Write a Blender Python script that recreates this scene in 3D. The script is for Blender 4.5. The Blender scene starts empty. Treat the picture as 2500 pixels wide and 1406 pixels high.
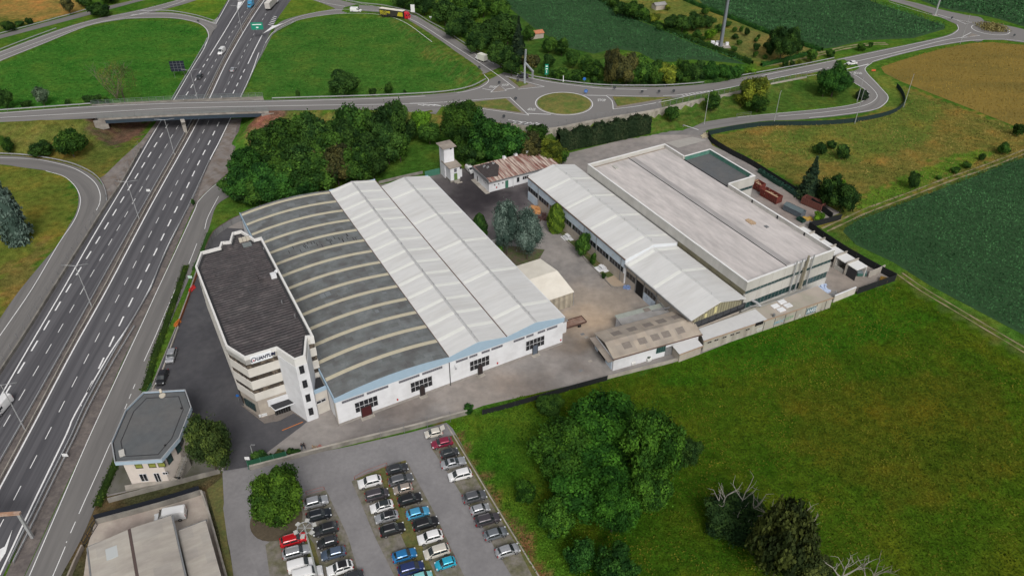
import bpy, bmesh, math, random
import numpy as np
from mathutils import Matrix, Vector

# ---------------------------------------------------------------- camera, world, sun, exposure
scene = bpy.context.scene
C = scene.collection
CAMH, FPX, PITCH = 115.0, 1868.0, math.radians(36.35)
cam = bpy.data.objects.new('camera', bpy.data.cameras.new('camera'))
C.objects.link(cam)
cam.location = (0, 0, CAMH)
cam.rotation_euler = (math.pi/2 - PITCH, 0, 0)
cam.data.sensor_width = 36
cam.data.lens = FPX/2500*36
cam.data.clip_start = 1
cam.data.clip_end = 6000
scene.camera = cam

SUN_EL, SUN_AZ = math.radians(44), math.radians(168)      # azimuth clockwise from +Y
world = bpy.data.worlds.new("World")
scene.world = world
world.use_nodes = True
wn = world.node_tree
wn.nodes.clear()
wo = wn.nodes.new('ShaderNodeOutputWorld')
bg = wn.nodes.new('ShaderNodeBackground')
sky = wn.nodes.new('ShaderNodeTexSky')
sky.sky_type = 'NISHITA'
sky.sun_disc = False
sky.sun_elevation = SUN_EL
sky.sun_rotation = SUN_AZ
sky.dust_density = 6.0
sky.air_density = 1.0
hs = wn.nodes.new('ShaderNodeHueSaturation')              # cloud cover: nearly colourless sky light
hs.inputs['Saturation'].default_value = 0.28
wn.links.new(sky.outputs[0], hs.inputs['Color'])
wn.links.new(hs.outputs[0], bg.inputs['Color'])
bg.inputs['Strength'].default_value = 0.115
wn.links.new(bg.outputs[0], wo.inputs[0])

sl = bpy.data.lights.new('sun', 'SUN')
sl.energy = 1.5
sl.angle = math.radians(18)
sl.color = (1.0, 0.97, 0.93)
sun = bpy.data.objects.new('sun', sl)
C.objects.link(sun)
sd = Vector((math.sin(SUN_AZ)*math.cos(SUN_EL), math.cos(SUN_AZ)*math.cos(SUN_EL), math.sin(SUN_EL)))
sun.rotation_euler = sd.to_track_quat('Z', 'Y').to_euler()
sun.location = (0, 0, 300)

scene.view_settings.view_transform = 'Standard'
scene.view_settings.look = 'None'
scene.view_settings.exposure = 0.0
scene.view_settings.gamma = 1.0
scene.render.engine = 'CYCLES'
scene.cycles.max_bounces = 4
scene.cycles.diffuse_bounces = 2
scene.cycles.transparent_max_bounces = 6

# ---------------------------------------------------------------- survey: line of sight -> point on a level
_c, _s = math.cos(PITCH), math.sin(PITCH)
def ray(px, py):
    x = (px-1250)/FPX; y = -(py-703)/FPX
    return np.array([x, _c+y*_s, -_s+y*_c])
def G(px, py, z=0.0):
    d = ray(px, py); t = (CAMH-z)/-d[2]
    return (float(d[0]*t), float(d[1]*t))
TH = math.radians(28.7)
OX, OY = G(829, 1040)
FM = Matrix.Translation((OX, OY, 0)) @ Matrix.Rotation(TH, 4, 'Z')   # works frame: x along the hall front, y into the site
def FW(a, b, z=0.0):
    v = FM @ Vector((a, b, z)); return v
def loc(px, py, z=0.0):
    g = G(px, py, z); dx, dy = g[0]-OX, g[1]-OY
    c, s = math.cos(TH), math.sin(TH)
    return (dx*c+dy*s, -dx*s+dy*c)

# ---------------------------------------------------------------- terrain height
def seg_dist(X, Y, pts):
    """distance to polyline and interpolated third value"""
    best = np.full(X.shape, 1e9); val = np.zeros(X.shape); wid = np.zeros(X.shape)
    for (x0, y0, z0, w0), (x1, y1, z1, w1) in zip(pts[:-1], pts[1:]):
        dx, dy = x1-x0, y1-y0
        L2 = dx*dx+dy*dy+1e-9
        t = np.clip(((X-x0)*dx+(Y-y0)*dy)/L2, 0, 1)
        w = w0+(w1-w0)*t
        d = np.hypot(X-x0-t*dx, Y-y0-t*dy)-w
        m = d < best
        best = np.where(m, d, best); val = np.where(m, z0+(z1-z0)*t, val)
    return best, val
def in_poly(X, Y, poly):
    r = np.zeros(X.shape, bool); n = len(poly)
    for i in range(n):
        x0, y0 = poly[i]; x1, y1 = poly[(i+1) % n]
        if y0 == y1: continue
        c = ((y0 > Y) != (y1 > Y)) & (X < (x1-x0)*(Y-y0)/(y1-y0)+x0)
        r ^= c
    return r
def poly_dist(X, Y, poly):
    p = [(a, b, 0, 0) for a, b in poly]+[(poly[0][0], poly[0][1], 0, 0)]
    d, _ = seg_dist(X, Y, p)
    return np.where(in_poly(X, Y, poly), 0, d)

OVER = [((-160,287),(-160,309),4.6),((-60,280),(-60,303),5.2),((0,275),(0,299),5.4),((110,267),(119,294),5.8),((220,259),(238,289.5),6.1),((422,249.5),(430,279.5),6.3),
        ((640,245.5),(650,271.5),6.2),((760,242.5),(750,270),5.9),((876,239.4),(862,268),5.5),((1004,234),(986,273),5.0),((1090,228),(1060,279),4.5),((1132,222.7),(1081,281.6),4.2)]
EAST = [((1598,213.8),(1612,268),4.2),((1660,211),(1676,253),3.6),((1726,204.8),(1728,242),3.0),((1816,188.2),(1803,226),2.0),((1880,176.6),(1878,208),1.2),((1960,162),(1968,190),0.6),((2039,146),(2065,172),0.15)]
RAMP = [((1300,184),(1189,197),4.2),((1225,163),(1180,182),4.1),((1160,128),(1132,153.6),3.5),((1120,102),(1093,128),3.0),((1081,76.8),(1055,102.4),2.4),((1045,56),(1024,78),1.9),((1009,35.8),(991,56.3),1.4),((975,26),(966,46),1.0),((940,19),(940,38.4),0.7),((876,12.8),(876,33.3),0.15)]
PLAT = [(1132,222.7),(1170,211),(1189,198),(1230,178),(1291,189.4),(1368,202.2),(1470,212.5),(1598,213.8),(1612,268),(1555,279),(1496,288),(1420,302),(1334.7,317),(1280,311),(1240,304),(1170,293),(1081,281.6)]
PLZ = 4.2
def pair_line(pairs):
    r = []
    for a, b, z in pairs:
        A, B = G(*a, z), G(*b, z)
        r.append(((A[0]+B[0])/2, (A[1]+B[1])/2, z, math.hypot(A[0]-B[0], A[1]-B[1])/2))
    return r
LINES = [pair_line(OVER), pair_line(EAST), pair_line(RAMP)]
PLATW = [G(x, y, PLZ) for x, y in PLAT]
# retaining wall line (top), west to east
RWALL = [(1240,304,4.2),(1334.7,317,4.2),(1420,302,4.2),(1496,288,4.2),(1555,279,4.2),(1612,268,4.1),(1676,253,3.6),(1728,242,3.0),(1803,226,2.0),(1878,208,1.2),(1968,190,0.6)]
RW = [G(x, y+2, z) for x, y, z in RWALL]
CUT = RW+[(RW[-1][0]+5, RW[-1][1]-30), (RW[-1][0], 120), (RW[0][0]+2, 120)]
MED = [(-96,60),(-99.1,99.2),(-102.5,156.8),(-107.3,189.4),(-112,231),(-113.7,247),(-117.8,311.2),(-121,360),(-124,420)]
def Hraw(X, Y):
    X = np.asarray(X, float); Y = np.asarray(Y, float)
    h = np.zeros(X.shape)
    for L in LINES:
        d, z = seg_dist(X, Y, L)
        h = np.maximum(h, z-np.maximum(0, d-0.8)*0.5)
    d = poly_dist(X, Y, PLATW)
    h = np.maximum(h, PLZ-np.maximum(0, d-0.8)*0.5)
    return h
def Hcut(X, Y, h):
    m = in_poly(X, Y, CUT)
    d, _ = seg_dist(X, Y, [(a, b, 0, 0) for a, b in RW])
    return np.where(m, np.minimum(h, np.maximum(0, 1.6-0.12*d)), h)
def Hroad(X, Y):
    h = Hraw(X, Y); return np.maximum(0, Hcut(X, Y, h))
MEDL = [(x-2.5, y, 0, 0) for x, y in MED]
def Hland(X, Y):
    X = np.asarray(X, float); Y = np.asarray(Y, float)
    h = Hroad(X, Y)
    d, _ = seg_dist(X, Y, MEDL)
    return np.maximum(0, np.minimum(h, np.maximum(0, d-20.5)*0.62))
def P(px, py, dz=0.0, land=False):
    f = Hland if land else Hroad
    zs = np.linspace(8, 0, 161)
    d = ray(px, py)
    t = (CAMH-zs)/-d[2]
    X, Y = d[0]*t, d[1]*t
    h = f(X, Y)
    k = np.argmax(zs-h <= 1e-6)
    z = float(h[k]) if (zs-h <= 1e-6).any() else 0.0
    g = G(px, py, z)
    return Vector((g[0], g[1], z+dz))

# ---------------------------------------------------------------- object helpers
WM = {}
def newobj(name, data, parent=None, M=None):
    o = bpy.data.objects.new(name, data); C.objects.link(o)
    if parent: o.parent = parent
    M = M or Matrix.Identity(4)
    o.matrix_basis = M
    WM[o.name] = (WM[parent.name] if parent else Matrix.Identity(4)) @ M
    return o
def tag(o, label=None, cat=None, group=None, kind=None):
    if label: o['label'] = label
    if cat: o['category'] = cat
    if group: o['group'] = group
    if kind: o['kind'] = kind
    return o
def thing(name, label, cat, loc=(0,0,0), rz=0.0, group=None):
    M = Matrix.Translation(loc) @ Matrix.Rotation(rz, 4, 'Z')
    return tag(newobj(name, None, None, M), label, cat, group)
def fthing(name, label, cat, a, b, group=None, z=0):
    v = FW(a, b, z)
    return thing(name, label, cat, v, TH, group)
KIDS = {}
def copy_tree(o, parent=None, M=None):
    """a thing with its parts and sub-parts; mesh data is shared"""
    c = o.copy(); C.objects.link(c)
    if parent:
        c.parent = parent; KIDS.setdefault(parent.name, []).append(c)
    if M is not None: c.matrix_basis = M
    WM[c.name] = (WM[parent.name] if parent else Matrix.Identity(4)) @ (M if M is not None else o.matrix_basis)
    for ch in list(KIDS.get(o.name, [])): copy_tree(ch, c)
    return c

class MB:
    """collects faces in a frame; build() links ONE mesh"""
    def __init__(s, F=None):
        s.v = []; s.f = []; s.F = F; s.uv = None
    def add(s, vs, fs):
        n = len(s.v); s.v += [tuple(v) for v in vs]; s.f += [tuple(i+n for i in f) for f in fs]
        return s
    def box(s, x0, x1, y0, y1, z0, z1):
        return s.add([(x0,y0,z0),(x1,y0,z0),(x1,y1,z0),(x0,y1,z0),(x0,y0,z1),(x1,y0,z1),(x1,y1,z1),(x0,y1,z1)],
                     [(0,3,2,1),(4,5,6,7),(0,1,5,4),(1,2,6,5),(2,3,7,6),(3,0,4,7)])
    def obox(s, c, u, w, d, z0, z1):
        """box centred on c (x,y), long axis u (unit 2d), length w, depth d"""
        ux, uy = u; nx, ny = -uy, ux
        p = [(c[0]+i*ux*w/2+j*nx*d/2, c[1]+i*uy*w/2+j*ny*d/2) for i, j in ((-1,-1),(1,-1),(1,1),(-1,1))]
        return s.prism(p, z0, z1)
    def prism(s, p, z0, z1, cap=True):
        n = len(p)
        a = sum(p[i][0]*p[(i+1) % n][1]-p[(i+1) % n][0]*p[i][1] for i in range(n))
        if a < 0: p = p[::-1]
        g = lambda z, q: z(q[0], q[1]) if callable(z) else z
        vs = [(q[0], q[1], g(z0, q)) for q in p]+[(q[0], q[1], g(z1, q)) for q in p]
        fs = [(i, (i+1) % n, n+(i+1) % n, n+i) for i in range(n)]
        if cap: fs += [tuple(range(n))[::-1], tuple(range(n, 2*n))]
        return s.add(vs, fs)
    def ngon(s, p): return s.add(p, [tuple(range(len(p)))])
    def tube(s, p0, p1, r0, r1=None, n=6, cap=True):
        r1 = r0 if r1 is None else r1
        p0, p1 = Vector(p0), Vector(p1); d = (p1-p0)
        if d.length < 1e-6: return s
        q = d.to_track_quat('Z', 'Y')
        vs = []
        for p, r in ((p0, r0), (p1, r1)):
            for i in range(n):
                a = 2*math.pi*i/n
                vs.append(p+q @ Vector((r*math.cos(a), r*math.sin(a), 0)))
        fs = [(i, (i+1) % n, n+(i+1) % n, n+i) for i in range(n)]
        if cap: fs += [tuple(range(n))[::-1], tuple(range(n, 2*n))]
        return s.add(vs, fs)
    def path(s, pts, r, n=5):
        for a, b in zip(pts[:-1], pts[1:]): s.tube(a, b, r, n=n)
        return s
    def strip(s, L, R, uv=False):
        """ribbon between two point lists"""
        n = len(L); vs = []
        for a, b in zip(L, R): vs += [a, b]
        return s.add(vs, [(2*i, 2*i+1, 2*i+3, 2*i+2) for i in range(n-1)])
    def build(s, name, m=None, parent=None, smooth=False, label=None, cat=None, group=None, kind=None):
        v = np.array(s.v, float).reshape(-1, 3)
        F = np.array(s.F or Matrix.Identity(4))
        w = v @ F[:3, :3].T+F[:3, 3]
        if parent is not None:
            I = np.array(WM[parent.name].inverted()); w = w @ I[:3, :3].T+I[:3, 3]; M = None
        else:
            mn, mx = w.min(0), w.max(0)
            o0 = np.array([(mn[0]+mx[0])/2, (mn[1]+mx[1])/2, mn[2]])
            if s.F:
                I = np.array(s.F.to_3x3().normalized().inverted())
                w = (w-o0) @ I.T
                M = Matrix.Translation(o0) @ s.F.to_3x3().normalized().to_4x4()
            else:
                w = w-o0; M = Matrix.Translation(o0)
        me = bpy.data.meshes.new(name)
        me.from_pydata(w.tolist(), [], s.f)
        if smooth: me.polygons.foreach_set('use_smooth', [True]*len(me.polygons))
        if m: me.materials.append(m)
        if s.uv is not None:
            l = me.uv_layers.new(name='UVMap'); idx = np.empty(len(me.loops), np.int32)
            me.loops.foreach_get('vertex_index', idx)
            l.data.foreach_set('uv', np.array(s.uv, np.float32)[idx].ravel())
        me.update()
        o = newobj(name, me, parent, M)
        if parent: KIDS.setdefault(parent.name, []).append(o)
        return tag(o, label, cat, group, kind)

def setmat(o, m):
    o.material_slots[0].link = 'OBJECT'; o.material_slots[0].material = m

def smooth_line(p, step=4.0):
    """Catmull-Rom through 2d/3d tuples, resampled"""
    p = [np.array(q, float) for q in p]
    if len(p) < 3:
        n = max(1, int(np.linalg.norm(p[-1]-p[0])/step)); return [p[0]+(p[-1]-p[0])*i/n for i in range(n+1)]
    out = []
    q = [2*p[0]-p[1]]+p+[2*p[-1]-p[-2]]
    for i in range(1, len(q)-2):
        n = max(1, int(np.linalg.norm(q[i+1][:2]-q[i][:2])/step))
        for k in range(n):
            t = k/n
            out.append(0.5*((2*q[i])+(-q[i-1]+q[i+1])*t+(2*q[i-1]-5*q[i]+4*q[i+1]-q[i+2])*t*t+(-q[i-1]+3*q[i]-3*q[i+1]+q[i+2])*t**3))
    out.append(p[-1]); return out

# ---------------------------------------------------------------- materials
MATS = {}
def _n(nt, t, **k):
    n = nt.nodes.new(t)
    for a, b in k.items(): setattr(n, a, b)
    return n
def mat(name, col, rough=0.8, noise=0.0, scale=1.0, col2=None, scale2=None, bump=0.0, bscale=None, stretch=None, metal=0.0, spec=0.3, coord='Object', uvm=False, thr=None, emis=None, rand=0.0, coat=0.0):
    """principled with colour mottling (two octaves) and optional bump"""
    if name in MATS: return MATS[name]
    m = bpy.data.materials.new(name); m.use_nodes = True; MATS[name] = m
    nt = m.node_tree; b = nt.nodes['Principled BSDF']; L = nt.links.new
    b.inputs['Roughness'].default_value = rough
    b.inputs['Metallic'].default_value = metal
    b.inputs['Specular IOR Level'].default_value = spec
    b.inputs['Coat Weight'].default_value = coat
    c4 = (*col, 1)
    b.inputs['Base Color'].default_value = c4
    if noise == 0 and not col2 and not bump and not rand: return m
    tc = _n(nt, 'ShaderNodeTexCoord'); mp = _n(nt, 'ShaderNodeMapping')
    L(tc.outputs['UV' if uvm else coord], mp.inputs[0])
    if stretch: mp.inputs['Scale'].default_value = stretch
    last = None
    rgb = _n(nt, 'ShaderNodeRGB'); rgb.outputs[0].default_value = c4; last = rgb.outputs[0]
    if col2:
        n2 = _n(nt, 'ShaderNodeTexNoise'); n2.inputs['Scale'].default_value = scale2 or scale*0.2; n2.inputs['Detail'].default_value = 5
        n2.inputs['Roughness'].default_value = 0.6
        L(mp.outputs[0], n2.inputs['Vector'])
        r = _n(nt, 'ShaderNodeMapRange'); t0, t1 = thr or (0.42, 0.62)
        r.inputs[1].default_value = t0; r.inputs[2].default_value = t1
        L(n2.outputs[0], r.inputs[0])
        mx = _n(nt, 'ShaderNodeMix', data_type='RGBA'); L(r.outputs[0], mx.inputs[0]); L(last, mx.inputs[6]); mx.inputs[7].default_value = (*col2, 1)
        last = mx.outputs[2]
    if noise:
        n1 = _n(nt, 'ShaderNodeTexNoise'); n1.inputs['Scale'].default_value = scale; n1.inputs['Detail'].default_value = 6
        n1.inputs['Roughness'].default_value = 0.65
        L(mp.outputs[0], n1.inputs['Vector'])
        r = _n(nt, 'ShaderNodeMapRange'); r.inputs[1].default_value = 0.25; r.inputs[2].default_value = 0.75
        r.inputs[3].default_value = 1-noise; r.inputs[4].default_value = 1+noise
        L(n1.outputs[0], r.inputs[0])
        vm = _n(nt, 'ShaderNodeVectorMath', operation='SCALE'); L(last, vm.inputs[0]); L(r.outputs[0], vm.inputs['Scale'])
        last = vm.outputs[0]
    if rand:
        oi = _n(nt, 'ShaderNodeObjectInfo'); r = _n(nt, 'ShaderNodeMapRange'); r.inputs[3].default_value = 1-rand; r.inputs[4].default_value = 1+rand
        L(oi.outputs['Random'], r.inputs[0]); vm = _n(nt, 'ShaderNodeVectorMath', operation='SCALE'); L(last, vm.inputs[0]); L(r.outputs[0], vm.inputs['Scale']); last = vm.outputs[0]
    L(last, b.inputs['Base Color'])
    if bump:
        nb = _n(nt, 'ShaderNodeTexNoise'); nb.inputs['Scale'].default_value = bscale or scale*3; nb.inputs['Detail'].default_value = 4
        L(mp.outputs[0], nb.inputs['Vector'])
        bp = _n(nt, 'ShaderNodeBump'); bp.inputs['Distance'].default_value = bump; bp.inputs['Strength'].default_value = 0.7
        L(nb.outputs[0], bp.inputs['Height']); L(bp.outputs[0], b.inputs['Normal'])
    return m
def add_wave(m, scale, axis='X', dist=0.03, dark=0.0, strength=0.8, distort=0.0):
    """corrugation: wave bump plus a darker tone in the valleys"""
    nt = m.node_tree; b = nt.nodes['Principled BSDF']; L = nt.links.new
    tc = _n(nt, 'ShaderNodeTexCoord'); w = _n(nt, 'ShaderNodeTexWave', wave_type='BANDS', bands_direction=axis)
    w.inputs['Scale'].default_value = scale; w.inputs['Distortion'].default_value = distort; w.inputs['Detail'].default_value = 2
    w.inputs['Detail Scale'].default_value = 0.6
    L(tc.outputs['Object'], w.inputs[0])
    bp = _n(nt, 'ShaderNodeBump'); bp.inputs['Distance'].default_value = dist; bp.inputs['Strength'].default_value = strength
    L(w.outputs['Fac'], bp.inputs['Height'])
    if b.inputs['Normal'].links: L(b.inputs['Normal'].links[0].from_socket, bp.inputs['Normal'])
    L(bp.outputs[0], b.inputs['Normal'])
    if dark:
        src = b.inputs['Base Color'].links[0].from_socket if b.inputs['Base Color'].links else None
        r = _n(nt, 'ShaderNodeMapRange'); r.inputs[3].default_value = 1-dark; r.inputs[4].default_value = 1+dark*0.5
        L(w.outputs['Fac'], r.inputs[0])
        vm = _n(nt, 'ShaderNodeVectorMath', operation='SCALE'); L(r.outputs[0], vm.inputs['Scale'])
        if src: L(src, vm.inputs[0])
        else: vm.inputs[0].default_value = b.inputs['Base Color'].default_value[:3]
        L(vm.outputs[0], b.inputs['Base Color'])
    return m
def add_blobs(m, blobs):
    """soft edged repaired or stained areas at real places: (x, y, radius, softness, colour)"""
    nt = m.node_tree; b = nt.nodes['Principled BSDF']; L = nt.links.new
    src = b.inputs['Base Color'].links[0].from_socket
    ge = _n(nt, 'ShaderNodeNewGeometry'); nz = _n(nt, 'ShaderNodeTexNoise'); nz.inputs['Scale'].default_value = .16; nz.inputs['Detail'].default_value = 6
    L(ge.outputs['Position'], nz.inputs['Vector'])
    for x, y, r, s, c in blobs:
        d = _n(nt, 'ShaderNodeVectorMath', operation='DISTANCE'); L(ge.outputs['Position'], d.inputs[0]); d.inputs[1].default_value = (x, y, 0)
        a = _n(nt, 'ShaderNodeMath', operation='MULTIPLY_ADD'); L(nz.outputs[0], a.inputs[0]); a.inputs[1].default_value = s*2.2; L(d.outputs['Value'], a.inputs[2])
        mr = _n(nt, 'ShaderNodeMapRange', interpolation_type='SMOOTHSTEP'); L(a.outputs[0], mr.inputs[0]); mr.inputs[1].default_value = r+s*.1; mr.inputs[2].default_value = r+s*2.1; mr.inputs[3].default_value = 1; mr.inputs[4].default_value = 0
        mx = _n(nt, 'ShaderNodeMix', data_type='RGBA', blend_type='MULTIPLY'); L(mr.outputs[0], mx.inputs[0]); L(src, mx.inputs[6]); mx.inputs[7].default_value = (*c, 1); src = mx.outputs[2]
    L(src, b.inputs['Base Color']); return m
def add_sheets(m, w, h, amt=0.25, hue=None, rot=0.0, mortar=0.0):
    """rectangular sheets or patches of slightly different tone (brick pattern)"""
    nt = m.node_tree; b = nt.nodes['Principled BSDF']; L = nt.links.new
    tc = _n(nt, 'ShaderNodeTexCoord'); mp = _n(nt, 'ShaderNodeMapping'); mp.inputs['Rotation'].default_value = (0, 0, rot)
    L(tc.outputs['Object'], mp.inputs[0])
    br = _n(nt, 'ShaderNodeTexBrick'); L(mp.outputs[0], br.inputs[0])
    br.inputs['Scale'].default_value = 1; br.inputs['Brick Width'].default_value = w; br.inputs['Row Height'].default_value = h
    br.inputs['Mortar Size'].default_value = mortar; br.offset = 0.37
    lo = 1-amt
    br.inputs['Color1'].default_value = (lo, lo, lo, 1)
    hi = hue or (1+amt*0.6,)*3
    br.inputs['Color2'].default_value = (*hi, 1)
    br.inputs['Mortar'].default_value = (0.7, 0.7, 0.7, 1)
    src = b.inputs['Base Color'].links[0].from_socket if b.inputs['Base Color'].links else None
    mx = _n(nt, 'ShaderNodeVectorMath', operation='MULTIPLY'); L(br.outputs[0], mx.inputs[1])
    if src: L(src, mx.inputs[0])
    else: mx.inputs[0].default_value = b.inputs['Base Color'].default_value[:3]
    L(mx.outputs[0], b.inputs['Base Color'])
    return m
# ================================================================ SETTING: ground, roads, markings, fields
rng = np.random.default_rng(7)
def pxpoly(p, z=None):
    return [((P(x, y, 0, True)[:2]) if z is None else G(x, y, z)) for x, y in p]
# real ground cover by area: (polygon in survey points, base colour)
GR_BRIGHT, GR_MID, GR_OLIVE, GR_DRY = (.095,.185,.022), (.062,.135,.018), (.105,.125,.026), (.17,.135,.045)
DIRT, GRAVEL, TRACK = (.17,.14,.12), (.15,.135,.11), (.26,.21,.13)
COVER = [
 ([(-40,-40),(130,-40),(215,25),(0,75),(-60,90)], (.26,.175,.05)),
 ([(-40,40),(40,45),(90,55),(0,75),(-40,80)], GR_OLIVE),
 ([(0,155),(110,112),(220,68),(310,52),(430,52),(490,72),(502,95),(486,130),(415,243),(230,250),(0,272),(-60,280),(-60,170)], (.048,.145,.021)),
 ([(620,170),(665,95),(720,60),(800,42),(935,42),(990,60),(1055,106),(1180,188),(1180,205),(1060,226),(800,240),(600,243)], (.054,.142,.023)),
 ([(340,30),(435,0),(470,-30),(570,-30),(527,56),(480,40)], (.09,.165,.02)),
 ([(672,48),(700,-30),(760,-20),(838,20),(740,38)], (.1,.16,.022)),
 ([(-60,302),(240,292),(330,300),(340,350),(240,440),(0,380),(-60,380)], (.115,.125,.028)),
 ([(200,300),(340,300),(330,360),(240,400),(180,385)], (.1,.12,.026)),
 ([(30,405),(120,412),(160,433),(180,455),(192,485),(185,525),(145,592),(100,630),(40,715),(0,790),(-60,800),(-60,400)], (.125,.145,.026)),
 ([(60,640),(120,560),(110,620),(30,760),(0,790),(0,640)], (.15,.13,.035)),
 ([(566,292),(620,290),(640,330),(625,380),(560,430)], (.06,.15,.02)),
 ([(700,272),(1000,275),(1080,285),(1240,300),(1300,312),(1250,330),(1000,320),(700,330),(640,300)], (.12,.13,.032)),
 ([(500,480),(560,450),(600,500),(520,560),(480,600)], (.07,.13,.02)),
 ([(900,330),(1090,320),(1090,420),(920,445),(860,430)], (.055,.12,.018)),
 ([(1260,20),(1500,60),(1500,200),(1300,180),(1230,90)], (.05,.11,.02)),
 ([(1457,-20),(1700,-20),(2010,125),(1980,160),(1850,160),(1640,60)], (.13,.15,.035)),
 ([(1790,60),(1990,120),(1880,155),(1780,120)], (.15,.15,.045)),
 ([(1590,300),(1724,255),(1880,215),(2060,175),(2110,225),(2085,250),(1860,278),(1600,325)], (.062,.115,.02)),
 ([(2120,160),(2190,200),(2200,270),(2110,282),(2165,250),(2160,225),(2115,175)], (.11,.16,.028)),
 ([(1735,335),(1860,302),(2050,292),(2180,268),(2205,210),(2290,240),(2480,315),(2520,330),(2520,370),(2150,505),(2010,552),(1980,540),(1960,455),(1860,402),(1740,345)], (.16,.145,.034)),
 ([(2205,215),(2300,260),(2260,350),(2080,400),(1900,370),(1860,330),(2150,290)], (.12,.155,.03)),
 ([(2100,480),(2250,410),(2380,365),(2440,370),(2150,505),(2100,525)], (.09,.17,.02)),
 ([(2010,560),(2150,505),(2520,370),(2520,410),(2110,545),(2090,600),(2280,720),(2520,860),(2520,900),(2200,690)], (.075,.11,.022)),
 ([(2060,590),(2110,575),(2200,660),(2160,670)], (.06,.13,.018)),
 ([(1095,1030),(1250,970),(1500,920),(2190,690),(2540,900),(2540,1440),(1330,1440)], (.052,.098,.007)),
 ([(1100,1035),(1260,970),(1380,1050),(1330,1200),(1420,1406),(1330,1440)], (.058,.13,.012)),
 ([(1660,860),(2150,700),(2300,790),(1900,900),(1600,950)], (.040,.108,.007)),
 ([(1900,950),(2400,900),(2520,1150),(2200,1250),(1950,1100)], (.066,.090,.008)),
 ([(1480,1180),(1800,1150),(1850,1350),(1600,1440),(1420,1420)], (.036,.084,.006)),
 ([(500,1190),(545,1165),(560,1300),(600,1440),(555,1440),(520,1290)], (.11,.09,.025)),
 ([(200,1180),(300,1100),(545,1100),(560,1180),(600,1440),(100,1440)], (.075,.07,.035)),
 ([(1062,1020),(1108,1040),(1185,1160),(1290,1310),(1350,1440),(1315,1440),(1090,1050)], (.17,.105,.045)),
]
def make_ground():
    xs = np.concatenate([[-5000,-2500,-1200,-700,-450,-350], np.arange(-300, 300.1, 1.5), [350,450,700,1200,2500,5000]])
    ys = np.concatenate([[-3000,-1000,-300,0,30], np.arange(48, 450.1, 1.5), [500,600,800,1200,2500,6000]])
    X, Y = np.meshgrid(xs, ys)
    Z = Hland(X, Y)
    # small swells in the meadows only (never near the paved ground)
    v = np.stack([X.ravel(), Y.ravel(), Z.ravel()], 1)
    nx, ny = len(xs), len(ys)
    i = np.arange(nx-1); j = np.arange(ny-1)
    I, J = np.meshgrid(i, j); a = (J*nx+I).ravel()
    f = np.stack([a, a+1, a+1+nx, a+nx], 1)
    me = bpy.data.meshes.new('ground'); me.from_pydata(v.tolist(), [], f.tolist())
    me.polygons.foreach_set('use_smooth', [True]*len(me.polygons))
    col = np.tile(np.array(GR_MID), (len(v), 1))
    jx = X.ravel()+rng.normal(0, .9, len(v)); jy = Y.ravel()+rng.normal(0, .9, len(v))
    for poly, c in COVER:
        m = in_poly(jx, jy, [tuple(q) for q in pxpoly(poly)])
        col[m] = c
    # earth of the steep cones beside the bridge abutments
    for px, py, r in ((292,318,8.5), (648,300,6.5), (675,292,3)):
        q = P(px, py, 0, True); d = np.hypot(jx-q[0], (jy-q[1])*0.7); col[d < r] = (.15,.085,.06)
    # embankment flanks: drier, mixed growth
    h = Z.ravel(); m = (h > 0.4) & (h < 5.2) & (rng.random(len(v)) < 0.45); col[m] = col[m]*0.6+np.array((.15,.13,.04))*0.4
    at = me.color_attributes.new('cover', 'FLOAT_COLOR', 'POINT')
    at.data.foreach_set('color', np.concatenate([col, np.ones((len(v), 1))], 1).astype(np.float32).ravel())
    m = bpy.data.materials.new('ground_cover'); m.use_nodes = True; nt = m.node_tree; L = nt.links.new; b = nt.nodes['Principled BSDF']
    b.inputs['Roughness'].default_value = 0.95; b.inputs['Specular IOR Level'].default_value = 0.0
    ca = _n(nt, 'ShaderNodeVertexColor', layer_name='cover')
    tc = _n(nt, 'ShaderNodeTexCoord')
    def noise(sc, det, st=None):
        n = _n(nt, 'ShaderNodeTexNoise'); n.inputs['Scale'].default_value = sc; n.inputs['Detail'].default_value = det; n.inputs['Roughness'].default_value = 0.62
        if st:
            mp = _n(nt, 'ShaderNodeMapping'); mp.inputs['Scale'].default_value = st; L(tc.outputs['Object'], mp.inputs[0]); L(mp.outputs[0], n.inputs[0])
        else: L(tc.outputs['Object'], n.inputs[0])
        return n.outputs[0]
    def rng_(s, a, b_, c, d):
        r = _n(nt, 'ShaderNodeMapRange'); L(s, r.inputs[0])
        for k, q in enumerate((a, b_, c, d)): r.inputs[k+1].default_value = q
        return r.outputs[0]
    # brownish seeding heads in drifts, deeper green clumps, fine grain
    mx = _n(nt, 'ShaderNodeMix', data_type='RGBA', blend_type='MULTIPLY'); mx.inputs[0].default_value = 1
    L(ca.outputs[0], mx.inputs[6])
    cr = _n(nt, 'ShaderNodeValToRGB'); e = cr.color_ramp.elements
    e[0].position = 0.3; e[0].color = (0.55, 0.8, 0.7, 1); e[1].position = 0.72; e[1].color = (1.75, 1.12, 1.15, 1)
    k = e.new(0.5); k.color = (1, 1, 1, 1)
    L(noise(0.085, 7), cr.inputs[0]); L(cr.outputs[0], mx.inputs[7])
    mul = _n(nt, 'ShaderNodeVectorMath', operation='SCALE'); L(mx.outputs[2], mul.inputs[0]); L(rng_(noise(0.55, 8), .3, .7, .6, 1.4), mul.inputs['Scale'])
    mul2 = _n(nt, 'ShaderNodeVectorMath', operation='SCALE'); L(mul.outputs[0], mul2.inputs[0]); L(rng_(noise(3.5, 5, (1, .6, 1)), .3, .7, .62, 1.38), mul2.inputs['Scale'])
    L(mul2.outputs[0], b.inputs['Base Color'])
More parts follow.
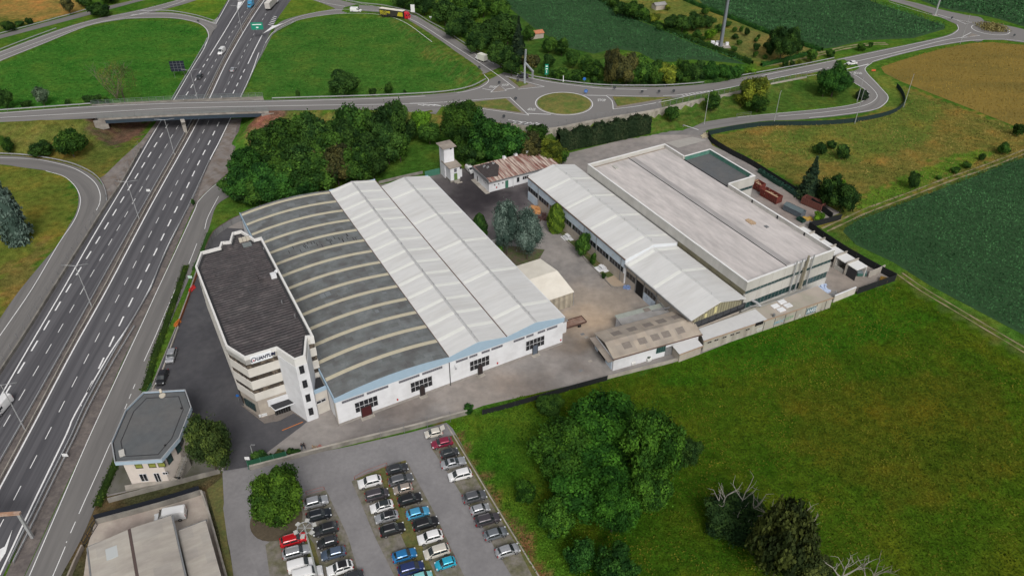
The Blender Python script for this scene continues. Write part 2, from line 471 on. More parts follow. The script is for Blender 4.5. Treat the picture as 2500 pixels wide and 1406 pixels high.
    bp = _n(nt, 'ShaderNodeBump'); bp.inputs['Distance'].default_value = 0.5; bp.inputs['Strength'].default_value = 0.8
    L(noise(2.2, 6), bp.inputs['Height']); L(bp.outputs[0], b.inputs['Normal'])
    me.materials.append(m)
    return tag(newobj('ground', me), 'grass and rough meadow ground over the whole site', kind='structure')
make_ground()

# ---- surfaces
M_HWY = mat('motorway_asphalt', (.104,.102,.11), .85, noise=.12, scale=1.5, col2=(.068,.067,.074), scale2=1.0, uvm=True, stretch=(.55,.012,1), thr=(.4,.6))
M_ROAD = mat('road_asphalt', (.195,.187,.18), .9, noise=.12, scale=1.2, col2=(.155,.148,.143), scale2=.5, uvm=True, stretch=(.5,.03,1))
M_SERV = mat('service_road_asphalt', (.165,.158,.152), .9, noise=.08, scale=2.5, col2=(.135,.129,.126), scale2=.8, uvm=True, stretch=(.5,.03,1))
M_DARK = mat('dark_asphalt', (.060,.060,.067), .8, noise=.16, scale=.7, col2=(.083,.082,.088), scale2=.09, bump=.01, bscale=20)
M_YARD = mat('yard_asphalt', (.27,.248,.232), .9, noise=.2, scale=.45, col2=(.195,.183,.175), scale2=.07, bump=.01, bscale=15)
M_PARK = mat('parking_asphalt', (.212,.205,.208), .9, noise=.12, scale=1.3, col2=(.178,.172,.176), scale2=.15, bump=.01, bscale=15)
M_GRAVEL = mat('trodden_gravel', (.175,.16,.14), .95, noise=.35, scale=1.1, col2=(.12,.115,.07), scale2=.5, bump=.03, bscale=8)
M_GDRY = mat('thin_dry_grass', (.13,.115,.04), .95, noise=.4, scale=2.0, col2=(.085,.1,.03), scale2=.6, bump=.05, bscale=6)
M_CONC = mat('concrete', (.36,.33,.29), .9, noise=.14, scale=1.0, col2=(.26,.24,.21), scale2=.35)
M_CONCD = mat('stained_concrete', (.24,.225,.2), .9, noise=.25, scale=1.0, col2=(.14,.13,.115), scale2=.5, stretch=(1,1,.4))
M_LINE = mat('road_paint', (.72,.72,.72), .7, noise=.12, scale=2.0)
M_LINEOLD = mat('worn_road_paint', (.5,.5,.49), .75, noise=.25, scale=2.0)
M_MEDIAN = mat('median_soil', (.115,.10,.095), .95, noise=.3, scale=1.2, col2=(.16,.138,.125), scale2=.4)
M_TRACK = mat('pale_earth_track', TRACK, .95, noise=.3, scale=1.0, col2=(.13,.14,.05), scale2=.5, thr=(.45,.6))

def flat(name, m, pts, dz=0.06, z=0.0, kind='structure', label=None):
    """level sheet from survey points"""
    mb = MB(); mb.ngon([(*G(x, y, z), z+dz) for x, y in pts])
    o = mb.build(name, m, kind=kind)
    if label: o['label'] = label
    return o
def ribbon(name, m, pairs, dz=0.05, step=3.0, label=None):
    """road from (left px, right px, level)"""
    rows = []
    for a, b, z in pairs: rows.append((*G(*a, z), *G(*b, z), z))
    # resample on 5-tuples
    p = [np.array(r) for r in rows]; out = []
    q = [2*p[0]-p[1]]+p+[2*p[-1]-p[-2]]
    for i in range(1, len(q)-2):
        n = max(1, int(np.linalg.norm((q[i+1]-q[i])[:2])/step))
        for k in range(n):
            t = k/n
            out.append(0.5*((2*q[i])+(-q[i-1]+q[i+1])*t+(2*q[i-1]-5*q[i]+4*q[i+1]-q[i+2])*t*t+(-q[i-1]+3*q[i]-3*q[i+1]+q[i+2])*t**3))
    out.append(p[-1])
    L = [(r[0], r[1], r[4]+dz) for r in out]; R = [(r[2], r[3], r[4]+dz) for r in out]
    mb = MB(); mb.strip(R, L)
    uv = []; s = 0
    for i, r in enumerate(out):
        if i: s += math.hypot(*((r-out[i-1])[:2]))
        w = math.hypot(r[0]-r[2], r[1]-r[3]); uv += [(w, s), (0, s)]
    mb.uv = uv
    o = mb.build(name, m, kind='structure')
    if label: o['label'] = label
    return o
def edge_ribbon(name, m, Lp, Rp, z=0.0, dz=0.06, n=None):
    """road between a left and a right edge given as separate survey lines"""
    def rs(p, n):
        w = [np.array(G(x, y, z)) for x, y in p]; w = smooth_line(w, 2.0); w = np.array(w)
        d = np.r_[0, np.cumsum(np.hypot(*np.diff(w, axis=0).T))]
        t = np.linspace(0, d[-1], n); return np.stack([np.interp(t, d, w[:, 0]), np.interp(t, d, w[:, 1])], 1), d[-1]
    n = n or 90
    A, la = rs(Lp, n); B, lb = rs(Rp, n)
    mb = MB(); mb.strip([(*b, z+dz) for b in B], [(*a, z+dz) for a in A])
    uv = []
    for i in range(n):
        s = (la+lb)/2*i/(n-1); uv += [(float(np.hypot(*(A[i]-B[i]))), s), (0, s)]
    mb.uv = uv
    return mb.build(name, m, kind='structure')

HL = [(560,-40),(545,0)] # helper names below are survey lines of the motorway
A_SOL = [(680,-45),(640,9),(604,64),(555.5,148.5),(509.5,245.8),(485,293),(454.4,350),(368.6,503.6),(265,700),(176.6,858.7),(78,1046),(0,1192),(-60,1305)]
B_MED = [(660,-40),(623,12),(588,64),(541,148),(493,246),(467,293),(435,350),(348,504),(239,700),(151,859),(38,1060),(-45,1205),(-110,1320)]
HW_L = [(575,-40),(556,0),(512,75),(500,110),(420,246),(393,292),(345,365),(300,445),(259,504),(200,596),(133,702),(70,803),(0,912),(-90,1050)]
HW_R = [(745,-45),(700,15),(668,62),(640,128),(586,243),(562,293),(532,360),(514,392),(468,495),(414.7,600),(371,705),(320,790),(268,880),(208,995),(180,1060),(120,1180),(60,1300),(-10,1440)]
edge_ribbon('motorway', M_HWY, HW_L, B_MED, dz=.06)
edge_ribbon('motorway', M_HWY, [(x-3, y) for x, y in A_SOL], HW_R, dz=.06)
edge_ribbon('median', M_MEDIAN, B_MED, [(x-3, y) for x, y in A_SOL], dz=.075)
# strip between motorway and service road, gravelled triangles beside the bridge
flat('verge', M_MEDIAN, [(572,290),(590,290),(566,400),(555,425),(520,455),(486,486),(470,514),(384,708),(300,880),(228,1046),(150,1210),(59,1406),(30,1460),(-10,1460),(60,1300),(120,1180),(180,1060),(208,995),(268,880),(320,790),(371,705),(414.7,600),(468,495),(514,392),(532,360),(562,293)], .05)
M_PATCH = mat('broken_old_asphalt', (.2,.18,.168), .95, noise=.25, scale=.6, col2=(.15,.12,.1), scale2=.25)
flat('old_carriageway', M_PATCH, [(565,294),(580,294),(572,345),(566,400),(553,425),(520,452),(488,484),(478,500),(498,430),(516,392),(533,360)], .068)
flat('old_carriageway', M_PATCH, [(385,294),(394,292),(345,365),(300,445),(259,502),(250,452),(243,436),(256,428),(300,385),(345,345)], .05)
# service road and the way behind the trees
edge_ribbon('service_road', M_SERV,
  [(1045,315),(925,326),(812,338),(720,360),(640,392),(580,420),(534,447),(486,488),(472,516),(388,700),(310,862),(232,1040),(150,1215),(66,1395),(40,1450)],
  [(1045,335),(925,346),(815,362),(725,395),(640,440),(590,465),(540,492),(524,512),(506,570),(450,708),(398,830),(351,943),(272,1138),(205,1302),(152,1400),(130,1450)], n=140)
# left loop
edge_ribbon('slip_road', M_SERV,
  [(-90,378),(0,380),(77,385),(164,401),(215,421),(243,444),(257,470),(259,500),(235,548),(200,598),(133,705),(70,806),(0,915),(-90,1060)],
  [(-90,400),(0,402),(51,409),(115,418),(159,432),(182,452),(192,483),(186,520),(168,552),(141,598),(105,640),(46,712),(2,775),(-60,870)], n=120)
ribbon('overpass_road', M_ROAD, OVER)
ribbon('ramp_road', M_ROAD, RAMP[1:])
ribbon('east_road', M_ROAD, EAST)
flat('junction', M_ROAD, PLAT, .085, PLZ)
edge_ribbon('ramp_road', M_ROAD, [(945,17.5),(876,11),(817,-2),(760,-16),(700,-40)], [(945,40),(876,34),(838,32),(815,20),(763,0),(700,-25)], dz=.07, n=40)
edge_ribbon('ramp_road', M_ROAD, [(905,20),(838,20),(790,28),(735,38),(690,52),(673,66),(668,80)], [(905,39),(876,33),(799,37),(722,52),(680,72),(648,107),(632,150)], dz=.065, n=60)
edge_ribbon('east_road', M_ROAD, [(1960,160),(2039,146),(2141.6,124.5),(2210,111),(2282,95),(2318,85),(2337,73),(2335,61),(2310,48),(2282,37.4),(2220,16),(2167,1),(2100,-22),(2000,-55)],
  [(1968,190),(2065,171.5),(2129,153.6),(2193,135.7),(2250,122),(2295,112.6),(2372,101),(2400,100),(2400,48),(2360,38),(2295,24),(2240,9),(2193,-2),(2120,-25),(2000,-70)], dz=.072, n=110)
flat('junction', M_ROAD, [(2282,37),(2295,26),(2350,40),(2397.6,51),(2474,66.6),(2540,82),(2540,110),(2449,98.6),(2400,98),(2372,101),(2320,108),(2300,92),(2321,84.5),(2340,71.7),(2333.6,60)], .083)
edge_ribbon('loop_road', M_ROAD, [(2129,152.5),(2113.4,166.4),(2116,179),(2135,197),(2154,219),(2169,238),(2160,256),(2129,271.4),(2039,285),(1937,294),(1860,297),(1724,319),(1720,330)],
  [(2062,168),(2067,180),(2080,200),(2100,212),(2115,222.7),(2119,238),(2090.4,253.4),(2013.6,266),(1937,274),(1860,280.3),(1777.6,289.3),(1675,307),(1573,330)], dz=.077, n=90)
# left upper ramp and the lane beyond it
edge_ribbon('ramp_road', M_ROAD, [(-90,160),(0,126.5),(138,75),(230,48),(333,26.5),(435,0),(520,-30)], [(-90,190),(0,151),(102,110),(217.6,64),(307,47.4),(345,38),(460,8),(545,-25)], dz=.07)
edge_ribbon('ramp_road', M_ROAD, [(330,32),(409.6,31),(473.6,41),(527.4,59),(519,80)], [(307,47.4),(384,44.8),(435,47.4),(481,57.6),(501.8,71.7),(509,90),(497,122)], dz=.074, n=50)
edge_ribbon('farm_road', M_SERV, [(-90,110),(0,86),(217.6,27),(333,0),(420,-20)], [(-90,120),(0,95.5),(220,37),(358,0),(440,-18)], dz=.06, n=50)
flat('junction', M_ROAD, [(485,48),(528,58),(545,28),(566,0),(580,-30),(610,-20),(570,60),(512,150),(480,180),(503,120),(510,92),(502,70)], .058)

# works yard
YARD = [(607,1137),(700,1112),(850,1085),(1000,1050),(1108,1018),(1180,990),(1482,921),(1706,866),(2090,713),(2184,686),(2183,668),(2065,610),(1972,548),(2004,540),(2052,520),(1944.5,462),(1860,412),(1739,356),(1722,328),(1640,330),(1570,330),(1390,374),(1300,396),(1180,405),(1095,418),(1036,432),(925,452),(800,470),(585,530),(508,588),(485,640),(462,708),(428,800),(395,880),(368,945),(330,1000),(282,1130),(258,1190),(262,1212),(400,1180),(543,1150),(545,1182),(590,1180)]
DK = (.36,.35,.38)
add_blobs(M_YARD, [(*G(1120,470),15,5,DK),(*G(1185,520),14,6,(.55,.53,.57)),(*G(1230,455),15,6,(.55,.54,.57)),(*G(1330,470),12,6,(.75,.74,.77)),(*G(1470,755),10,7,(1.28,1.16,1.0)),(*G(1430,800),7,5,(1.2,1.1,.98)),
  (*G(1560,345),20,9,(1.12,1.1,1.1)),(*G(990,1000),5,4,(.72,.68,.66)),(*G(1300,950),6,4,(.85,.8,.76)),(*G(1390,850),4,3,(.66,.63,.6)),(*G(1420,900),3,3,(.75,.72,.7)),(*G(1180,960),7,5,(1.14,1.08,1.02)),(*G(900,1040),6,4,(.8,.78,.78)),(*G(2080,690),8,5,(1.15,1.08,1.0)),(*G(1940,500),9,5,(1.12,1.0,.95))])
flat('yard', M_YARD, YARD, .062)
flat('yard_dark_asphalt', M_DARK, [(606,1140),(735,1042),(762,1020),(700,960),(640,800),(600,640),(600,560),(540,556),(510,590),(487,642),(464,710),(430,802),(397,882),(372,945),(440,975),(470,1010),(500,1060),(541,1095),(546,1150)], .082)
flat('concrete_apron', mat('light_concrete', (.33,.315,.29), .9, noise=.1, scale=.5), [(1625,349),(1690,335),(1725,343),(1655,362)], .08)
flat('service_road', M_PARK, [(543,1150),(606,1140),(640,1137),(640,1200),(600,1260),(600,1340),(650,1440),(575,1440),(560,1330),(548,1250)], .07)
flat('parking_lot', M_PARK, [(600,1150),(700,1120),(850,1090),(1000,1056),(1090,1032),(1105,1046),(1260,1320),(1350,1480),(560,1480),(575,1400),(556,1320),(545,1240),(560,1150)], .066)
for q in ([(1052,1092),(1098,1062),(1264,1335),(1330,1450),(1275,1450),(1180,1290),(1090,1150)],
          [(858,1175),(905,1152),(991,1122),(1060,1250),(1140,1420),(1150,1450),(985,1450),(915,1310),(880,1225)],
          [(742,1212),(796,1196),(850,1310),(890,1450),(665,1450),(648,1330),(700,1290),(735,1240)]):
    flat('gravel_bays', M_GRAVEL, q, .08)
for q in ([(866,1171),(945,1138),(990,1124),(992,1134),(958,1150),(985,1230),(1010,1290),(1062,1400),(1085,1450),(1045,1450),(1010,1375),(985,1320),(952,1240),(935,1180),(900,1172)],
          [(748,1300),(768,1330),(800,1450),(775,1450),(750,1370),(742,1310)],
          [(1098,1064),(1112,1062),(1274,1330),(1340,1450),(1322,1450),(1262,1332)]):
    flat('dry_grass_strip', M_GDRY, q, .094)
mbI = MB(); c0 = G(675, 1268); mbI.prism([(c0[0]+4.6*math.cos(t), c0[1]+4.6*math.sin(t)) for t in np.linspace(0, 2*math.pi, 28)[:-1]], .05, .17)
mbI.build('planting_island', mat('bare_earth', (.085,.068,.045), .95, noise=.3, scale=2), kind='structure')
flat('verge', M_GDRY, [(505,1195),(543,1165),(548,1250),(556,1330),(580,1440),(556,1440),(535,1300)], .05)
# yard of the near shed, small lawns by the workshop
flat('yard', mat('pale_concrete_yard', (.42,.37,.32), .9, noise=.18, scale=.4, col2=(.3,.25,.22), scale2=.12), [(236,1262),(488,1195),(500,1200),(560,1440),(200,1440),(215,1330)], .07)
flat('yard', mat('mossy_yard', (.13,.125,.11), .9, noise=.3, scale=.6, col2=(.07,.07,.05), scale2=.3), [(285,1132),(262,1208),(540,1150),(545,1110),(440,1100),(300,1110)], .078)
flat('lawn', mat('small_lawn', (.07,.1,.028), .95, noise=.35, scale=1.5, col2=(.13,.105,.05), scale2=.4, bump=.05), [(1356,548),(1386,560),(1435,610),(1490,655),(1517,683),(1495,683),(1470,672),(1420,620),(1376,578),(1352,556)], .09)
flat('paving', mat('tan_paving', (.34,.27,.2), .9, noise=.12, scale=2), [(1478,681),(1500,672),(1520,690),(1526,698),(1500,700),(1490,694)], .092)
flat('planting_bed', mat('bed_soil', (.1,.08,.055), .95, noise=.35, scale=1.5, col2=(.07,.1,.03), scale2=.5), [(1195,585),(1240,600),(1330,610),(1310,645),(1262,650),(1215,612)], .09)

# ---- markings
class Marks(MB):
    pass
def mline(mb, pts, w, z=None, dz=.1, dash=None, phase=0.0, sm=True):
    """painted line through survey points; z None = follow the road level"""
    if z is None: dz = max(dz, .17)
    q = [(*G(x, y, z), z) if z is not None else tuple(P(x, y)) for x, y in pts]
    q = smooth_line(q, 1.5) if sm else [np.array(a, float) for a in q]
    if dash is None:
        segs = [q]
    else:
        d = np.r_[0, np.cumsum([math.hypot(*(b-a)[:2]) for a, b in zip(q[:-1], q[1:])])]
        A = np.array(q); at = lambda s: np.array([np.interp(s, d, A[:, k]) for k in range(3)])
        segs = []; s = -phase
        while s < d[-1]:
            if s+dash[0] > 0: segs.append([at(max(0, s)), at(min(d[-1], s+dash[0]))])
            s += sum(dash)
    for sg in segs:
        L, R = [], []
        for i, a in enumerate(sg):
            t = (sg[min(i+1, len(sg)-1)]-sg[max(i-1, 0)])[:2]; n = np.hypot(*t)
            if n < 1e-6: t = np.array([1., 0]); n = 1
            nx, ny = -t[1]/n*w/2, t[0]/n*w/2
            L.append((a[0]+nx, a[1]+ny, a[2]+dz)); R.append((a[0]-nx, a[1]-ny, a[2]+dz))
        mb.strip(R, L)
mk = MB()
mline(mk, A_SOL, .34, 0)
mline(mk, [(640,87),(622,122),(605.4,157.4)], .4, 0)
D1 = [(650,34),(608,105),(585,151),(550.4,220),(509.5,297),(486.4,343),(473.6,366.6),(417.3,475.4),(348.2,608.6),(308.5,686.7),(238,824),(152.3,990.6),(117.8,1058.8),(84.5,1122.8),(46,1197),(5,1276),(-50,1383)]
D2 = [(597.8,170.2),(569.6,227.8),(536.3,297),(509.4,352),(487.7,393.5),(454.4,462.6),(416,540.7),(372.5,630.3),(340.5,695.6),(303.4,770.4),(263.7,853.6),(220.2,943.2),(197.1,991.8)]
D3 = [(622,-10),(601.6,25.6),(568.3,78),(526,150),(498,199.7),(476.2,235.5),(441.6,297),(403.2,361.5),(372.5,414),(340.5,469),(304.6,530.5),(265,599.6),(221.4,675),(171.5,761.4),(115.2,858.7),(51.2,968.8),(15.4,1030.2),(-50,1142)]
D4 = [(508.2,144.6),(491.5,171.5),(466,215),(446.7,245.8),(414.7,297),(393,332.8),(368.6,373),(343,415.3),(315,461.4),(284,512.6),(250.9,567.6),(215,626.5),(174,693),(130.6,766.6),(83.2,847.2),(28.2,938),(-40,1052)]
mline(mk, D1, .17, 0, dash=(3.3,4.2)); mline(mk, D3, .17, 0, dash=(3.3,4.2), phase=2)
mline(mk, D2, .36, 0, dash=(3.7,3.8)); mline(mk, D4, .36, 0, dash=(3.7,3.8), phase=1)
mline(mk, [(618,-30),(599,0),(577.3,30.7),(545,84),(512,137)], .36, 0)
mline(mk, [(422.4,248.3),(394.2,294.4),(361,350),(307.2,444.7),(230.4,572.7),(152.3,710),(76.8,838),(0,971),(-50,1057)], .3, 0)
mline(mk, [(422.4,248.3),(465,175),(496,124),(508,98)], .28, 0)
mline(mk, [(585,243.2),(562,292),(533.8,350),(512,392),(466,493.4),(412,597),(368,700),(320,786),(266.2,867),(184.3,1010),(162.6,1060),(76.8,1238),(0,1402),(-30,1460)], .32, 0)
mline(mk, [(632,130),(612,185),(585,243.2)], .3, 0)
mline(mk, [(563,-5),(527,60)], .28, 0)
# service road, left loop
mline(mk, [(615,400),(537.6,443.5),(488,488),(475,516),(430,612),(384,710),(340,806),(228,1046),(150,1225),(72,1406)], .16, 0)
mline(mk, [(534,480),(508,530),(500,560)], .14, 0); mline(mk, [(481,595),(458,652),(431.4,700),(380,820),(352,882)], .14, 0)
mline(mk, [(330,938),(315,975),(300,1010)], .14, 0, dash=(1.5,1.5)); mline(mk, [(275,1075),(268.8,1084),(240,1150),(204.8,1227.8)], .14, 0)
mline(mk, [(204.8,1227.8),(162,1325)], .14, 0, dash=(2.4,1.7)); mline(mk, [(160,1334),(129.3,1406),(118,1430)], .14, 0)
mline(mk, [(-60,386),(0,386),(60,388),(110,393.5),(179,411.4),(225,439.6),(243,468),(244,495),(235.5,514)], .18, 0)
mline(mk, [(112,418),(155,431),(179,450),(192,470),(196.6,490),(192,515),(178,545),(143.4,595.8),(77,708),(0,820),(-40,880)], .18, 0)
# overpass, junction, ramps
mline(mk, [(-60,283),(0,278),(220,262.5),(422,254),(640,249.5),(876,243.5),(1004,238),(1090,232),(1150,222),(1180,211),(1193,198),(1182,184)], .22)
mline(mk, [(-60,293),(0,288.7),(238,276),(420,266),(660,260.5),(850,257.5),(986,255.5)], .22)
mline(mk, [(986,255.5),(1027,254.5),(1076,260)], .2); mline(mk, [(1000,254),(1100,250),(1171,244.5),(1245,239.5)], .2)
mline(mk, [(1076,260),(1166,266),(1240,276),(1291,283)], .2); mline(mk, [(1245,239.5),(1291,283)], .24, sm=False)
mline(mk, [(817,-4),(876,9),(940,22.5),(1009,40),(1081,83),(1160,134),(1260,180),(1317,197),(1380,207),(1470,217),(1560,220),(1640,219),(1726,211),(1816,195),(1880,182)], .22)
mline(mk, [(842.7,24.3),(889,25.6),(940,30.7),(1009,51.2),(1106.4,112.6),(1196,171.5),(1257.4,216.3)], .22)
mline(mk, [(690,60),(722,45),(780,30),(842.7,24.3)], .22); mline(mk, [(763,1),(800,10),(842.7,17)], .2)
mline(mk, [(648,106),(671,77),(722.4,52.2),(799,37.8),(876,34),(940,39.5),(991,57.5),(1055,104)], .22)
mline(mk, [(1233,187),(1329,213)], .2, sm=False); mline(mk, [(1265,219.5),(1329,213)], .2, sm=False)
mline(mk, [(1178,218),(1201,222)], .24, sm=False); mline(mk, [(1234,220),(1258,216)], .3, sm=False)
mline(mk, [(1198,227),(1219,208),(1236,223),(1198,227)], .2, sm=False)
ce = P(1377, 253.5)
th = np.linspace(0, 2*math.pi, 49)
RAD = abs(G(1448, 254, PLZ)[0]-G(1307, 254, PLZ)[0])/2
for k in range(48):
    p = [(ce[0]+r*math.cos(t), ce[1]+r*math.sin(t), PLZ+.1) for r in (RAD, RAD-.25) for t in (th[k], th[k+1])]
    mk.add([p[0], p[1], p[3], p[2]], [(0, 1, 2, 3)])
mline(mk, [(1425,234),(1480,235)], .3, sm=False); mline(mk, [(1288,278.5),(1345,281)], .34, sm=False)
mline(mk, [(1480,235),(1494,248),(1497,268)], .24); mline(mk, [(1497,268),(1560,260),(1640,245),(1672,237)], .22)
mline(mk, [(1480,234),(1560,236.5),(1650,234)], .2)
mline(mk, [(1650,234),(1700,227),(1745,222)], .22); mline(mk, [(1672,237),(1700,231),(1745,223)], .22); mline(mk, [(1745,222),(1810,210),(1866,198),(1940,183),(2007,169)], .3)
for k in range(9):
    x = 1664+k*9; mline(mk, [(x, 233-k*1.25), (x+7, 236-k*1.55)], .32, sm=False)
for k in range(5):
    x = 1252+k*14; mline(mk, [(x, 296.5+k*1.1), (x+9, 300+k*1.0), (x, 303.5+k*.7)], .4, sm=False)
mline(mk, [(1240,294),(1290,301),(1312,303.5)], .22)
for k in range(4):
    x = 1020+k*13; mline(mk, [(x, 256.5), (x+16, 259.5)], .34, sm=False)
mline(mk, [(1880,206),(1975,186.5),(2005,184)], .2, sm=True)
mline(mk, [(2007,169),(2040,164)], .2, dash=(1.2,1.2)); mline(mk, [(2060,158),(2193,128),(2295,102),(2345,93)], .24)
mline(mk, [(1880,182),(2039,149),(2141,127.5),(2220,111),(2282,98),(2321,87),(2339,74),(2337,62)], .2)
mline(mk, [(2064,171.5),(2120,158)], .5, sm=False)
mline(mk, [(2129,154.8),(2113.4,166.4),(2116,179),(2154,220),(2168,238),(2159,255),(2129,270),(2039,283),(1975,289)], .2)
mline(mk, [(2067,174),(2103,194.6),(2136.5,225.3),(2137.8,243.2),(2103,261),(2013.6,275.2),(1900,285)], .18)
mline(mk, [(2085,203),(2117,224),(2119,238),(2090.4,254.5),(2013.6,267),(1860,281.5),(1800,288)], .18)
mline(mk, [(2129,152),(2193,134),(2295,111.5),(2372,100),(2449,97.5),(2500,103)], .2)
c2 = P(2418, 73); 
RAD2 = abs(G(2463, 74)[0]-G(2378, 74)[0])/2
for k in range(48):
    p = [(c2[0]+r*math.cos(t), c2[1]+r*math.sin(t), .1) for r in (RAD2, RAD2-.25) for t in (th[k], th[k+1])]
    mk.add([p[0], p[1], p[3], p[2]], [(0, 1, 2, 3)])
mline(mk, [(2170,6),(2282,40),(2330,48)], .2); mline(mk, [(2290,37),(2335,50),(2357,60),(2372,56),(2335,50)], .3, sm=False); mline(mk, [(2345,94),(2370,81),(2392,88),(2345,94)], .26, sm=False)
mline(mk, [(-60,162),(0,138.5),(153.6,82),(230,58),(315,41),(345,34),(420,14),(480,-10)], .2, 0)
mline(mk, [(-60,152),(0,129),(138,77.5),(230,50),(333,28.5),(435,2)], .2, 0); mline(mk, [(-60,176),(0,149),(102,108.5),(217.6,63),(307,46),(384,43.6),(435,46),(481,56),(503,71),(509.5,90),(500,113)], .22, 0)
mline(mk, [(320,37),(409.6,34),(473.6,43),(527.4,60)], .22, 0)
for k in range(6): mline(mk, [(318+k*7.5, 40.5-k*1.6), (328+k*7.5, 37-k*1.2)], .3, 0, sm=False)
for k in range(6):       # gore bars
    mline(mk, [(655+k*2.6, 61-k*4.0), (668+k*1.5, 64-k*4.2)], .5, 0, sm=False)
    mline(mk, [(518+k*2.2, 55-k*2.0), (529+k*.9, 57-k*2.4)], .35, 0, sm=False)
    mline(mk, [(581+k*2.0, 3-k*4), (595+k*1.0, 5-k*4)], .5, 0, sm=False)
def mtri(pts, z=None, dz=.1): mk.ngon([(*G(x, y, z or 0), (z or 0)+dz) for x, y in pts])
mtri([(641,84),(664,65),(692,58)]); mtri([(578,30),(581,6),(592,6)])
mtri([(0,1341),(12,1334),(31,1292),(14,1350),(0,1372)], dz=.105)
mk.build('road_markings', M_LINE, kind='structure')
# STOP words before the give-way lines, parking bay and yard marks
def text_mesh(s, size, ext=0.0, shear=0.0, bold=0.0, align='CENTER', spacing=1.0):
    cu = bpy.data.curves.new('t', 'FONT'); cu.body = s; cu.size = size; cu.extrude = ext; cu.shear = shear; cu.offset = bold
    cu.align_x = align; cu.align_y = 'CENTER'; cu.space_character = spacing; cu.resolution_u = 3
    o = bpy.data.objects.new('t', cu); C.objects.link(o)
    bpy.context.view_layer.update()
    me = bpy.data.meshes.new_from_object(o.evaluated_get(bpy.context.evaluated_depsgraph_get()))
    vs = [v.co.copy() for v in me.vertices]; fs = [tuple(p.vertices) for p in me.polygons]
    bpy.data.objects.remove(o); bpy.data.curves.remove(cu); bpy.data.meshes.remove(me)
    return vs, fs
sv, sf = text_mesh('STOP', 1.0, 0, 0, .03)
tx = MB()
for px, py, z, ang, w in ((1203,213.5,PLZ,-8,2.6),(1234,209,PLZ,10,2.6),(1298,267.5,PLZ,172,2.8),(1469,246,PLZ,-3,3.0),(2094,179,0,170,3.2)):
    p = P(px, py); a = math.radians(ang)
    vs = []
    for v in sv:
        x, y = v.x*w/2.4, v.y*w*1.0
        vs.append((p[0]+x*math.cos(a)-y*math.sin(a), p[1]+x*math.sin(a)+y*math.cos(a), p[2]+.1))
    tx.add(vs, sf)
tx.build('road_lettering', M_LINEOLD, kind='structure')
tg = MB()
mline(tg, [(690,1049),(745,1030)], .16, 0); mline(tg, [(672,1068),(733,1040)], .5, 0, dz=.09)
ob = MB(); mline(ob, [(689,1051),(740,1030)], .18, 0, dz=.1, sm=False)
ob.build('orange_road_paint', mat('orange_paint', (.5,.16,.03), .8, noise=.2, scale=3), kind='structure')

# ---- raised traffic islands with grass
def island(name, pts, z, m, h=.16, zz=None):
    mb = MB(); mb.prism([G(x, y, z) for x, y in pts], z+.05, z+.05+h); return mb.build(name, m, kind='structure')
M_ISL = mat('island_grass', (.15,.14,.035), .95, noise=.4, scale=1.2, col2=(.08,.12,.02), scale2=.25, bump=.12, bscale=3)
M_ISLP = mat('island_paving', (.21,.185,.16), .9, noise=.2, scale=1)
mb = MB(); mb.prism([(ce[0]+(RAD-.5)*math.cos(t), ce[1]+(RAD-.5)*math.sin(t)) for t in th[:-1]], PLZ, PLZ+.2); mb.build('roundabout_kerb', M_CONC, kind='structure')
mb = MB(); n = 16
vs = [(ce[0], ce[1], PLZ+.75)]; fs = []
for r, hh in ((.4, .68), (.75, .45), (.93, .22)):
    for t in th[:-1]: vs.append((ce[0]+(RAD-.7)*r/.93*math.cos(t), ce[1]+(RAD-.7)*r/.93*math.sin(t), PLZ+hh))
for k in range(48):
    j = (k+1) % 48; fs.append((0, 1+k, 1+j))
    for q in (0, 1): fs.append((1+48*q+k, 1+48*(q+1)+k, 1+48*(q+1)+j, 1+48*q+j))
mb.add(vs, fs); mb.build('roundabout_island', M_ISL, smooth=True, kind='structure')
for pts, m in (([(1238,190),(1300,207),(1310,212),(1266,217)], M_ISLP), ([(1203,226),(1219,211),(1232,222)], M_ISLP),
               ([(1110,253),(1238,241),(1282,279),(1180,266)], M_ISLP), ([(1492,237),(1600,238.5),(1648,237.5),(1600,247),(1503,265),(1505,255)], M_ISLP)):
    island('traffic_island', pts, PLZ, m, .12)
for pts in ([(1241,192),(1290,207),(1268,214)], [(1140,253),(1235,243),(1272,276),(1190,265),(1140,258)], [(1496,238.5),(1600,240),(1640,239),(1600,245.5),(1508,261)]):
    island('island_lawn', pts, PLZ, M_ISL, .3)
for pts in ([(2342,50),(2356,54),(2366,57)], [(2362,92),(2372,83),(2387,88)]): island('traffic_island', pts, 0, M_ISLP, .15)
# ================================================================ BUILDINGS
F = FM
M_WHITE = mat('white_render', (.66,.67,.69), .85, noise=.05, scale=.8, col2=(.58,.585,.6), scale2=.25)
M_CREAM = mat('cream_render', (.52,.49,.44), .85, noise=.07, scale=.8, col2=(.44,.41,.37), scale2=.3)
M_BEIGE = mat('beige_wall', (.4,.355,.3), .9, noise=.1, scale=.9, col2=(.33,.29,.25), scale2=.3)
M_PALE = mat('pale_panel', (.47,.46,.43), .85, noise=.06, scale=1, col2=(.4,.39,.36), scale2=.2, stretch=(1,1,.3))
M_BLUE = mat('blue_fascia', (.31,.42,.52), .6, noise=.05, scale=1)
M_LBLUE = mat('pale_blue_panel', (.52,.60,.68), .7, noise=.05, scale=1, col2=(.45,.53,.6), scale2=.4)
M_GLASS = mat('dark_glass', (.018,.02,.024), .12, spec=.6)
M_GLASSG = mat('green_glass', (.03,.065,.065), .2, noise=.4, scale=.35, spec=.6)
M_GLASSB = mat('bronze_glass', (.055,.045,.036), .25, noise=.6, scale=.6, col2=(.16,.13,.1), scale2=.5, spec=.5, thr=(.5,.58))
M_FRAME = mat('white_frame', (.55,.55,.56), .6)
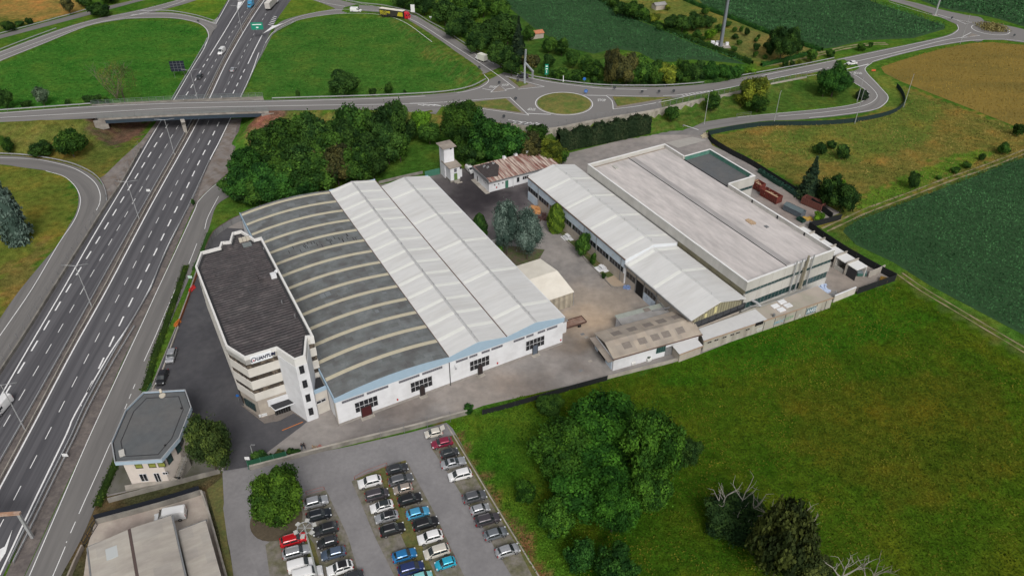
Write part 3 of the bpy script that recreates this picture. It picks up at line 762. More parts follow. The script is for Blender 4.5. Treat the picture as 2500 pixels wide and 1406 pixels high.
M_DFRAME = mat('dark_metal', (.03,.03,.032), .5)
M_STEEL = mat('galvanised_steel', (.42,.43,.44), .45, metal=.4, noise=.1, scale=2)
M_STEELD = mat('weathered_steel', (.2,.205,.21), .6, metal=.3, noise=.15, scale=2)
M_RUST = mat('brown_gutter', (.13,.085,.07), .8, noise=.2, scale=2)
M_DARKIN = mat('dark_interior', (.012,.011,.011), .95)  # near-black colour holds the shade inside door openings
M_WROOF = add_sheets(add_wave(mat('white_sheet_roof', (.58,.58,.572), .6, noise=.07, scale=.9, col2=(.50,.494,.478), scale2=.22, stretch=(.22,1.5,1), thr=(.48,.75)), 1.3, 'Y', .02, .02), 60, 1.02, .035, (1.03,1.03,1.03))
M_BAND = mat('translucent_sheet', (.66,.665,.63), .5, noise=.05, scale=.6)
M_GREY = add_sheets(add_wave(mat('grey_fibre_roof', (.16,.17,.17), .85, noise=.25, scale=1.4, col2=(.12,.12,.119), scale2=.35), 1.9, 'X', .03, .14), 2.1, 1.38, .15, (1.14,1.17,1.19))
M_SKYL = add_wave(mat('aged_rooflight', (.5,.455,.34), .6, noise=.1, scale=1.2), 1.9, 'X', .03, .12)
M_OFFR = add_sheets(add_wave(mat('brown_fibre_roof', (.070,.064,.067), .95, noise=.42, scale=1.6, col2=(.105,.097,.098), scale2=.45, thr=(.45,.7)), .36, 'Y', .16, .32, 1.0, 1.6), 2.4, 1.16, .16, (1.16,1.1,1.08))
M_CEMR = mat('weathered_cement_roof', (.30,.262,.222), .95, noise=.18, scale=.8, col2=(.22,.19,.165), scale2=.25)
M_CEMW = add_sheets(add_wave(mat('corrugated_cement_roof', (.38,.335,.285), .95, noise=.14, scale=1.2, col2=(.30,.262,.225), scale2=.3), 1.6, 'X', .03, .14), 1.15, 2.5, .12, (1.08,1.05,1.0))
M_GCEM = add_wave(mat('grey_corrugated_roof', (.29,.285,.28), .9, noise=.14, scale=1.2, col2=(.22,.21,.2), scale2=.3), 1.6, 'X', .03, .14)
M_DIRTY = mat('dirty_rooflight', (.19,.165,.145), .8, noise=.2, scale=1.5)
M_FELT = mat('felt_roof', (.098,.105,.11), .9, noise=.12, scale=.8, col2=(.115,.115,.115), scale2=.15)
M_DFELT = mat('dark_felt', (.035,.035,.038), .9, noise=.1, scale=1)
M_BIGR = mat('streaked_membrane_roof', (.50,.465,.45), .9, noise=.2, scale=.6, col2=(.41,.385,.375), scale2=.16, stretch=(1.6,.35,1))
M_RUSTR = add_wave(mat('rusty_sheet_roof', (.24,.105,.085), .85, noise=.3, scale=.9, col2=(.44,.36,.31), scale2=.9, stretch=(1.7,.14,1), thr=(.42,.56)), .3, 'X', .12, .3, .7, .5)
M_TENT = mat('cream_tarpaulin', (.70,.66,.58), .6, noise=.04, scale=.6, col2=(.64,.6,.52), scale2=.25)
M_TENTW = add_wave(mat('beige_curtain', (.36,.32,.25), .7, noise=.12, scale=.8, col2=(.28,.25,.2), scale2=.5), .22, 'X', .2, .2, .8, 1)
M_GREEN = mat('green_paint', (.05,.16,.11), .6, noise=.12, scale=1.5)
M_GGREEN = mat('green_cladding', (.06,.17,.13), .8, noise=.18, scale=.8, col2=(.09,.2,.16), scale2=.4)
M_RED = mat('red_paint', (.4,.03,.03), .5, noise=.1, scale=2)
M_YCOR = add_wave(mat('yellowed_corrugated', (.27,.25,.16), .9, noise=.15, scale=1, col2=(.19,.175,.12), scale2=.5, stretch=(1,1,.2)), .4, 'X', .08, .3)

def V2(a, b): return (a, b)
def ring(mb, poly, t, z0, z1):
    """wall of thickness t inside a closed outline"""
    inn = inset(poly, t); n = len(poly)
    for i in range(n):
        j = (i+1) % n; mb.prism([poly[i], poly[j], inn[j], inn[i]], z0, z1)
    return mb
def inset(poly, t):
    n = len(poly); a = sum(poly[i][0]*poly[(i+1) % n][1]-poly[(i+1) % n][0]*poly[i][1] for i in range(n))
    s = 1 if a > 0 else -1; out = []
    for i in range(n):
        p0, p1, p2 = Vector(poly[i-1]), Vector(poly[i]), Vector(poly[(i+1) % n])
        d0, d1 = (p1-p0).normalized(), (p2-p1).normalized()
        n0, n1 = Vector((-d0.y, d0.x))*s, Vector((-d1.y, d1.x))*s
        b = n0+n1
        k = t*2/max(b.length_squared, .35) if b.length > 1e-6 else t
        q = p1+b*k if b.length > 1e-6 else p1+n0*t
        out.append((q.x, q.y))
    return out
def extr(mb, prof, b0, b1):
    """profile in (a, z) carried along b; b0/b1 may be per-point"""
    n = len(prof); g = lambda b, i: b[i] if isinstance(b, (list, tuple)) else b
    vs = [(p[0], g(b0, i), p[1]) for i, p in enumerate(prof)]+[(p[0], g(b1, i), p[1]) for i, p in enumerate(prof)]
    fs = [(i, n+i, n+(i+1) % n, (i+1) % n) for i in range(n)]+[tuple(range(n)), tuple(range(n, 2*n))[::-1]]
    return mb.add(vs, fs)
def slab_roof(mb, top, th, b0, b1):
    prof = list(top)+[(x, z-th) for x, z in top[::-1]]
    return extr(mb, prof, b0, b1)
def window(parent, p, u, w, h, cols=1, rows=1, glass=None, frame=None, bar=.08, z=None, name='window', Fr=None, out=.05, sub=True):
    """glazing with mullions on a wall: p lower-left (a,b), u unit direction along the wall, outward normal is u turned right"""
    Fr = Fr or F; nx, ny = u[1], -u[0]
    z = z or 0
    def q(s, o): return (p[0]+u[0]*s+nx*o, p[1]+u[1]*s+ny*o)
    g = MB(Fr); g.prism([q(0, -.1), q(w, -.1), q(w, out), q(0, out)], z, z+h)
    go = g.build(name, glass or M_GLASS, parent)
    if not sub: return go
    f = MB(Fr); o0, o1 = out-.02, out+.06
    for k in range(cols+1):
        s = w*k/cols; s0, s1 = max(-bar/2, s-bar/2), min(w+bar/2, s+bar/2)
        f.prism([q(s0, o0), q(s1, o0), q(s1, o1), q(s0, o1)], z-bar/2, z+h+bar/2)
    for k in range(rows+1):
        zz = z+h*k/rows
        f.prism([q(0, o0+.004), q(w, o0+.004), q(w, o1-.006), q(0, o1-.006)], zz-bar/2+.003, zz+bar/2-.003)
    f.build('frame', frame or M_FRAME, go)
    return go
def panel(parent, name, m, p, u, w, h, z=0, out=.06, Fr=None):
    Fr = Fr or F; nx, ny = u[1], -u[0]
    def q(s, o): return (p[0]+u[0]*s+nx*o, p[1]+u[1]*s+ny*o)
    return MB(Fr).prism([q(0, -.05), q(w, -.05), q(w, out), q(0, out)], z, z+h).build(name, m, parent)
UX, UY, NX, NY = (1,0), (0,1), (-1,0), (0,-1)

# ---------------- main production hall
hall = fthing('factory_hall', 'largest hall, one grey arched roof with pale strips beside two white gabled roofs', 'factory hall', 26.6, 0)
W = MB(F)
fp = [(0,0),(53.2,0),(53.2,75.6),(38.7,75.6),(38.7,80.4),(0,81)]
W.prism(fp, 0, 7.55); W.build('wall', M_WHITE, hall)
MB(F).prism([(-.06,-.07),(53.27,-.07),(53.27,3),(-.06,3)], 0, .72).build('plinth', mat('grey_plinth', (.27,.25,.23), .9, noise=.2, scale=1.2), hall)
MB(F).box(-.1,.02,-.09,1.2,.7,6.8).build('corner_pier', M_CREAM, hall)
def arch(a): t = a/24.8; return 7.98+.3*t+1.0*(1-(2*t-1)**2)
na = 26
top = [(a, arch(a)) for a in np.linspace(0, 24.78, na)]
slab_roof(MB(F), top, .18, -.02, 80.95).build('arched_roof', M_GREY, hall, smooth=False)
for k in range(14):
    b = 5.75+5.675*k
    slab_roof(MB(F), [(a, arch(a)+.1) for a in np.linspace(.12, 24.7, na)], .12, b-.48, b+.48).build('rooflight_strip', M_SKYL, hall)
V, R1, R2 = 8.3, 9.65, 9.5
E2 = 8.05
g1 = [(24.95,V),(31.75,R1),(38.55,V)]; g2 = [(38.85,V),(45.95,R2),(53.35,E2)]
slab_roof(MB(F), g1, .15, -.12, 80.5).build('gable_roof', M_WROOF, hall)
slab_roof(MB(F), g2, .15, -.12, 75.9).build('gable_roof', M_WROOF, hall)
def bands(parent, g, bs, w=.95, dz=.045):
    for b in bs:
        for (x0, z0), (x1, z1) in ((g[0], g[1]), (g[1], g[2])):
            t0 = .03; t1 = .97
            slab_roof(MB(F), [(x0+(x1-x0)*t0, z0+(z1-z0)*t0+dz), (x0+(x1-x0)*t1, z0+(z1-z0)*t1+dz)], .06, b-w/2, b+w/2).build('rooflight_band', M_BAND, parent)
bands(hall, g1, [5.75+5.675*k for k in range(14)])
bands(hall, g2, (6.8, 22.1, 37.4, 52.4, 67.6))
for x, z in ((31.75, R1), (45.95, R2)):
    mb = MB(F); slab_roof(mb, [(x-.32, z-.02), (x, z+.07), (x+.32, z-.02)], .06, -.15, 75.9 if x > 40 else 80.5)
    mb.build('ridge_cap', mat('ridge_flashing', (.42,.42,.42), .6, noise=.25, scale=1.5), hall)
    mb = MB(F); n = 12
    for k in range(n):
        b = 3+k*6.6; mb.tube((x, b, z), (x, b, z+.75), .03, n=4); mb.tube((x-.15, b, z+.7), (x+.15, b, z+.7), .03, n=4)
    mb.path([(x, b, z+.6) for b in np.linspace(3, 75.5, 12)], .012, n=3)
    mb.build('safety_line', M_STEELD, hall)
MB(F).box(38.58,38.82,-.1,80.4,8.05,8.26).build('valley_gutter', M_RUST, hall)
MB(F).box(53.36,53.6,-.1,75.6,7.78,8.0).build('eave_gutter', M_WHITE, hall)
MB(F).box(24.8,24.93,-.1,80.9,8.0,8.36).build('roof_edge', M_RUST, hall)
MB(F).box(-.22,-.02,-.1,80.95,6.8,8.12).build('side_fascia', M_BLUE, hall)
fa = MB(F)
prof = [(-.2,6.78),(53.36,6.78),(53.36,E2-.12),(45.95,R2-.14),(38.7,V-.14),(31.75,R1-.14),(24.85,V-.14)]+[(a, z-.14) for a, z in top[::-1]][1:]+[(-.2,7.9)]
extr(fa, prof[::-1], -.2, -.02); fa.build('blue_fascia', M_BLUE, hall)
ba = MB(F); extr(ba, [(0,7.5),(24.8,7.5)]+[(a, z-.2) for a, z in top[::-1]], 80.9, 80.99); ba.build('end_wall', M_GREY, hall)
MB(F).box(38.8,53.3,75.5,75.9,7.5,8.25).build('end_fascia', M_BLUE, hall); MB(F).box(24.9,38.7,80.45,80.75,7.5,8.5).build('end_fascia', M_BLUE, hall)
for a0, w, d0, d1, dm in ((3.75,4.8,4.9,6.95,'dark_red_door'),(15.9,4.85,17.9,18.8,None),(29.65,4.7,31.6,32.5,None),(43.55,4.75,45.35,46.5,'slate_door')):
    window(hall, (a0, 0), UX, w, 2.75, 5, 2, M_GLASS, M_FRAME, .07, z=2.0)
    m = {'dark_red_door': mat('dark_red_door', (.055,.012,.013), .6), 'slate_door': mat('slate_door', (.09,.11,.14), .6), None: mat('black_door', (.03,.022,.022), .6)}[dm]
    d = panel(hall, 'door', m, (d0, 0), UX, d1-d0, 2.85, 0, .16)
    MB(F).box(d0-.12, d0, -.22, 0, 0, 2.95).box(d1, d1+.12, -.22, 0, 0, 2.95).box(d0-.12, d1+.12, -.22, 0, 2.85, 3.0).build('door_frame', M_DFRAME, d)
    MB(F).box(d0-.4, d1+.4, -1.0, -.07, .05, .2).build('step', M_CONC, hall)
M_LOUV = mat('grey_louvre', (.12,.12,.14), .6)
for a0, a1 in ((1.32,5.89),(6.56,11.12),(13.49,18.04),(18.7,23.25),(26.47,29.19),(29.64,31.5),(32.58,34.49),(34.95,37.65),(40.44,43.13),(43.61,45.42),(46.56,48.42),(48.91,51.6)):
    window(hall, (a0, 0), UX, a1-a0, .55, max(3, int((a1-a0)/.45)), 1, M_LOUV, mat('louvre_frame', (.25,.25,.27), .6), .05, z=5.82, name='louvre')
MB(F).tube((24.87,-.12,.1), (24.87,-.12,6.8), .09).build('downpipe', M_DFRAME, hall)
for a in (12.6, 36.2, 52.6): MB(F).box(a, a+.3, -.14, -.02, 1.3, 1.75).build('hose_cabinet', M_RED, hall)
MB(F).tube((26,-.1,5.4), (26,-.9,5.2), .05).box(25.85,26.15,-1.1,-.8,5.05,5.25).build('wall_lamp', M_STEEL, hall)
# sheets patched in and slipped on the arched roof
rs = random.Random(4)
for k in range(26):
    a = rs.uniform(6, 23); b = rs.choice([5.75+5.675*8.5, 5.75+5.675*8.5, 5.75+5.675*8.5+.6])+rs.uniform(-1.6, 1.6)
    MB(F).box(a, a+.16, b-.7, b+.7, arch(a)-.05, arch(a)+.03).build('loose_sheet', M_DFELT, hall)
for a, b, w, d in ((7.4,31.5,1.1,1.6),(8.7,31.6,1.1,1.6),(12.2,11.6,.7,.9),(16.5,20.2,.8,1.1),(20.5,26.5,.9,.6),(3.5,66.5,.8,.5),(18,62,1.2,.8)):
    slab_roof(MB(F), [(a, arch(a)+.07), (a+w, arch(a+w)+.07)], .1, b, b+d).build('replaced_sheet', mat('new_sheet', (.17,.19,.2), .7), hall)

# link between office and hall
lk = fthing('link_block', 'low link block with dark flat roof squeezed between office tower and hall', 'annex', -1.6, 5)
MB(F).prism([(-3.35,5.0),(-.15,5.35),(-.15,9.2),(-3.35,9.6)], 0, 6.1).build('wall', M_CREAM, lk)
MB(F).prism([(-3.4,5.1),(-.3,5.45),(-.3,9.2),(-3.35,9.5)], 6.1, 6.25).build('roof', M_DFELT, lk)
MB(F).prism([(-3.45,4.85),(-.1,5.2),(-.1,5.4),(-3.45,5.05)], 6.0, 7.0).build('blue_fascia', M_BLUE, lk)
window(lk, (-2.75, 4.98), (.994,.11), 2.0, .7, 2, 1, z=3.2)
MB(F).prism([(-3.3,51.5),(-.25,51.2),(-.25,57),(-3.3,57)], 0, 5.5).build('rear_block', M_CREAM, lk)

# ---------------- office tower
off = fthing('office_building', 'four storey white office block with brown corrugated roof and blue name lettering', 'office building', -8, 9.4)
OP = [(-13.54,9.42),(-7.43,9.36),(-5.3,4.26),(-3.04,4.32),(-1.11,9.75),(.12,9.3),(.12,51.1),(-1.51,51.07),(-3.43,56.45),(-5.6,56.45),(-6.97,52.92),(-8.8,53.59),(-9.61,51.47),(-13.82,51.43),(-16.07,45.85),(-15.95,14.69)]
OB = [(-13.54,9.42),(-7.43,9.36),(-5.0,9.6),(.12,9.6),(.12,51.1),(-5,51.3),(-9.61,51.47),(-13.82,51.43),(-16.07,45.85),(-15.95,14.69)]
M_SPAN = mat('spandrel_panel', (.60,.575,.53), .8, noise=.04, scale=.8, col2=(.54,.515,.47), scale2=.25)
MB(F).prism(inset(OB, .3), 0, 5.3).build('ground_floor', M_BEIGE, off)
for z0, z1 in ((5.25,7.2),(8.35,10.5),(11.7,13.8),(15.0,16.15)):
    MB(F).prism(OB, z0, z1).build('spandrel', M_SPAN, off)
for z0, z1 in ((7.2,8.35),(10.5,11.7),(13.8,15.0)):
    wbp = inset(OB, .13)
    w_ = MB(F).prism(wbp, z0, z1).build('window_band', M_GLASSB, off)
    mb = MB(F)
    for i in range(len(wbp)):
        p, q = Vector(wbp[i]), Vector(wbp[(i+1) % len(wbp)])
        if (q-p).length < 2 or i not in (0, 7, 8, 9): continue
        n = int((q-p).length/1.15); d = (q-p).normalized()
        for k in range(1, n):
            c = p+(q-p)*k/n; mb.obox((c.x, c.y), (d.x, d.y), .07, .14, z0+.003, z1-.003)
    mb.build('mullion', M_DFRAME, w_)
TW = [(-7.5,9.9),(-7.5,9.33),(-5.33,4.2),(-3.0,4.26),(-1.1,9.6),(-1.1,9.9)]
MB(F).prism(TW, 0, 15.05).build('stair_tower', M_WHITE, off)
RT = [(-1.4,50.8),(-3.43,56.45),(-5.6,56.45),(-6.97,52.92),(-8.8,53.59),(-9.7,51.0)]
MB(F).prism(RT, 0, 15.05).build('stair_tower', M_WHITE, off)
MB(F).prism(inset(OP, .05), 15.0, 16.1).build('top_band', M_SPAN, off)
par = MB(F); ring(par, OP, .42, 15.02, 17.0); par.build('parapet', mat('parapet_white', (.64,.63,.61), .8, noise=.05, scale=1), off)
MB(F).prism(inset(OP, .44), 16.0, 16.22).build('roof', M_OFFR, off)
mb = MB(F); ring(mb, inset(OP, .44), .5, 16.1, 16.32); mb.build('roof_gutter', M_DFELT, off)
for z in (13.05, 9.27, 5.42, 1.62): window(off, (-4.72, 4.225), (1, .026), .88, 1.9, 2, 3, M_GLASS, M_DFRAME, .05, z=z)
window(off, (-15.35, 13.55), (.43,-.903), 3.2, 1.9, 5, 1, M_GLASSG, M_DFRAME, .06, z=1.6)
for k in range(9): window(off, (-15.68, 44.5-3.5*k), NY, 2.6, 1.6, 3, 1, M_GLASSB, M_DFRAME, .06, z=1.8)
# entrance
MB(F).box(-10.6,-7.45,8.95,9.5,0,3.0).build('entrance_recess', M_DARKIN, off)  # solid box, the entrance's shade is put into its colour
MB(F).box(-11.5,-7.3,9.1,9.4,3.0,4.6).build('entrance_panel', M_WHITE, off)
ca = MB(F); ca.prism([(-11.35,9.4),(-7.4,9.35),(-6.65,7.4),(-10.7,7.2)], 3.08, 3.3); co = ca.build('canopy', M_WHITE, off)
MB(F).prism([(-11.28,9.35),(-7.42,9.3),(-6.72,7.48),(-10.62,7.3)], 3.3, 3.34).build('canopy_top', M_DFELT, co)
mb = MB(F)
for k in range(7): mb.box(-10.5+k*.5, -10.46+k*.5, 8.88, 8.94, .1, 2.9)
mb.build('glass_door_frame', M_STEELD, off)
M_PAVE = mat('brown_paving', (.17,.15,.135), .9, noise=.2, scale=1.5)
MB(F).prism([(-16.2,15.5),(-13.26,8.0),(-10.2,7.3),(-7.2,8.0),(-5.5,4.3),(-5,9),(-13,12)], .05, .2).build('pavement', M_PAVE, None, kind='structure')
# name sign on the top band
panel(off, 'sign_board', mat('sign_white', (.72,.74,.77), .6), (-12.55, 9.36), UX, 4.1, 1.75, 15.0-.02, .06)
def wall_text(parent, name, m, s, a, b, z, h, out=.1, shear=.25, u=UX, Fr=None, sx=1.0, ext=.02, bold=.02, spacing=1.0):
    vs, fs = text_mesh(s, 1.0, ext, shear, bold, 'LEFT', spacing)
    nx, ny = u[1], -u[0]
    mb = MB(Fr or F); mb.add([(a+v.x*h*sx*u[0]+nx*(out+v.z), b+v.x*h*sx*u[1]+ny*(out+v.z), z+v.y*h) for v in vs], fs)
    return mb.build(name, m, parent)
M_NAVY = mat('navy_letters', (.008,.012,.045), .5)
wall_text(off, 'lettering', M_NAVY, 'UANTUM', -11.5, 9.36, 15.8, 1.06, sx=.80, bold=.04)
q = MB(F)
for k in range(22):
    t0, t1 = 2*math.pi*k/22, 2*math.pi*(k+1)/22
    if 0.70 < k/22 < 0.80: continue
    pt = lambda r, t: (-12.02+r*.52*math.cos(t)+.12*math.sin(t), 9.26, 15.86+r*.6*math.sin(t))
    q.add([pt(1, t0), pt(1, t1), pt(.7, t1), pt(.7, t0)], [(0, 1, 2, 3)])
q.build('emblem_ring', M_NAVY, off)
q = MB(F)
for k in range(3):
    t = math.radians(90+120*k+20); c, s_ = math.cos(t), math.sin(t)
    q.add([(-12.02-.1*s_, 9.25, 15.72+.1*c), (-12.02+.1*s_, 9.25, 15.72-.1*c), (-12.02+.4*c, 9.25, 15.72+.42*s_)], [(0, 1, 2)])
q.build('emblem_star', mat('emblem_red', (.5,.01,.03), .5), off)
# roof plant
def roofbox(parent, name, m, a0, a1, b0, b1, z0, z1): return MB(F).box(a0, a1, b0, b1, z0, z1).build(name, m, parent)
roofbox(off, 'roof_hatch', M_OFFR, -4.6, -2.2, 33.6, 36.2, 16.2, 17.0)
roofbox(off, 'air_unit', M_WHITE, -2.1, -.9, 33.6, 34.8, 16.3, 17.3)
MB(F).tube((-.8,34.9,17.0), (-.3,35.1,17.2), .42, n=12).build('air_unit_fan', M_WHITE, off)
for k in range(3): roofbox(off, 'water_tank', mat('beige_tank', (.5,.46,.38), .7), -4.9+.85*k, -4.15+.85*k, 52.1, 53.1, 16.2, 17.0)
roofbox(off, 'glazed_hatch', mat('pale_hatch', (.16,.18,.18), .5), -4.6, -2.6, 49.5, 51.2, 16.2, 16.45)
roofbox(off, 'roof_hatch', M_OFFR, -9.0, -6.9, 50.2, 51.6, 16.2, 16.9)
for a, b in ((-8,53),(-5.6,54.9),(-.6,46.3),(-1.3,18),(-2.4,24)): MB(F).tube((a,b,16.2), (a,b,17.0), .14, n=8).build('vent', M_STEELD, off)
# ---------------- blue edged office by the gate
gh = fthing('gate_office', 'cream office with grey flat roof, pale blue edge and clipped corners beside the motorway', 'office building', -33, 2)
ZG = 7.6
gp = [loc(x, y, ZG) for x, y in ((349,956),(452.5,950),(467.5,992.5),(438.4,1068),(393.6,1121),(279,1128),(271,1079),(305.6,1000))]
gw = inset(gp, 1.05)
MB(F).prism(gw, 0, 6.9).build('wall', mat('cream_office_wall', (.58,.52,.47), .85, noise=.08, scale=.8), gh)
mb = MB(F); ring(mb, gp, .16, 6.72, ZG); mb.build('blue_fascia', mat('pale_blue_edge', (.34,.43,.51), .6, noise=.05, scale=1), gh)
MB(F).prism(inset(gp, .17), 6.8, 7.25).build('roof', M_FELT, gh)
mb = MB(F); ring(mb, inset(gp, .2), .14, 7.1, 7.28); ring(mb, inset(gp, 1.5), .16, 7.12, 7.29); mb.build('roof_gutter', M_DFELT, gh)
mb = MB(F); ring(mb, gp, .2, ZG, ZG+.04); mb.build('roof_capping', M_STEEL, gh)
c_ = loc(*(240+975/6.25, 940+150/6.25), 7.5)
MB(F).tube((c_[0],c_[1],7.15), (c_[0],c_[1],7.5), .62, n=14).tube((c_[0]-.1,c_[1]+.9,7.4), (c_[0]-.1,c_[1]+1.4,8.0), .25, n=8).build('roof_fan', mat('beige_metal', (.5,.46,.38), .6), gh)
c_ = loc(299, 1106, 7.5); roofbox(gh, 'air_unit', M_PALE, c_[0]-.55, c_[0]+.35, c_[1]-.6, c_[1]+.8, 7.15, 7.75)
for x, y in ((443,997),(403,1088)):
    c_ = loc(x, y, 7.3); MB(F).tube((*c_,7.15), (*c_,7.6), .15, n=6).build('vent', M_DFRAME, gh)
pf, pe = gw[5], gw[4]                      # front wall runs from left corner to right corner
u_ = Vector(pe)-Vector(pf); ln = u_.length; u_ = (u_.x/ln, u_.y/ln)
M_BLIND = mat('olive_blind', (.22,.24,.05), .7)
for s in (2.0, 4.4, 6.1):
    w_ = window(gh, (pf[0]+u_[0]*s, pf[1]+u_[1]*s), u_, 1.25, 1.9, 1, 2, M_GLASS, M_DFRAME, .06, z=4.5)
    MB(F).prism([(pf[0]+u_[0]*(s+t)+u_[1]*o, pf[1]+u_[1]*(s+t)-u_[0]*o) for t, o in ((.05,.0),(1.2,.0),(1.2,.07),(.05,.07))], 4.6, 5.6).build('blind', M_BLIND, w_)
window(gh, (pf[0]+u_[0]*2.0, pf[1]+u_[1]*2.0), u_, 1.3, 2.0, 2, 1, z=.9); window(gh, (pf[0]+u_[0]*4.6, pf[1]+u_[1]*4.6), u_, 1.0, 2.6, 2, 1, z=.3, name='door')
window(gh, (pf[0]+u_[0]*6.3, pf[1]+u_[1]*6.3), u_, .9, .6, 2, 1, z=2.4)
for i0, i1, ss in ((4,3,(1.2,3.9)), (3,2,(1.3,4.5))):
    p, q = Vector(gw[i0]), Vector(gw[i1]); d = (q-p).normalized()
    for s in ss: window(gh, (p.x+d.x*s, p.y+d.y*s), (d.x, d.y), 1.3, 2.2, 1, 2, M_GLASSG, M_DFRAME, .07, z=3.6)
p = Vector(gw[4]); d = (Vector(gw[3])-p).normalized(); nn = Vector((d.y, -d.x))
mb = MB(F)
for k in range(9):
    c = p+d*(.6+k*.45)+nn*1.1; mb.obox((c.x, c.y), (d.x, d.y), .45, 1.3, 0, .25+.3*k)
st = mb.build('outside_stair', M_CONCD, gh)
mb = MB(F); mb.path([(*(p+d*(.4+k*.9)+nn*1.75), 1.2+.6*k) for k in range(5)], .04, 4)
for k in range(5): c = p+d*(.4+k*.9)+nn*1.75; mb.tube((*c, .3+.5*k), (*c, 1.2+.6*k), .03, n=4)
mb.build('handrail', M_STEELD, st)
MB(F).prism([(pf[0]-1.2,pf[1]-1.1),(pe[0]+2.2,pe[1]-1.1),(pe[0]+2.2,pe[1]),(pf[0]-1.2,pf[1])], .05, .55).build('terrace', M_CONC, gh)

# ---------------- near shed at the bottom edge
bs = fthing('warehouse', 'low warehouse with pale cement roof and dark ridge strip at the bottom edge', 'warehouse', -40, -12)
roofp = [(-46.4,-11.0+.0),(-39.9,-10.7),(-33.25,-11.0),(-33.1,-40),(-46.0,-40)]
zr = lambda a, b: 5.0+.5*(1-abs(a+39.8)/6.6)
mb = MB(F)
slab_roof(mb, [(-46.3,5.0),(-40.05,5.5)], .25, -11.0, -40); slab_roof(mb, [(-39.55,5.5),(-33.2,5.0)], .25, -11.0, -40)
M_SHEDR = add_sheets(mat('patched_cement_roof', (.37,.345,.31), .95, noise=.12, scale=.6, col2=(.3,.275,.25), scale2=.22, stretch=(.5,1.5,1)), 2.6, 2.2, .07, (1.06,1.05,1.02))
mb.build('roof', M_SHEDR, bs)
MB(F).box(-40.05,-39.55,-40,-10.98,5.3,5.52).build('ridge_strip', mat('brown_ridge', (.085,.06,.055), .8), bs)
MB(F).box(-43.8,-41.5,-15.6,-13.2,5.28,5.34).build('rooflight', mat('bluish_sheet', (.43,.45,.45), .6), bs)
MB(F).box(-46.0,-33.5,-40,-11.3,0,4.85).build('wall', M_BEIGE, bs)
MB(F).box(-33.2,-32.9,-40,-11,4.7,4.95).box(-46.6,-46.35,-40,-11,4.7,4.95).box(-46.3,-33.2,-10.98,-10.85,4.8,5.05).build('gutter', M_STEELD, bs)
mb = MB(F); mb.prism([(-32.8,-13.9),(-28.2,-13.9),(-28.0,-40),(-32.8,-40)], 3.7, 3.95); mb.build('side_roof', M_SHEDR, bs)
MB(F).prism([(-32.7,-14.1),(-28.5,-14.1),(-28.3,-40),(-32.7,-40)], 0, 3.68).build('side_wall', M_BEIGE, bs)
MB(F).box(-32.85,-28.0,-13.98,-13.85,3.6,3.98).build('gutter', M_STEELD, bs)
# ---------------- transformer tower
tw = fthing('transformer_tower', 'white square tower with brown slab roof and lower wing with green door', 'tower', 65, 82.4)
MB(F).box(63.4,66.6,82.3,88.2,0,5.0).build('wing_wall', M_WHITE, tw); MB(F).prism([(62.9,81.9),(67.2,81.9),(67.2,87.9),(62.9,87.9)], 5.0, 5.25).build('wing_roof', M_CEMR, tw)
MB(F).box(63.1,66.5,85.9,89.4,0,10.3).build('shaft', M_WHITE, tw); MB(F).box(62.4,67.1,85.1,90.0,10.3,10.55).build('shaft_roof', M_CEMR, tw)
MB(F).box(66.6,68.2,84.2,86.2,0,2.9).build('side_box', M_WHITE, tw); MB(F).box(66.6,68.3,84.1,86.3,2.9,3.0).build('side_box_roof', M_DFELT, tw)
window(tw, (64.6,82.3), UX, 1.0, 2.6, 2, 3, mat('moss_green', (.13,.19,.04), .7), M_GREEN, .06, z=.3, name='door'); window(tw, (64.6,82.3), UX, 1.0, 1.3, 1, 1, M_LOUV, M_FRAME, .06, z=3.3)
MB(F).box(65.2,65.8,85.84,85.9,9.4,9.8).build('vent', M_DFRAME, tw)
MB(F).box(63.3,66.65,82.22,88.2,0,.7).build('plinth', M_CONCD, tw)
MB(F).box(64.3,66.0,81.2,82.2,.05,.5).box(64.8,66.6,80.6,81.2,.05,.3).build('step', M_CONC, tw)
# ---------------- rusty roofed store
rb = fthing('rusty_roof_store', 'long low white building with red rusted sheet roof and round windows in the upper yard', 'storage building', 82, 71)
MB(F).box(71,95.4,71.1,81.4,0,3.35).build('wall', M_WHITE, rb)
mb = MB(F); mb.add([(70.75,70.8,3.4),(95.7,70.8,3.4),(95.7,81.8,4.1),(70.75,81.8,4.1),(70.75,70.8,3.55),(95.7,70.8,3.55),(95.7,81.8,4.25),(70.75,81.8,4.25)],
  [(0,3,2,1),(4,5,6,7),(0,1,5,4),(1,2,6,5),(2,3,7,6),(3,0,4,7)]); mb.build('roof', M_RUSTR, rb)
mb = MB(F); mb.add([(71.1,73.6,3.8),(75.2,73.0,3.76),(78.4,78.5,4.1),(77.8,81.2,4.27),(71.2,81.2,4.27)], [(0,1,2,3,4)]); mb.build('tar_patch', mat('tar', (.05,.042,.042), .9, noise=.3, scale=1.2), rb)
MB(F).box(70.6,70.8,70.7,81.8,3.3,4.35).box(70.6,95.8,70.6,70.8,3.3,3.62).build('roof_edge', M_STEELD, rb)
for a, b in ((73.5,79.5),(74.2,78.4),(77,80)): MB(F).tube((a,b,4), (a,b,4.7), .2, n=7).box(a-.1,a+.6,b-.1,b+.3,4.3,4.7).build('roof_vent', M_STEEL, rb)
for a in (81.5,85.6,89.8): MB(F).box(a,a+.9,81.2,82.2,3.9,4.9).build('chimney', M_WHITE, rb)
for a in (72.7,74.1,75.5): window(rb, (a,71.1), UX, .45, .55, 1, 1, z=1.9)
window(rb, (76.6,71.1), UX, 1.0, 2.5, 1, 2, M_GREEN, M_GREEN, .06, z=.1, name='door')
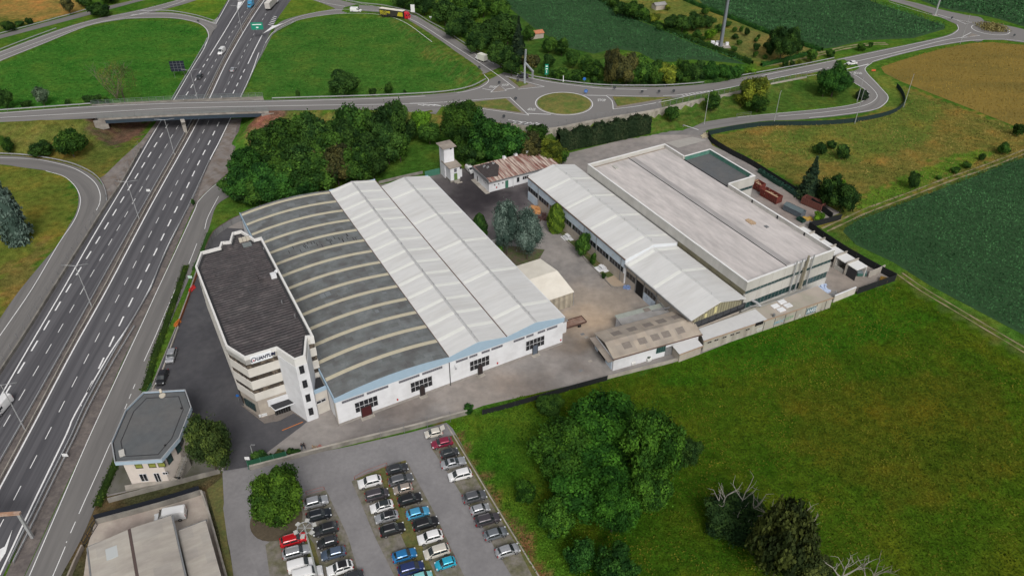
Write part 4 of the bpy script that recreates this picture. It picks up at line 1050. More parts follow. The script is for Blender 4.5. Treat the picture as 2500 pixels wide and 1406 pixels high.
window(rb, (80.6,71.1), UX, .95, 1.7, 1, 1, z=1.0); window(rb, (82.7,71.1), UX, 2.1, 1.1, 3, 1, z=1.4)
for b in (73.2,74.6,76.0): window(rb, (71,b+.4), NY, .4, .5, 1, 1, z=2.0)
window(rb, (71,79.2), NY, .9, 2.1, 1, 1, z=.2, name='door')
MB(F).box(69.6,71,70.6,80.8,.05,.22).build('kerb_step', M_CONC, rb)
MB(F).box(73.4,73.75,70.98,71.1,.9,1.4).build('hose_cabinet', M_RED, rb); MB(F).box(79.0,79.1,70.4,70.5,0,3.4).build('downpipe', M_FRAME, rb)

# ---------------- workshop (upper and lower halves)
ws = fthing('workshop', 'long workshop with white gabled roof and pale blue upper wall facing the planted yard strip', 'workshop', 88, 12.7)
WR, WE, LE, LR = 9.5, 7.6, 6.35, 8.35
A0, AM, A1, B0, B1 = 79.4, 87.9, 95.5, 12.7, 61.9
wb = MB(F); extr(wb, [(A0,0),(A1,0),(A1,WE-.2),(AM,WR-.2),(A0,WE-.2)][::-1], B0, B1); wb.build('wall', M_WHITE, ws)
gw1 = [(A0-.12,WE),(AM,WR),(A1+.1,WE)]
slab_roof(MB(F), gw1, .16, B0-.1, B1+.1).build('roof', M_WROOF, ws)
bands(ws, gw1, (16.8, 28.7, 40.8, 52.1))
MB(F).box(A0-.35,A0-.13,B0,B1,7.3,7.52).build('gutter', M_RUST, ws)
MB(F).box(A1+.1,A1+.2,B0,55.3,7.1,7.62).build('flashing', M_DFELT, ws)
gf = MB(F); extr(gf, [(A0-.1,6.2),(A1,6.2),(A1,WE-.12),(AM,WR-.12),(A0-.1,WE-.12)][::-1], B0-.12, B0-.02); gf.build('gable_fascia', mat('near_white_cladding', (.60,.63,.66), .7), ws)
MB(F).box(A0-.1,A0+.05,B0,B1,4.75,7.32).build('upper_band', M_LBLUE, ws)
MB(F).box(A0-.07,A0+.05,B0,55.7,.0,3.1).build('lower_wall', M_BEIGE, ws)
MB(F).box(A0-.09,A0+.05,55.8,B1-.05,0,2.6).build('lower_wall', M_LBLUE, ws)
def strip_windows(parent, bs_, z0, z1, a, per=1.15):
    for b0, b1 in bs_:
        window(parent, (a, b1), NY, b1-b0, z1-z0, max(2, int((b1-b0)/per)), 1, M_GLASS, M_STEELD, .07, z=z0)
bb = [13.0,19.5,25.4,31.3,37.4,43.5,49.6,55.6]
strip_windows(ws, [(x+.25, y-.25) for x, y in zip(bb[:-1], bb[1:])]+[(56.1,61.6)], 3.15, 4.7, A0-.02)
for b in (55.7, 31.3, 25.4, 14.2): MB(F).tube((A0-.2,b,0), (A0-.2,b,6.9), .08).build('downpipe', M_STEELD, ws)
for b in (59.5,33,17.5): MB(F).tube((A0-.12,b,6.4), (A0-.6,b,6.3), .05).tube((A0-.6,b,6.35), (A0-.6,b,6.15), .2, n=8).build('wall_lamp', M_STEEL, ws)
for (z_, x_) in ((WR, AM),):
    mb = MB(F)
    for k in range(9): mb.tube((x_,14+k*5.8,z_), (x_,14+k*5.8,z_+.7), .03, n=4).tube((x_-.18,14+k*5.8,z_+.65), (x_+.18,14+k*5.8,z_+.65), .03, n=4)
    mb.path([(x_,b,z_+.6) for b in np.linspace(14, 60, 9)], .015, n=3); mb.build('safety_line', M_STEELD, ws)
lw = fthing('lower_workshop', 'lower half of the workshop row with white roof, open dark doorway and yellowed gable end', 'workshop', 87, -13)
AL, ALM, AR, BL0, BL1 = 79.5, 87.2, 94.2, -13.1, 12.5
wb = MB(F); extr(wb, [(AL+.3,0),(AR,0),(AR,LE-.2),(ALM,LR-.2),(AL+.3,LE-.2)][::-1], BL0, BL1); wb.build('wall', M_BEIGE, lw)
gl = [(AL-.35,LE-.05),(ALM,LR+.3),(AR+1.2,LE+.35)]
slab_roof(MB(F), gl, .16, BL0-.15, BL1+.05).build('roof', M_WROOF, lw)
bands(lw, gl, (0.95, 11.3))
MB(F).box(AL-.6,AL-.36,BL0,BL1,5.95,6.2).build('gutter', M_STEELD, lw)
gg = MB(F); extr(gg, [(AL+.3,5.4),(AR,5.4),(AR,LE+.1),(ALM,LR+.1),(AL+.3,LE-.25)][::-1], BL0-.12, BL0); gg.build('gable_cladding', M_YCOR, lw)
for a, z0, z1 in ((83.0,5.6,6.7),(85.8,5.9,7.7)): MB(F).box(a,a+.7,BL0-.16,BL0-.1,z0,z1).build('yellow_sheet', mat('yellow_sheet', (.55,.5,.25), .6), lw)
window(lw, (80.3,BL0), UX, 15.2, 1.9, 7, 1, M_GLASS, M_DFRAME, .08, z=3.45)
strip_windows(lw, [(8.6,12.3),(.2,4.6)], 2.45, 4.1, AL+.32, 1.0)
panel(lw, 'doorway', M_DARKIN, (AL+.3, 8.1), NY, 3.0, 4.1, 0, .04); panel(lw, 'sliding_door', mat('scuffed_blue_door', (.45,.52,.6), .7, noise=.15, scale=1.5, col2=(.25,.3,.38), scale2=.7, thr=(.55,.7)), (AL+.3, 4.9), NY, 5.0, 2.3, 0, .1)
for b in (8.2,4.95,0): MB(F).box(AL+.16,AL+.3,b-.1,b+.1,0,5.9).build('post', M_STEELD, lw)
mb = MB(F)
for k in range(4): mb.tube((ALM,-10+k*5.5,LR+.3), (ALM,-10+k*5.5,LR+.95), .03, n=4)
mb.path([(ALM,b,LR+.9) for b in (-10,12)], .015, n=3); mb.build('safety_line', M_STEELD, lw)
mb = MB(F)
mb.path([(AL+.1,1.5,4.4),(AL-.4,-4.5,3.4),(AL-.1,-5.5,4.8),(AL-3.5,-3.2,3.4)], .11, 6); mb.build('flue_pipe', M_STEELD, lw)

# ---------------- big flat roofed works
bw = fthing('flat_roof_works', 'large flat roofed works with pale high parapet, green glass strips and four tall flue pipes', 'factory building', 110, -12.3)
BA0, BA1, BB0, BB1, BZ, BR = 95.75, 124.2, -12.3, 55.3, 10.6, 9.55
bp = [(BA0,BB0),(BA1,BB0),(BA1,BB1),(BA0,BB1)]
MB(F).prism(inset(bp, .45), 0, 9.4).build('wall', M_PALE, bw)
mb = MB(F); t = .38
mb.box(BA0,BA1,BB0,BB0+t,7.95,BZ).box(BA0,BA1,BB1-t,BB1,7.6,BZ).box(BA0,BA0+t,BB0+t,BB1-t,7.95,BZ).box(BA1-t,BA1,BB0+t,26.1,7.6,BZ).box(BA1-t,BA1,45.8,BB1-t,7.6,BZ)
mb.build('parapet', M_PALE, bw)
mb = MB(F); w = .46
for x0, x1, y0, y1 in ((BA0-.04,BA1+.04,BB0-.04,BB0+w),(BA0-.04,BA1+.04,BB1-w,BB1+.04),(BA0-.04,BA0+w,BB0+w,BB1-w),(BA1-w,BA1+.04,BB0+w,26.1),(BA1-w,BA1+.04,45.8,BB1-w),(BA1+.04,134.14,26.0,26.46),(BA1+.04,134.14,45.4,45.86),(133.68,134.14,26.46,45.4)):
    mb.box(x0,x1,y0,y1,BZ,BZ+.1)
mb.build('coping', mat('white_coping', (.68,.68,.67), .7), bw)
MB(F).box(BA0+.4,BA1-.4,BB0+.4,BB1-.4,9.35,BR).build('roof', M_BIGR, bw)
MB(F).box(109.85,110.1,BB0+.6,BB1-.6,BR,BR+.05).box(124.0-.05,124.2,26.3,45.6,BR,BR+.12).build('roof_seam', M_DFELT, bw)
MB(F).box(110.12,111.9,BB0+2,BB1-1.5,BR,BR+.02).build('roof_strip', mat('darker_membrane', (.32,.305,.3), .9, noise=.2, scale=.5, stretch=(1.5,.3,1)), bw)
mb = MB(F)
for b in (-3,6.5,16): mb.box(BA1-.42,BA1-.37,b,b+.5,BR,BZ)
mb.box(BA0+.37,BA0+.42,52.0,52.6,BR,BZ); mb.build('scupper', M_DFELT, bw)
MB(F).box(BA0+.42,BA0+.9,BB0+.5,BB1-.5,BR,BR+.02).box(BA0+.9,BA1-.5,BB1-1.2,BB1-.5,BR,BR+.02).build('roof_edge_felt', M_CEMR, bw)
# upper + lower glass strips and band between on the front, the side bands
g_ = window(bw, (BA0+.35, BB0+.42), UX, 28.0, 1.1, 24, 1, M_GLASSG, M_STEELD, .05, z=6.85, out=.1, name='glass_strip')
g_ = window(bw, (BA0+.35, BB0+.42), UX, 28.0, 2.1, 24, 1, M_GLASSG, M_STEELD, .05, z=2.2, out=.1, name='glass_strip')
MB(F).box(BA0+.03,BA1-.03,BB0+.02,BB0+.5,4.25,6.85).box(BA0+.03,BA1-.03,BB0+.02,BB0+.5,0,2.15).build('front_panel', M_PALE, bw)
mb = MB(F)
for k in range(1, 7): mb.box(BA0+k*4.06-.03,BA0+k*4.06+.03,BB0-.005,BB0+.1,8.0,BZ-.02).box(BA0+k*4.06-.03,BA0+k*4.06+.03,BB0+.015,BB0+.1,4.3,6.8)
mb.build('panel_joint', M_CEMR, bw)
mb = MB(F); mb.box(BA0+.12,BA0+.5,BB0+.5,B0,5.0,7.9); mb.build('side_cladding', M_YCOR, bw)
MB(F).box(BA0+.2,BA0+.5,B0,BB1-.4,6.6,7.9).build('side_cladding', M_PALE, bw)
for a in (110.6,112.45,116.2):
    MB(F).tube((a,-12.85,2.6), (a,-12.85,12.1), .17, n=8).build('flue_pipe', M_STEEL, bw)
MB(F).tube((114.3,-12.85,2.6), (114.3,-12.85,12.35), .3, n=10).tube((113.85,-12.7,2.6),(113.85,-12.7,9),.12,n=6).build('flue_pipe', mat('grimy_pipe', (.22,.2,.15), .6, noise=.3, scale=1), bw)
# annex with green lined parapet
MB(F).box(BA1,133.9,26.2,45.7,0,9.0).build('annex_wall', M_PALE, bw)
MB(F).box(BA1,134.1,26.1,26.3,7.8,BZ).box(BA1,134.1,45.6,45.8,7.8,BZ).box(133.9,134.1,26.3,45.6,7.8,BZ).build('annex_parapet', M_PALE, bw)
MB(F).box(BA1+.05,133.8,26.35,45.55,9.0,9.25).build('annex_roof', M_FELT, bw)
MB(F).box(BA1+.05,133.86,45.5,45.58,9.25,10.5).box(133.8,133.88,26.4,45.5,9.25,10.5).box(BA1+.05,133.8,26.32,26.4,9.25,10.5).build('annex_lining', M_GGREEN, bw)
window(bw, (BA1+.3, 26.2), UX, 9.2, .8, 6, 1, M_GLASSG, M_STEELD, .05, z=6.8, name='glass_strip')
MB(F).box(132.2,133.4,26.1,26.7,BZ+.1,BZ+.3).build('camera_box', M_WHITE, bw)
mb = MB(F)
for k in range(10): mb.box(116.5+rs.uniform(-.9,.9)-.4, 116.5+rs.uniform(.2,1.2), 8.5+rs.uniform(-1.2,1), 9.3+rs.uniform(-.5,1), BR+.02, BR+.08+rs.random()*.2)
pl = mb.build('plank_pile', mat('plank_wood', (.4,.29,.19), .8, noise=.2, scale=2)); tag(pl, 'small heap of pale planks lying on the flat works roof', 'planks')
ba_ = MB(F).box(118.0,118.9,4.5,5.6,BR,BR+.15).build('roof_hatch', M_STEELD, bw)
ba_ = MB(F).box(102.4,103.4,50.2,52.4,BR,BR+.35).build('roof_dome', M_PALE, bw)

# ---------------- cream tent
tn = fthing('tent_shelter', 'cream tarpaulin storage tent with low ridge beside the white hall', 'storage tent', 59, 10.8)
ta0, ta1, tb0, tb1, tbm = 54.3, 63.2, 10.9, 27.2, 18.9
mb = MB(F); mb.add([(ta0,tb0,4.4),(ta1,tb0,4.4),(ta1,tbm,5.75),(ta0,tbm,5.75),(ta1,tb1,4.4),(ta0,tb1,4.4),(ta0,tb0,4.3),(ta1,tb0,4.3),(ta1,tbm,5.65),(ta0,tbm,5.65),(ta1,tb1,4.3),(ta0,tb1,4.3)],
  [(0,1,2,3),(3,2,4,5),(6,9,8,7),(9,11,10,8),(0,6,7,1),(1,7,8,2),(2,8,10,4),(4,10,11,5),(5,11,9,3),(3,9,6,0)]); mb.build('canvas_roof', M_TENT, tn)
mb = MB(F); 
pts = [(ta0+.1+(ta1-ta0-.2)*k/18, tb0+.12+.16*math.sin(k*1.9)) for k in range(19)]
mb.strip([(a,b,.1) for a,b in pts], [(a,b,4.36) for a,b in pts]); mb.build('front_curtain', M_TENTW, tn)
MB(F).add([(ta1-.08,tb0,0),(ta1-.08,tb1,0),(ta1-.08,tb1,4.35),(ta1-.08,tbm,5.7),(ta1-.08,tb0,4.35)], [(0,1,2,3,4)]).build('side_curtain', M_TENTW, tn)
MB(F).add([(ta0+.08,tb0,0),(ta0+.08,tb1,0),(ta0+.08,tb1,4.35),(ta0+.08,tbm,5.7),(ta0+.08,tb0,4.35)], [(0,4,3,2,1)]).build('side_curtain', M_TENTW, tn)
mb = MB(F)
for a, b in ((ta0+.1,tb0+.05),(ta1-.05,tb0+.05),(ta1-.05,tbm),(ta1-.05,tb1),(ta0+.1,tb1)): mb.tube((a,b,0), (a,b,4.4 if b != tbm else 5.7), .06, n=5)
mb.build('tent_frame', M_STEEL, tn)
# small lean-to box at the hall corner
kb = fthing('lean_to', 'small pale box with grey roof at the hall corner next to the tent', 'lean-to', 55, 4)
MB(F).box(53.7,56.3,3.2,8.2,0,3.4).build('wall', M_WHITE, kb); MB(F).box(53.65,56.6,3.0,8.5,3.4,3.55).build('roof', M_GCEM, kb)

# ---------------- sheds at the front right, turned a little from the rest
def sub(a, b, deg): return FM @ Matrix.Translation((a, b, 0)) @ Matrix.Rotation(math.radians(deg), 4, 'Z')
S1 = sub(58.2, -13.1, -6.6)
ns = thing('storage_shed', 'beige corrugated roof shed with ten dark roof patches and white walls by the meadow wall', 'shed', S1 @ Vector((11,0,0)), TH-math.radians(6.6))
extr(MB(S1), [(0,0),(0,0)], 0, 0) if False else None
bxy = MB(S1); bxy.box(0,21.8,0,8.6,0,3.75); bxy.build('wall', M_WHITE, ns)
def roof_y(mb, x0, x1, ys, th=.14):
    """ridge runs along x; ys = [(y, z), ...]"""
    n = len(ys); prof = list(ys)+[(y, z-th) for y, z in ys[::-1]]; m_ = len(prof)
    vs = [(x0, p[0], p[1]) for p in prof]+[(x1, p[0], p[1]) for p in prof]
    fs = [(i, (i+1) % m_, m_+(i+1) % m_, m_+i) for i in range(m_)]+[tuple(range(m_))[::-1], tuple(range(m_, 2*m_))]
    return mb.add(vs, fs)
roof_y(MB(S1), -.3, 22.3, [(-.35,3.95),(4.0,5.3),(9.1,4.1)]).build('roof', M_CEMW, ns)
for k, x in enumerate((3.2,7.1,10.4,13.2,16.9)):
    roof_y(MB(S1), x, x+2.0, [(1.15,4.45),(2.7,4.93)], .06).build('rooflight', M_DIRTY, ns)
for k, x in enumerate((2.8,6.8,10.9,14.4,18.6)):
    roof_y(MB(S1), x, x+2.2, [(5.4,5.02),(7.2,4.6)], .06).build('rooflight', M_DIRTY, ns)
MB(S1).box(-.4,22.4,-.5,-.36,3.65,3.9).build('gutter', M_RUST, ns)
MB(S1).add([(0,0,3.7),(0,8.6,3.7),(0,8.6,4.0),(0,4,5.15),(0,0,3.8),(.1,0,3.7),(.1,8.6,3.7),(.1,8.6,4.0),(.1,4,5.15),(.1,0,3.8)], [(0,4,3,2,1),(5,6,7,8,9)]).build('gable', M_GLASS, ns)
MB(S1).box(-1.5,.1,-.1,8.7,3.05,3.2).build('porch_roof', M_CEMR, ns)
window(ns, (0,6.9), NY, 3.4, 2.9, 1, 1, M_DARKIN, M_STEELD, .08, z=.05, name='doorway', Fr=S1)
panel(ns, 'sliding_door', M_LBLUE, (0,8.4), NY, 1.5, 2.9, 0, .12, S1); panel(ns, 'sliding_door', M_LBLUE, (0,3.2), NY, 2.6, 2.8, 0, .12, S1)
window(ns, (10.8,0), UX, 2.3, 1.9, 4, 1, M_GLASSG, M_GREEN, .05, z=1.6, Fr=S1)
window(ns, (13.2,0), UX, 2.1, 2.4, 2, 2, mat('grey_door', (.2,.2,.2), .7), M_STEELD, .06, z=.1, name='door', Fr=S1)
S2 = sub(67.3, -.4, -6.6)
s2 = thing('storage_shed', 'grey corrugated low shed standing right behind the beige roofed shed', 'shed', S2 @ Vector((6,-2,0)), TH-math.radians(6.6))
MB(S2).box(.3,13.4,-4.6,-.3,0,2.9).build('wall', M_WHITE, s2); roof_y(MB(S2), 0, 13.8, [(-4.9,2.9),(0,3.35)]).build('roof', M_GCEM, s2)
roof_y(MB(S2), 0, 13.8, [(-1.3,3.29),(.05,3.4)], .05).build('roof_strip', mat('greenish_sheet', (.26,.28,.25), .8, noise=.15, scale=1), s2)
panel(s2, 'door', M_FRAME, (.3,-.9), NY, 1.6, 2.3, 0, .08, S2)
MB(S2).box(7.3,8.9,-1.5,-.3,3.36,3.42).build('rooflight', M_DIRTY, s2)
S3 = sub(72.6, -17.95, -2)
s3 = thing('lean_to', 'white roofed lean-to against the meadow wall between shed and long annex', 'lean-to', S3 @ Vector((3,1,0)), TH-math.radians(2))
roof_y(MB(S3), 0, 6.5, [(0,2.55),(2.9,2.95)]).build('roof', mat('white_flat_roof', (.52,.52,.52), .7, noise=.06, scale=.6), s3)
MB(S3).box(.3,6.3,.2,2.8,0,2.5).build('wall', M_BEIGE, s3); MB(S3).box(-.1,6.6,-.12,0,2.35,2.62).build('trim', mat('tan_trim', (.33,.24,.17), .8), s3)
# long annex along the meadow wall
S4 = sub(79.7, -17.5, -3.6)
la = thing('long_annex', 'long low annex with white and tan flat roof and spray paint facing the meadow', 'annex', S4 @ Vector((19,0,0)), TH-math.radians(3.6))
MB(S4).prism([(.1,0),(38.2,0),(38.2,5.2),(18.3,5.2),(1.8,4.1)], 0, 3.0).build('wall', mat('stained_panel_wall', (.38,.36,.31), .9, noise=.15, scale=.8, col2=(.27,.25,.21), scale2=.35, stretch=(1,1,.25)), la)
MB(S4).prism([(0,-.05),(18.2,-.05),(18.2,4.4),(1.7,4.1)], 3.0, 3.2).build('white_roof', mat('white_flat_roof', (.52,.52,.52), .7), la)
MB(S4).prism([(18.2,-.05),(38.3,-.05),(38.3,5.4),(18.2,4.4)], 3.0, 3.16).build('tan_roof', mat('tan_flat_roof', (.38,.335,.29), .9, noise=.14, scale=.5, col2=(.3,.28,.23), scale2=.25), la)
MB(S4).box(-.1,38.4,-.14,-.03,3.0,3.3).build('trim', mat('tan_trim', (.33,.24,.17), .8), la)
for x, y in ((22.3,2.6),(24.9,3.2),(22.6,.9),(25.2,1.5)): MB(S4).box(x,x+1.9,y,y+1.3,3.16,3.36).build('rooflight', M_WHITE, la)
MB(S4).tube((20.2,.3,3.1), (20.2,.3,4.0), .3, n=8).build('roof_vent', M_STEELD, la)
for x in (1.2,3.1,5.4,7.6,9.2,12.0): window(la, (x,0), UX, 1.1, .5, 2, 1, M_GLASS, M_CONC, .05, z=2.0, Fr=S4)
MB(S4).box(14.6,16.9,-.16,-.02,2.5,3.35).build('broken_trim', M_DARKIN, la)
for k, x in enumerate((17.4,20.6,23.7,26.9,30.1,33.4,36.3)): MB(S4).box(x,x+.09,-.06,0,0,3.0).build('panel_joint', M_DFELT, la)
mb = MB(F)
M_TAG1 = mat('blue_spray', (.22,.36,.42), .8); M_TAG2 = mat('green_spray', (.2,.3,.2), .8); M_TAG3 = mat('pale_spray', (.5,.52,.5), .8)
panel(la, 'graffiti_ground', mat('teal_spray', (.09,.17,.2), .8, noise=.3, scale=2), (30.4,0), UX, 3.0, 1.7, .55, .03, S4)
wall_text(la, 'graffiti', mat('white_spray', (.55,.58,.6), .8), 'ANGS', 30.5, 0, 1.35, 1.5, .06, .1, Fr=S4, sx=.78)
wall_text(la, 'graffiti', M_TAG3, 'A', 28.1, 0, 1.0, 1.0, .03, .0, Fr=S4)
wall_text(la, 'graffiti', M_TAG1, 'SMOC', 20.4, 0, 1.2, 1.3, .03, .1, Fr=S4, sx=.9); wall_text(la, 'graffiti', M_TAG2, 'REW', 23.9, 0, 1.4, 1.3, .03, .2, Fr=S4, sx=.9)
wall_text(la, 'graffiti', M_TAG3, 'OK', 15.4, 0, 1.0, 1.2, .03, .1, Fr=S4)
MB(S4).path([(17.5,5.6,3.6),(20,4.4,3.5),(38,5.2,3.5)], .06).path([(18.5,6.8,4.3),(19.2,5.2,4.2),(20,4.7,3.3)], .3, 8).build('duct', M_STEEL, la)
# storage units at the far right corner
for k in range(6):
    b = -15.0+3.75*k
    su = fthing('storage_unit', ['nearest', 'second', 'third', 'fourth', 'fifth', 'farthest'][k]+' white roofed bay in the row behind the flat roofed works', 'storage bay', 133.8, b, 'storage bays in a row')
    MB(F).box(131.9,135.7,b+.2,b+3.3,3.25,3.45).build('roof', mat('white_bay_roof', (.64,.64,.63), .7), su)
    MB(F).box(135.4,135.7,b+.2,b+3.3,0,3.25).box(132,135.4,b+3.0,b+3.2,0,3.25).build('wall', M_PALE, su)
    MB(F).box(131.7,136.0,b+3.3,b+3.55,0,4.0).build('divider', M_CONC, su)
    MB(F).box(132.0,132.15,b+.2,b+3.0,0,3.2 if k in (0,) else 1.2).build('front', M_PALE if k else M_DFELT, su)
# ================================================================ VEGETATION
def leafmat(name, col, col2=None, var=.28):
    if name in MATS: return MATS[name]
    m = bpy.data.materials.new(name); m.use_nodes = True; MATS[name] = m; nt = m.node_tree; L = nt.links.new; b = nt.nodes['Principled BSDF']
    b.inputs['Roughness'].default_value = .7; b.inputs['Specular IOR Level'].default_value = .06
    at = _n(nt, 'ShaderNodeAttribute', attribute_name='tint'); oi = _n(nt, 'ShaderNodeObjectInfo')
    mx = _n(nt, 'ShaderNodeMix', data_type='RGBA'); mx.inputs[6].default_value = (*col, 1)
    c2 = col2 or (col[0]*1.9, col[1]*1.45, col[2]*1.0); mx.inputs[7].default_value = (*c2, 1)
    r = _n(nt, 'ShaderNodeMapRange'); r.inputs[1].default_value = .7; r.inputs[2].default_value = 1.4; L(at.outputs['Fac'], r.inputs[0]); L(r.outputs[0], mx.inputs[0])
    r2 = _n(nt, 'ShaderNodeMapRange'); r2.inputs[3].default_value = 1-var; r2.inputs[4].default_value = 1+var; L(oi.outputs['Random'], r2.inputs[0])
    mu = _n(nt, 'ShaderNodeMath', operation='MULTIPLY'); L(at.outputs['Fac'], mu.inputs[0]); L(r2.outputs[0], mu.inputs[1])
    vm = _n(nt, 'ShaderNodeVectorMath', operation='SCALE'); L(mx.outputs[2], vm.inputs[0]); L(mu.outputs[0], vm.inputs['Scale']); L(vm.outputs[0], b.inputs['Base Color'])
    return m
L_MID = leafmat('leaves_mid', (.025,.070,.014)); L_DARK = leafmat('leaves_dark', (.018,.050,.013)); L_BRIGHT = leafmat('leaves_bright', (.055,.14,.014))
L_DEEP = leafmat('leaves_deep_green', (.016,.060,.013)); L_YELL = leafmat('leaves_yellow_green', (.075,.115,.018)); L_BROWN = leafmat('leaves_brownish', (.042,.052,.022))
L_CEDAR = leafmat('needles_blue', (.052,.088,.07), (.11,.15,.125), .12); L_CONIF = leafmat('needles_dark', (.014,.030,.017)); L_WILLOW = leafmat('leaves_silver', (.075,.125,.072), (.13,.17,.11))
L_CORN = leafmat('corn_leaves', (.026,.088,.030), (.048,.128,.046), .0); L_GRASS = leafmat('grass_blades', (.055,.105,.012), (.11,.13,.02), 0)
M_BARK = mat('bark', (.075,.06,.045), .95, noise=.3, scale=3); M_BARE = mat('bleached_wood', (.27,.255,.225), .9, noise=.2, scale=4)

def quads(name, V, tint, m, tris=None):
    """fast mesh of loose quads V (n,4,3) with per-quad tint (+ optional closed core (verts, faces, tint))"""
    n = len(V); v = V.reshape(-1, 3); f = np.arange(n*4).reshape(-1, 4); t = np.repeat(tint, 4)
    if tris:
        cv, cf, ct = tris; f = np.concatenate([f, cf+len(v)]); v = np.concatenate([v, cv]); t = np.concatenate([t, ct])
    me = bpy.data.meshes.new(name); me.vertices.add(len(v)); me.vertices.foreach_set('co', v.astype(np.float32).ravel())
    me.loops.add(f.size); me.loops.foreach_set('vertex_index', f.astype(np.int32).ravel())
    me.polygons.add(len(f)); me.polygons.foreach_set('loop_start', np.arange(0, f.size, 4, dtype=np.int32)); me.polygons.foreach_set('loop_total', np.full(len(f), 4, np.int32))
    a = me.attributes.new('tint', 'FLOAT', 'POINT'); a.data.foreach_set('value', t.astype(np.float32))
    me.update(calc_edges=True); me.materials.append(m); return me
def leaf_quads(P0, N, s, R, aspect=.75):
    """quads at P0 facing N"""
    n = len(P0); r = R.normal(size=(n, 3)); N = N/np.linalg.norm(N, axis=1, keepdims=True)
    T = np.cross(N, r); T /= np.linalg.norm(T, axis=1, keepdims=True)+1e-9; B = np.cross(N, T)
    s = (s*R.uniform(.6, 1.3, n))[:, None]
    fold = N*s*.25
    return np.stack([P0-T*s, P0-B*s*aspect+fold, P0+T*s, P0+B*s*aspect+fold], 1)
def sphere_core(c, r, seed, sq=.85):
    R = np.random.default_rng(seed); nu, nv = 9, 6; vs = []; 
    for j in range(nv+1):
        ph = math.pi*j/nv
        for i in range(nu):
            th_ = 2*math.pi*i/nu; k = r*sq*(1+R.uniform(-.12, .12)); vs.append((c[0]+k*math.sin(ph)*math.cos(th_), c[1]+k*math.sin(ph)*math.sin(th_), c[2]+k*math.cos(ph)))
    fs = [(j*nu+i, (j+1)*nu+i, (j+1)*nu+(i+1) % nu, j*nu+(i+1) % nu) for j in range(nv) for i in range(nu)]
    return np.array(vs), np.array(fs)
def crown_round(seed, lobes=13, leaves=4200, size=.075, spread=.56, lr=(.3,.47), flat=0.0, gap=.0):
    R = np.random.default_rng(seed); cs = [np.zeros(3)]; rs_ = [.62]
    k = 0
    while len(cs) < lobes:
        t = k*2.39996+R.uniform(-.3, .3); z = R.uniform(-.65, .95); k += 1
        q = math.sqrt(1-z*z); d = np.array([q*math.cos(t), q*math.sin(t), z*(1-flat)])*spread*R.uniform(.7, 1.28)
        cs.append(d); rs_.append(R.uniform(*lr))
    # secondary small bunches break the outline
    for _ in range(lobes*3):
        i = R.integers(1, len(cs)) if len(cs) > 1 else 0; d = R.normal(size=3); d[2] = abs(d[2])*.8; d /= np.linalg.norm(d)
        if i < lobes: cs.append(cs[i]+d*rs_[i]*.86); rs_.append(R.uniform(.11, .2))
    cs = np.array(cs)*np.array([R.uniform(.86,1.12), R.uniform(.86,1.12), 1.0]); rs_ = np.array(rs_); lt = R.uniform(.6, 1.42, len(cs))
    w = rs_**2; w /= w.sum(); idx = R.choice(len(cs), leaves*2, p=w)
    d = R.normal(size=(leaves*2, 3)); d[:, 2] += .25; d /= np.linalg.norm(d, axis=1, keepdims=True)
    wob = 1+.13*np.sin(d[:, 0]*7+idx)+.13*np.sin(d[:, 1]*8+idx*1.7)+.1*np.sin(d[:, 2]*11+idx*.6)
    far_ = np.where(R.random(leaves*2) < .07, R.uniform(1.1, 1.35, leaves*2), 1)
    p = cs[idx]+d*(rs_[idx]*wob*far_*R.uniform(.84, 1.12, leaves*2))[:, None]
    keep = np.ones(len(p), bool)
    for c, r in zip(cs, rs_):
        keep &= (np.linalg.norm(p-c, axis=1) > r*.82)
    if gap: keep &= R.random(len(p)) > gap
    p, d, idx = p[keep][:leaves], d[keep][:leaves], idx[keep][:leaves]
    V = leaf_quads(p, d+R.normal(size=p.shape)*.55, size, R)
    tint = lt[idx]*R.uniform(.82, 1.2, len(p))
    cv, cf, ct = [], [], []; o = 0
    for i in range(min(lobes, len(cs))):
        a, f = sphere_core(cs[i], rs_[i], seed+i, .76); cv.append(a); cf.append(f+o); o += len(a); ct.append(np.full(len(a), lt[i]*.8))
    return V, tint, (np.concatenate(cv), np.concatenate(cf), np.concatenate(ct))
def crown_conifer(seed, tiers=13, leaves=4200, size=.07, power=1.2, lump=.25, top=.06):
    R = np.random.default_rng(seed); P_, N_, T_ = [], [], []
    per = leaves//tiers
    for k in range(tiers):
        t = k/(tiers-1); r = max(top, (1-t**power))*.98
        nb = max(5, int(12*r)+3); ang = R.uniform(0, 6.28, nb); rb = r*R.uniform(1-lump, 1.0, nb); tb = R.uniform(.72, 1.25, nb)
        n = int(per*(.35+1.3*r)); i = R.integers(0, nb, n); u = np.sqrt(R.uniform(.04, 1, n))
        a = ang[i]+R.normal(0, .19, n)/np.maximum(u, .25)*.8; rr = rb[i]*u
        z = -1+2*t+R.normal(0, .035, n)-rr*.16
        P_.append(np.stack([rr*np.cos(a), rr*np.sin(a), z], 1)); N_.append(np.stack([.35*np.cos(a), .35*np.sin(a), np.ones(n)], 1)); T_.append(tb[i]*R.uniform(.85, 1.15, n))
    P_, N_, T_ = np.concatenate(P_), np.concatenate(N_), np.concatenate(T_)
    V = leaf_quads(P_, N_+R.normal(size=P_.shape)*.45, size, R)
    # narrow inner cone keeps the trunk zone closed
    nu = 9; vs = []; 
    for j in range(6):
        t = j/5; r = max(.03, (1-t**power))*.6
        for i in range(nu): vs.append((r*math.cos(2*math.pi*i/nu), r*math.sin(2*math.pi*i/nu), -.95+1.85*t))
    fs = [(j*nu+i, j*nu+(i+1) % nu, (j+1)*nu+(i+1) % nu, (j+1)*nu+i) for j in range(5) for i in range(nu)]
    return V, T_, (np.array(vs), np.array(fs), np.full(len(vs), .75))
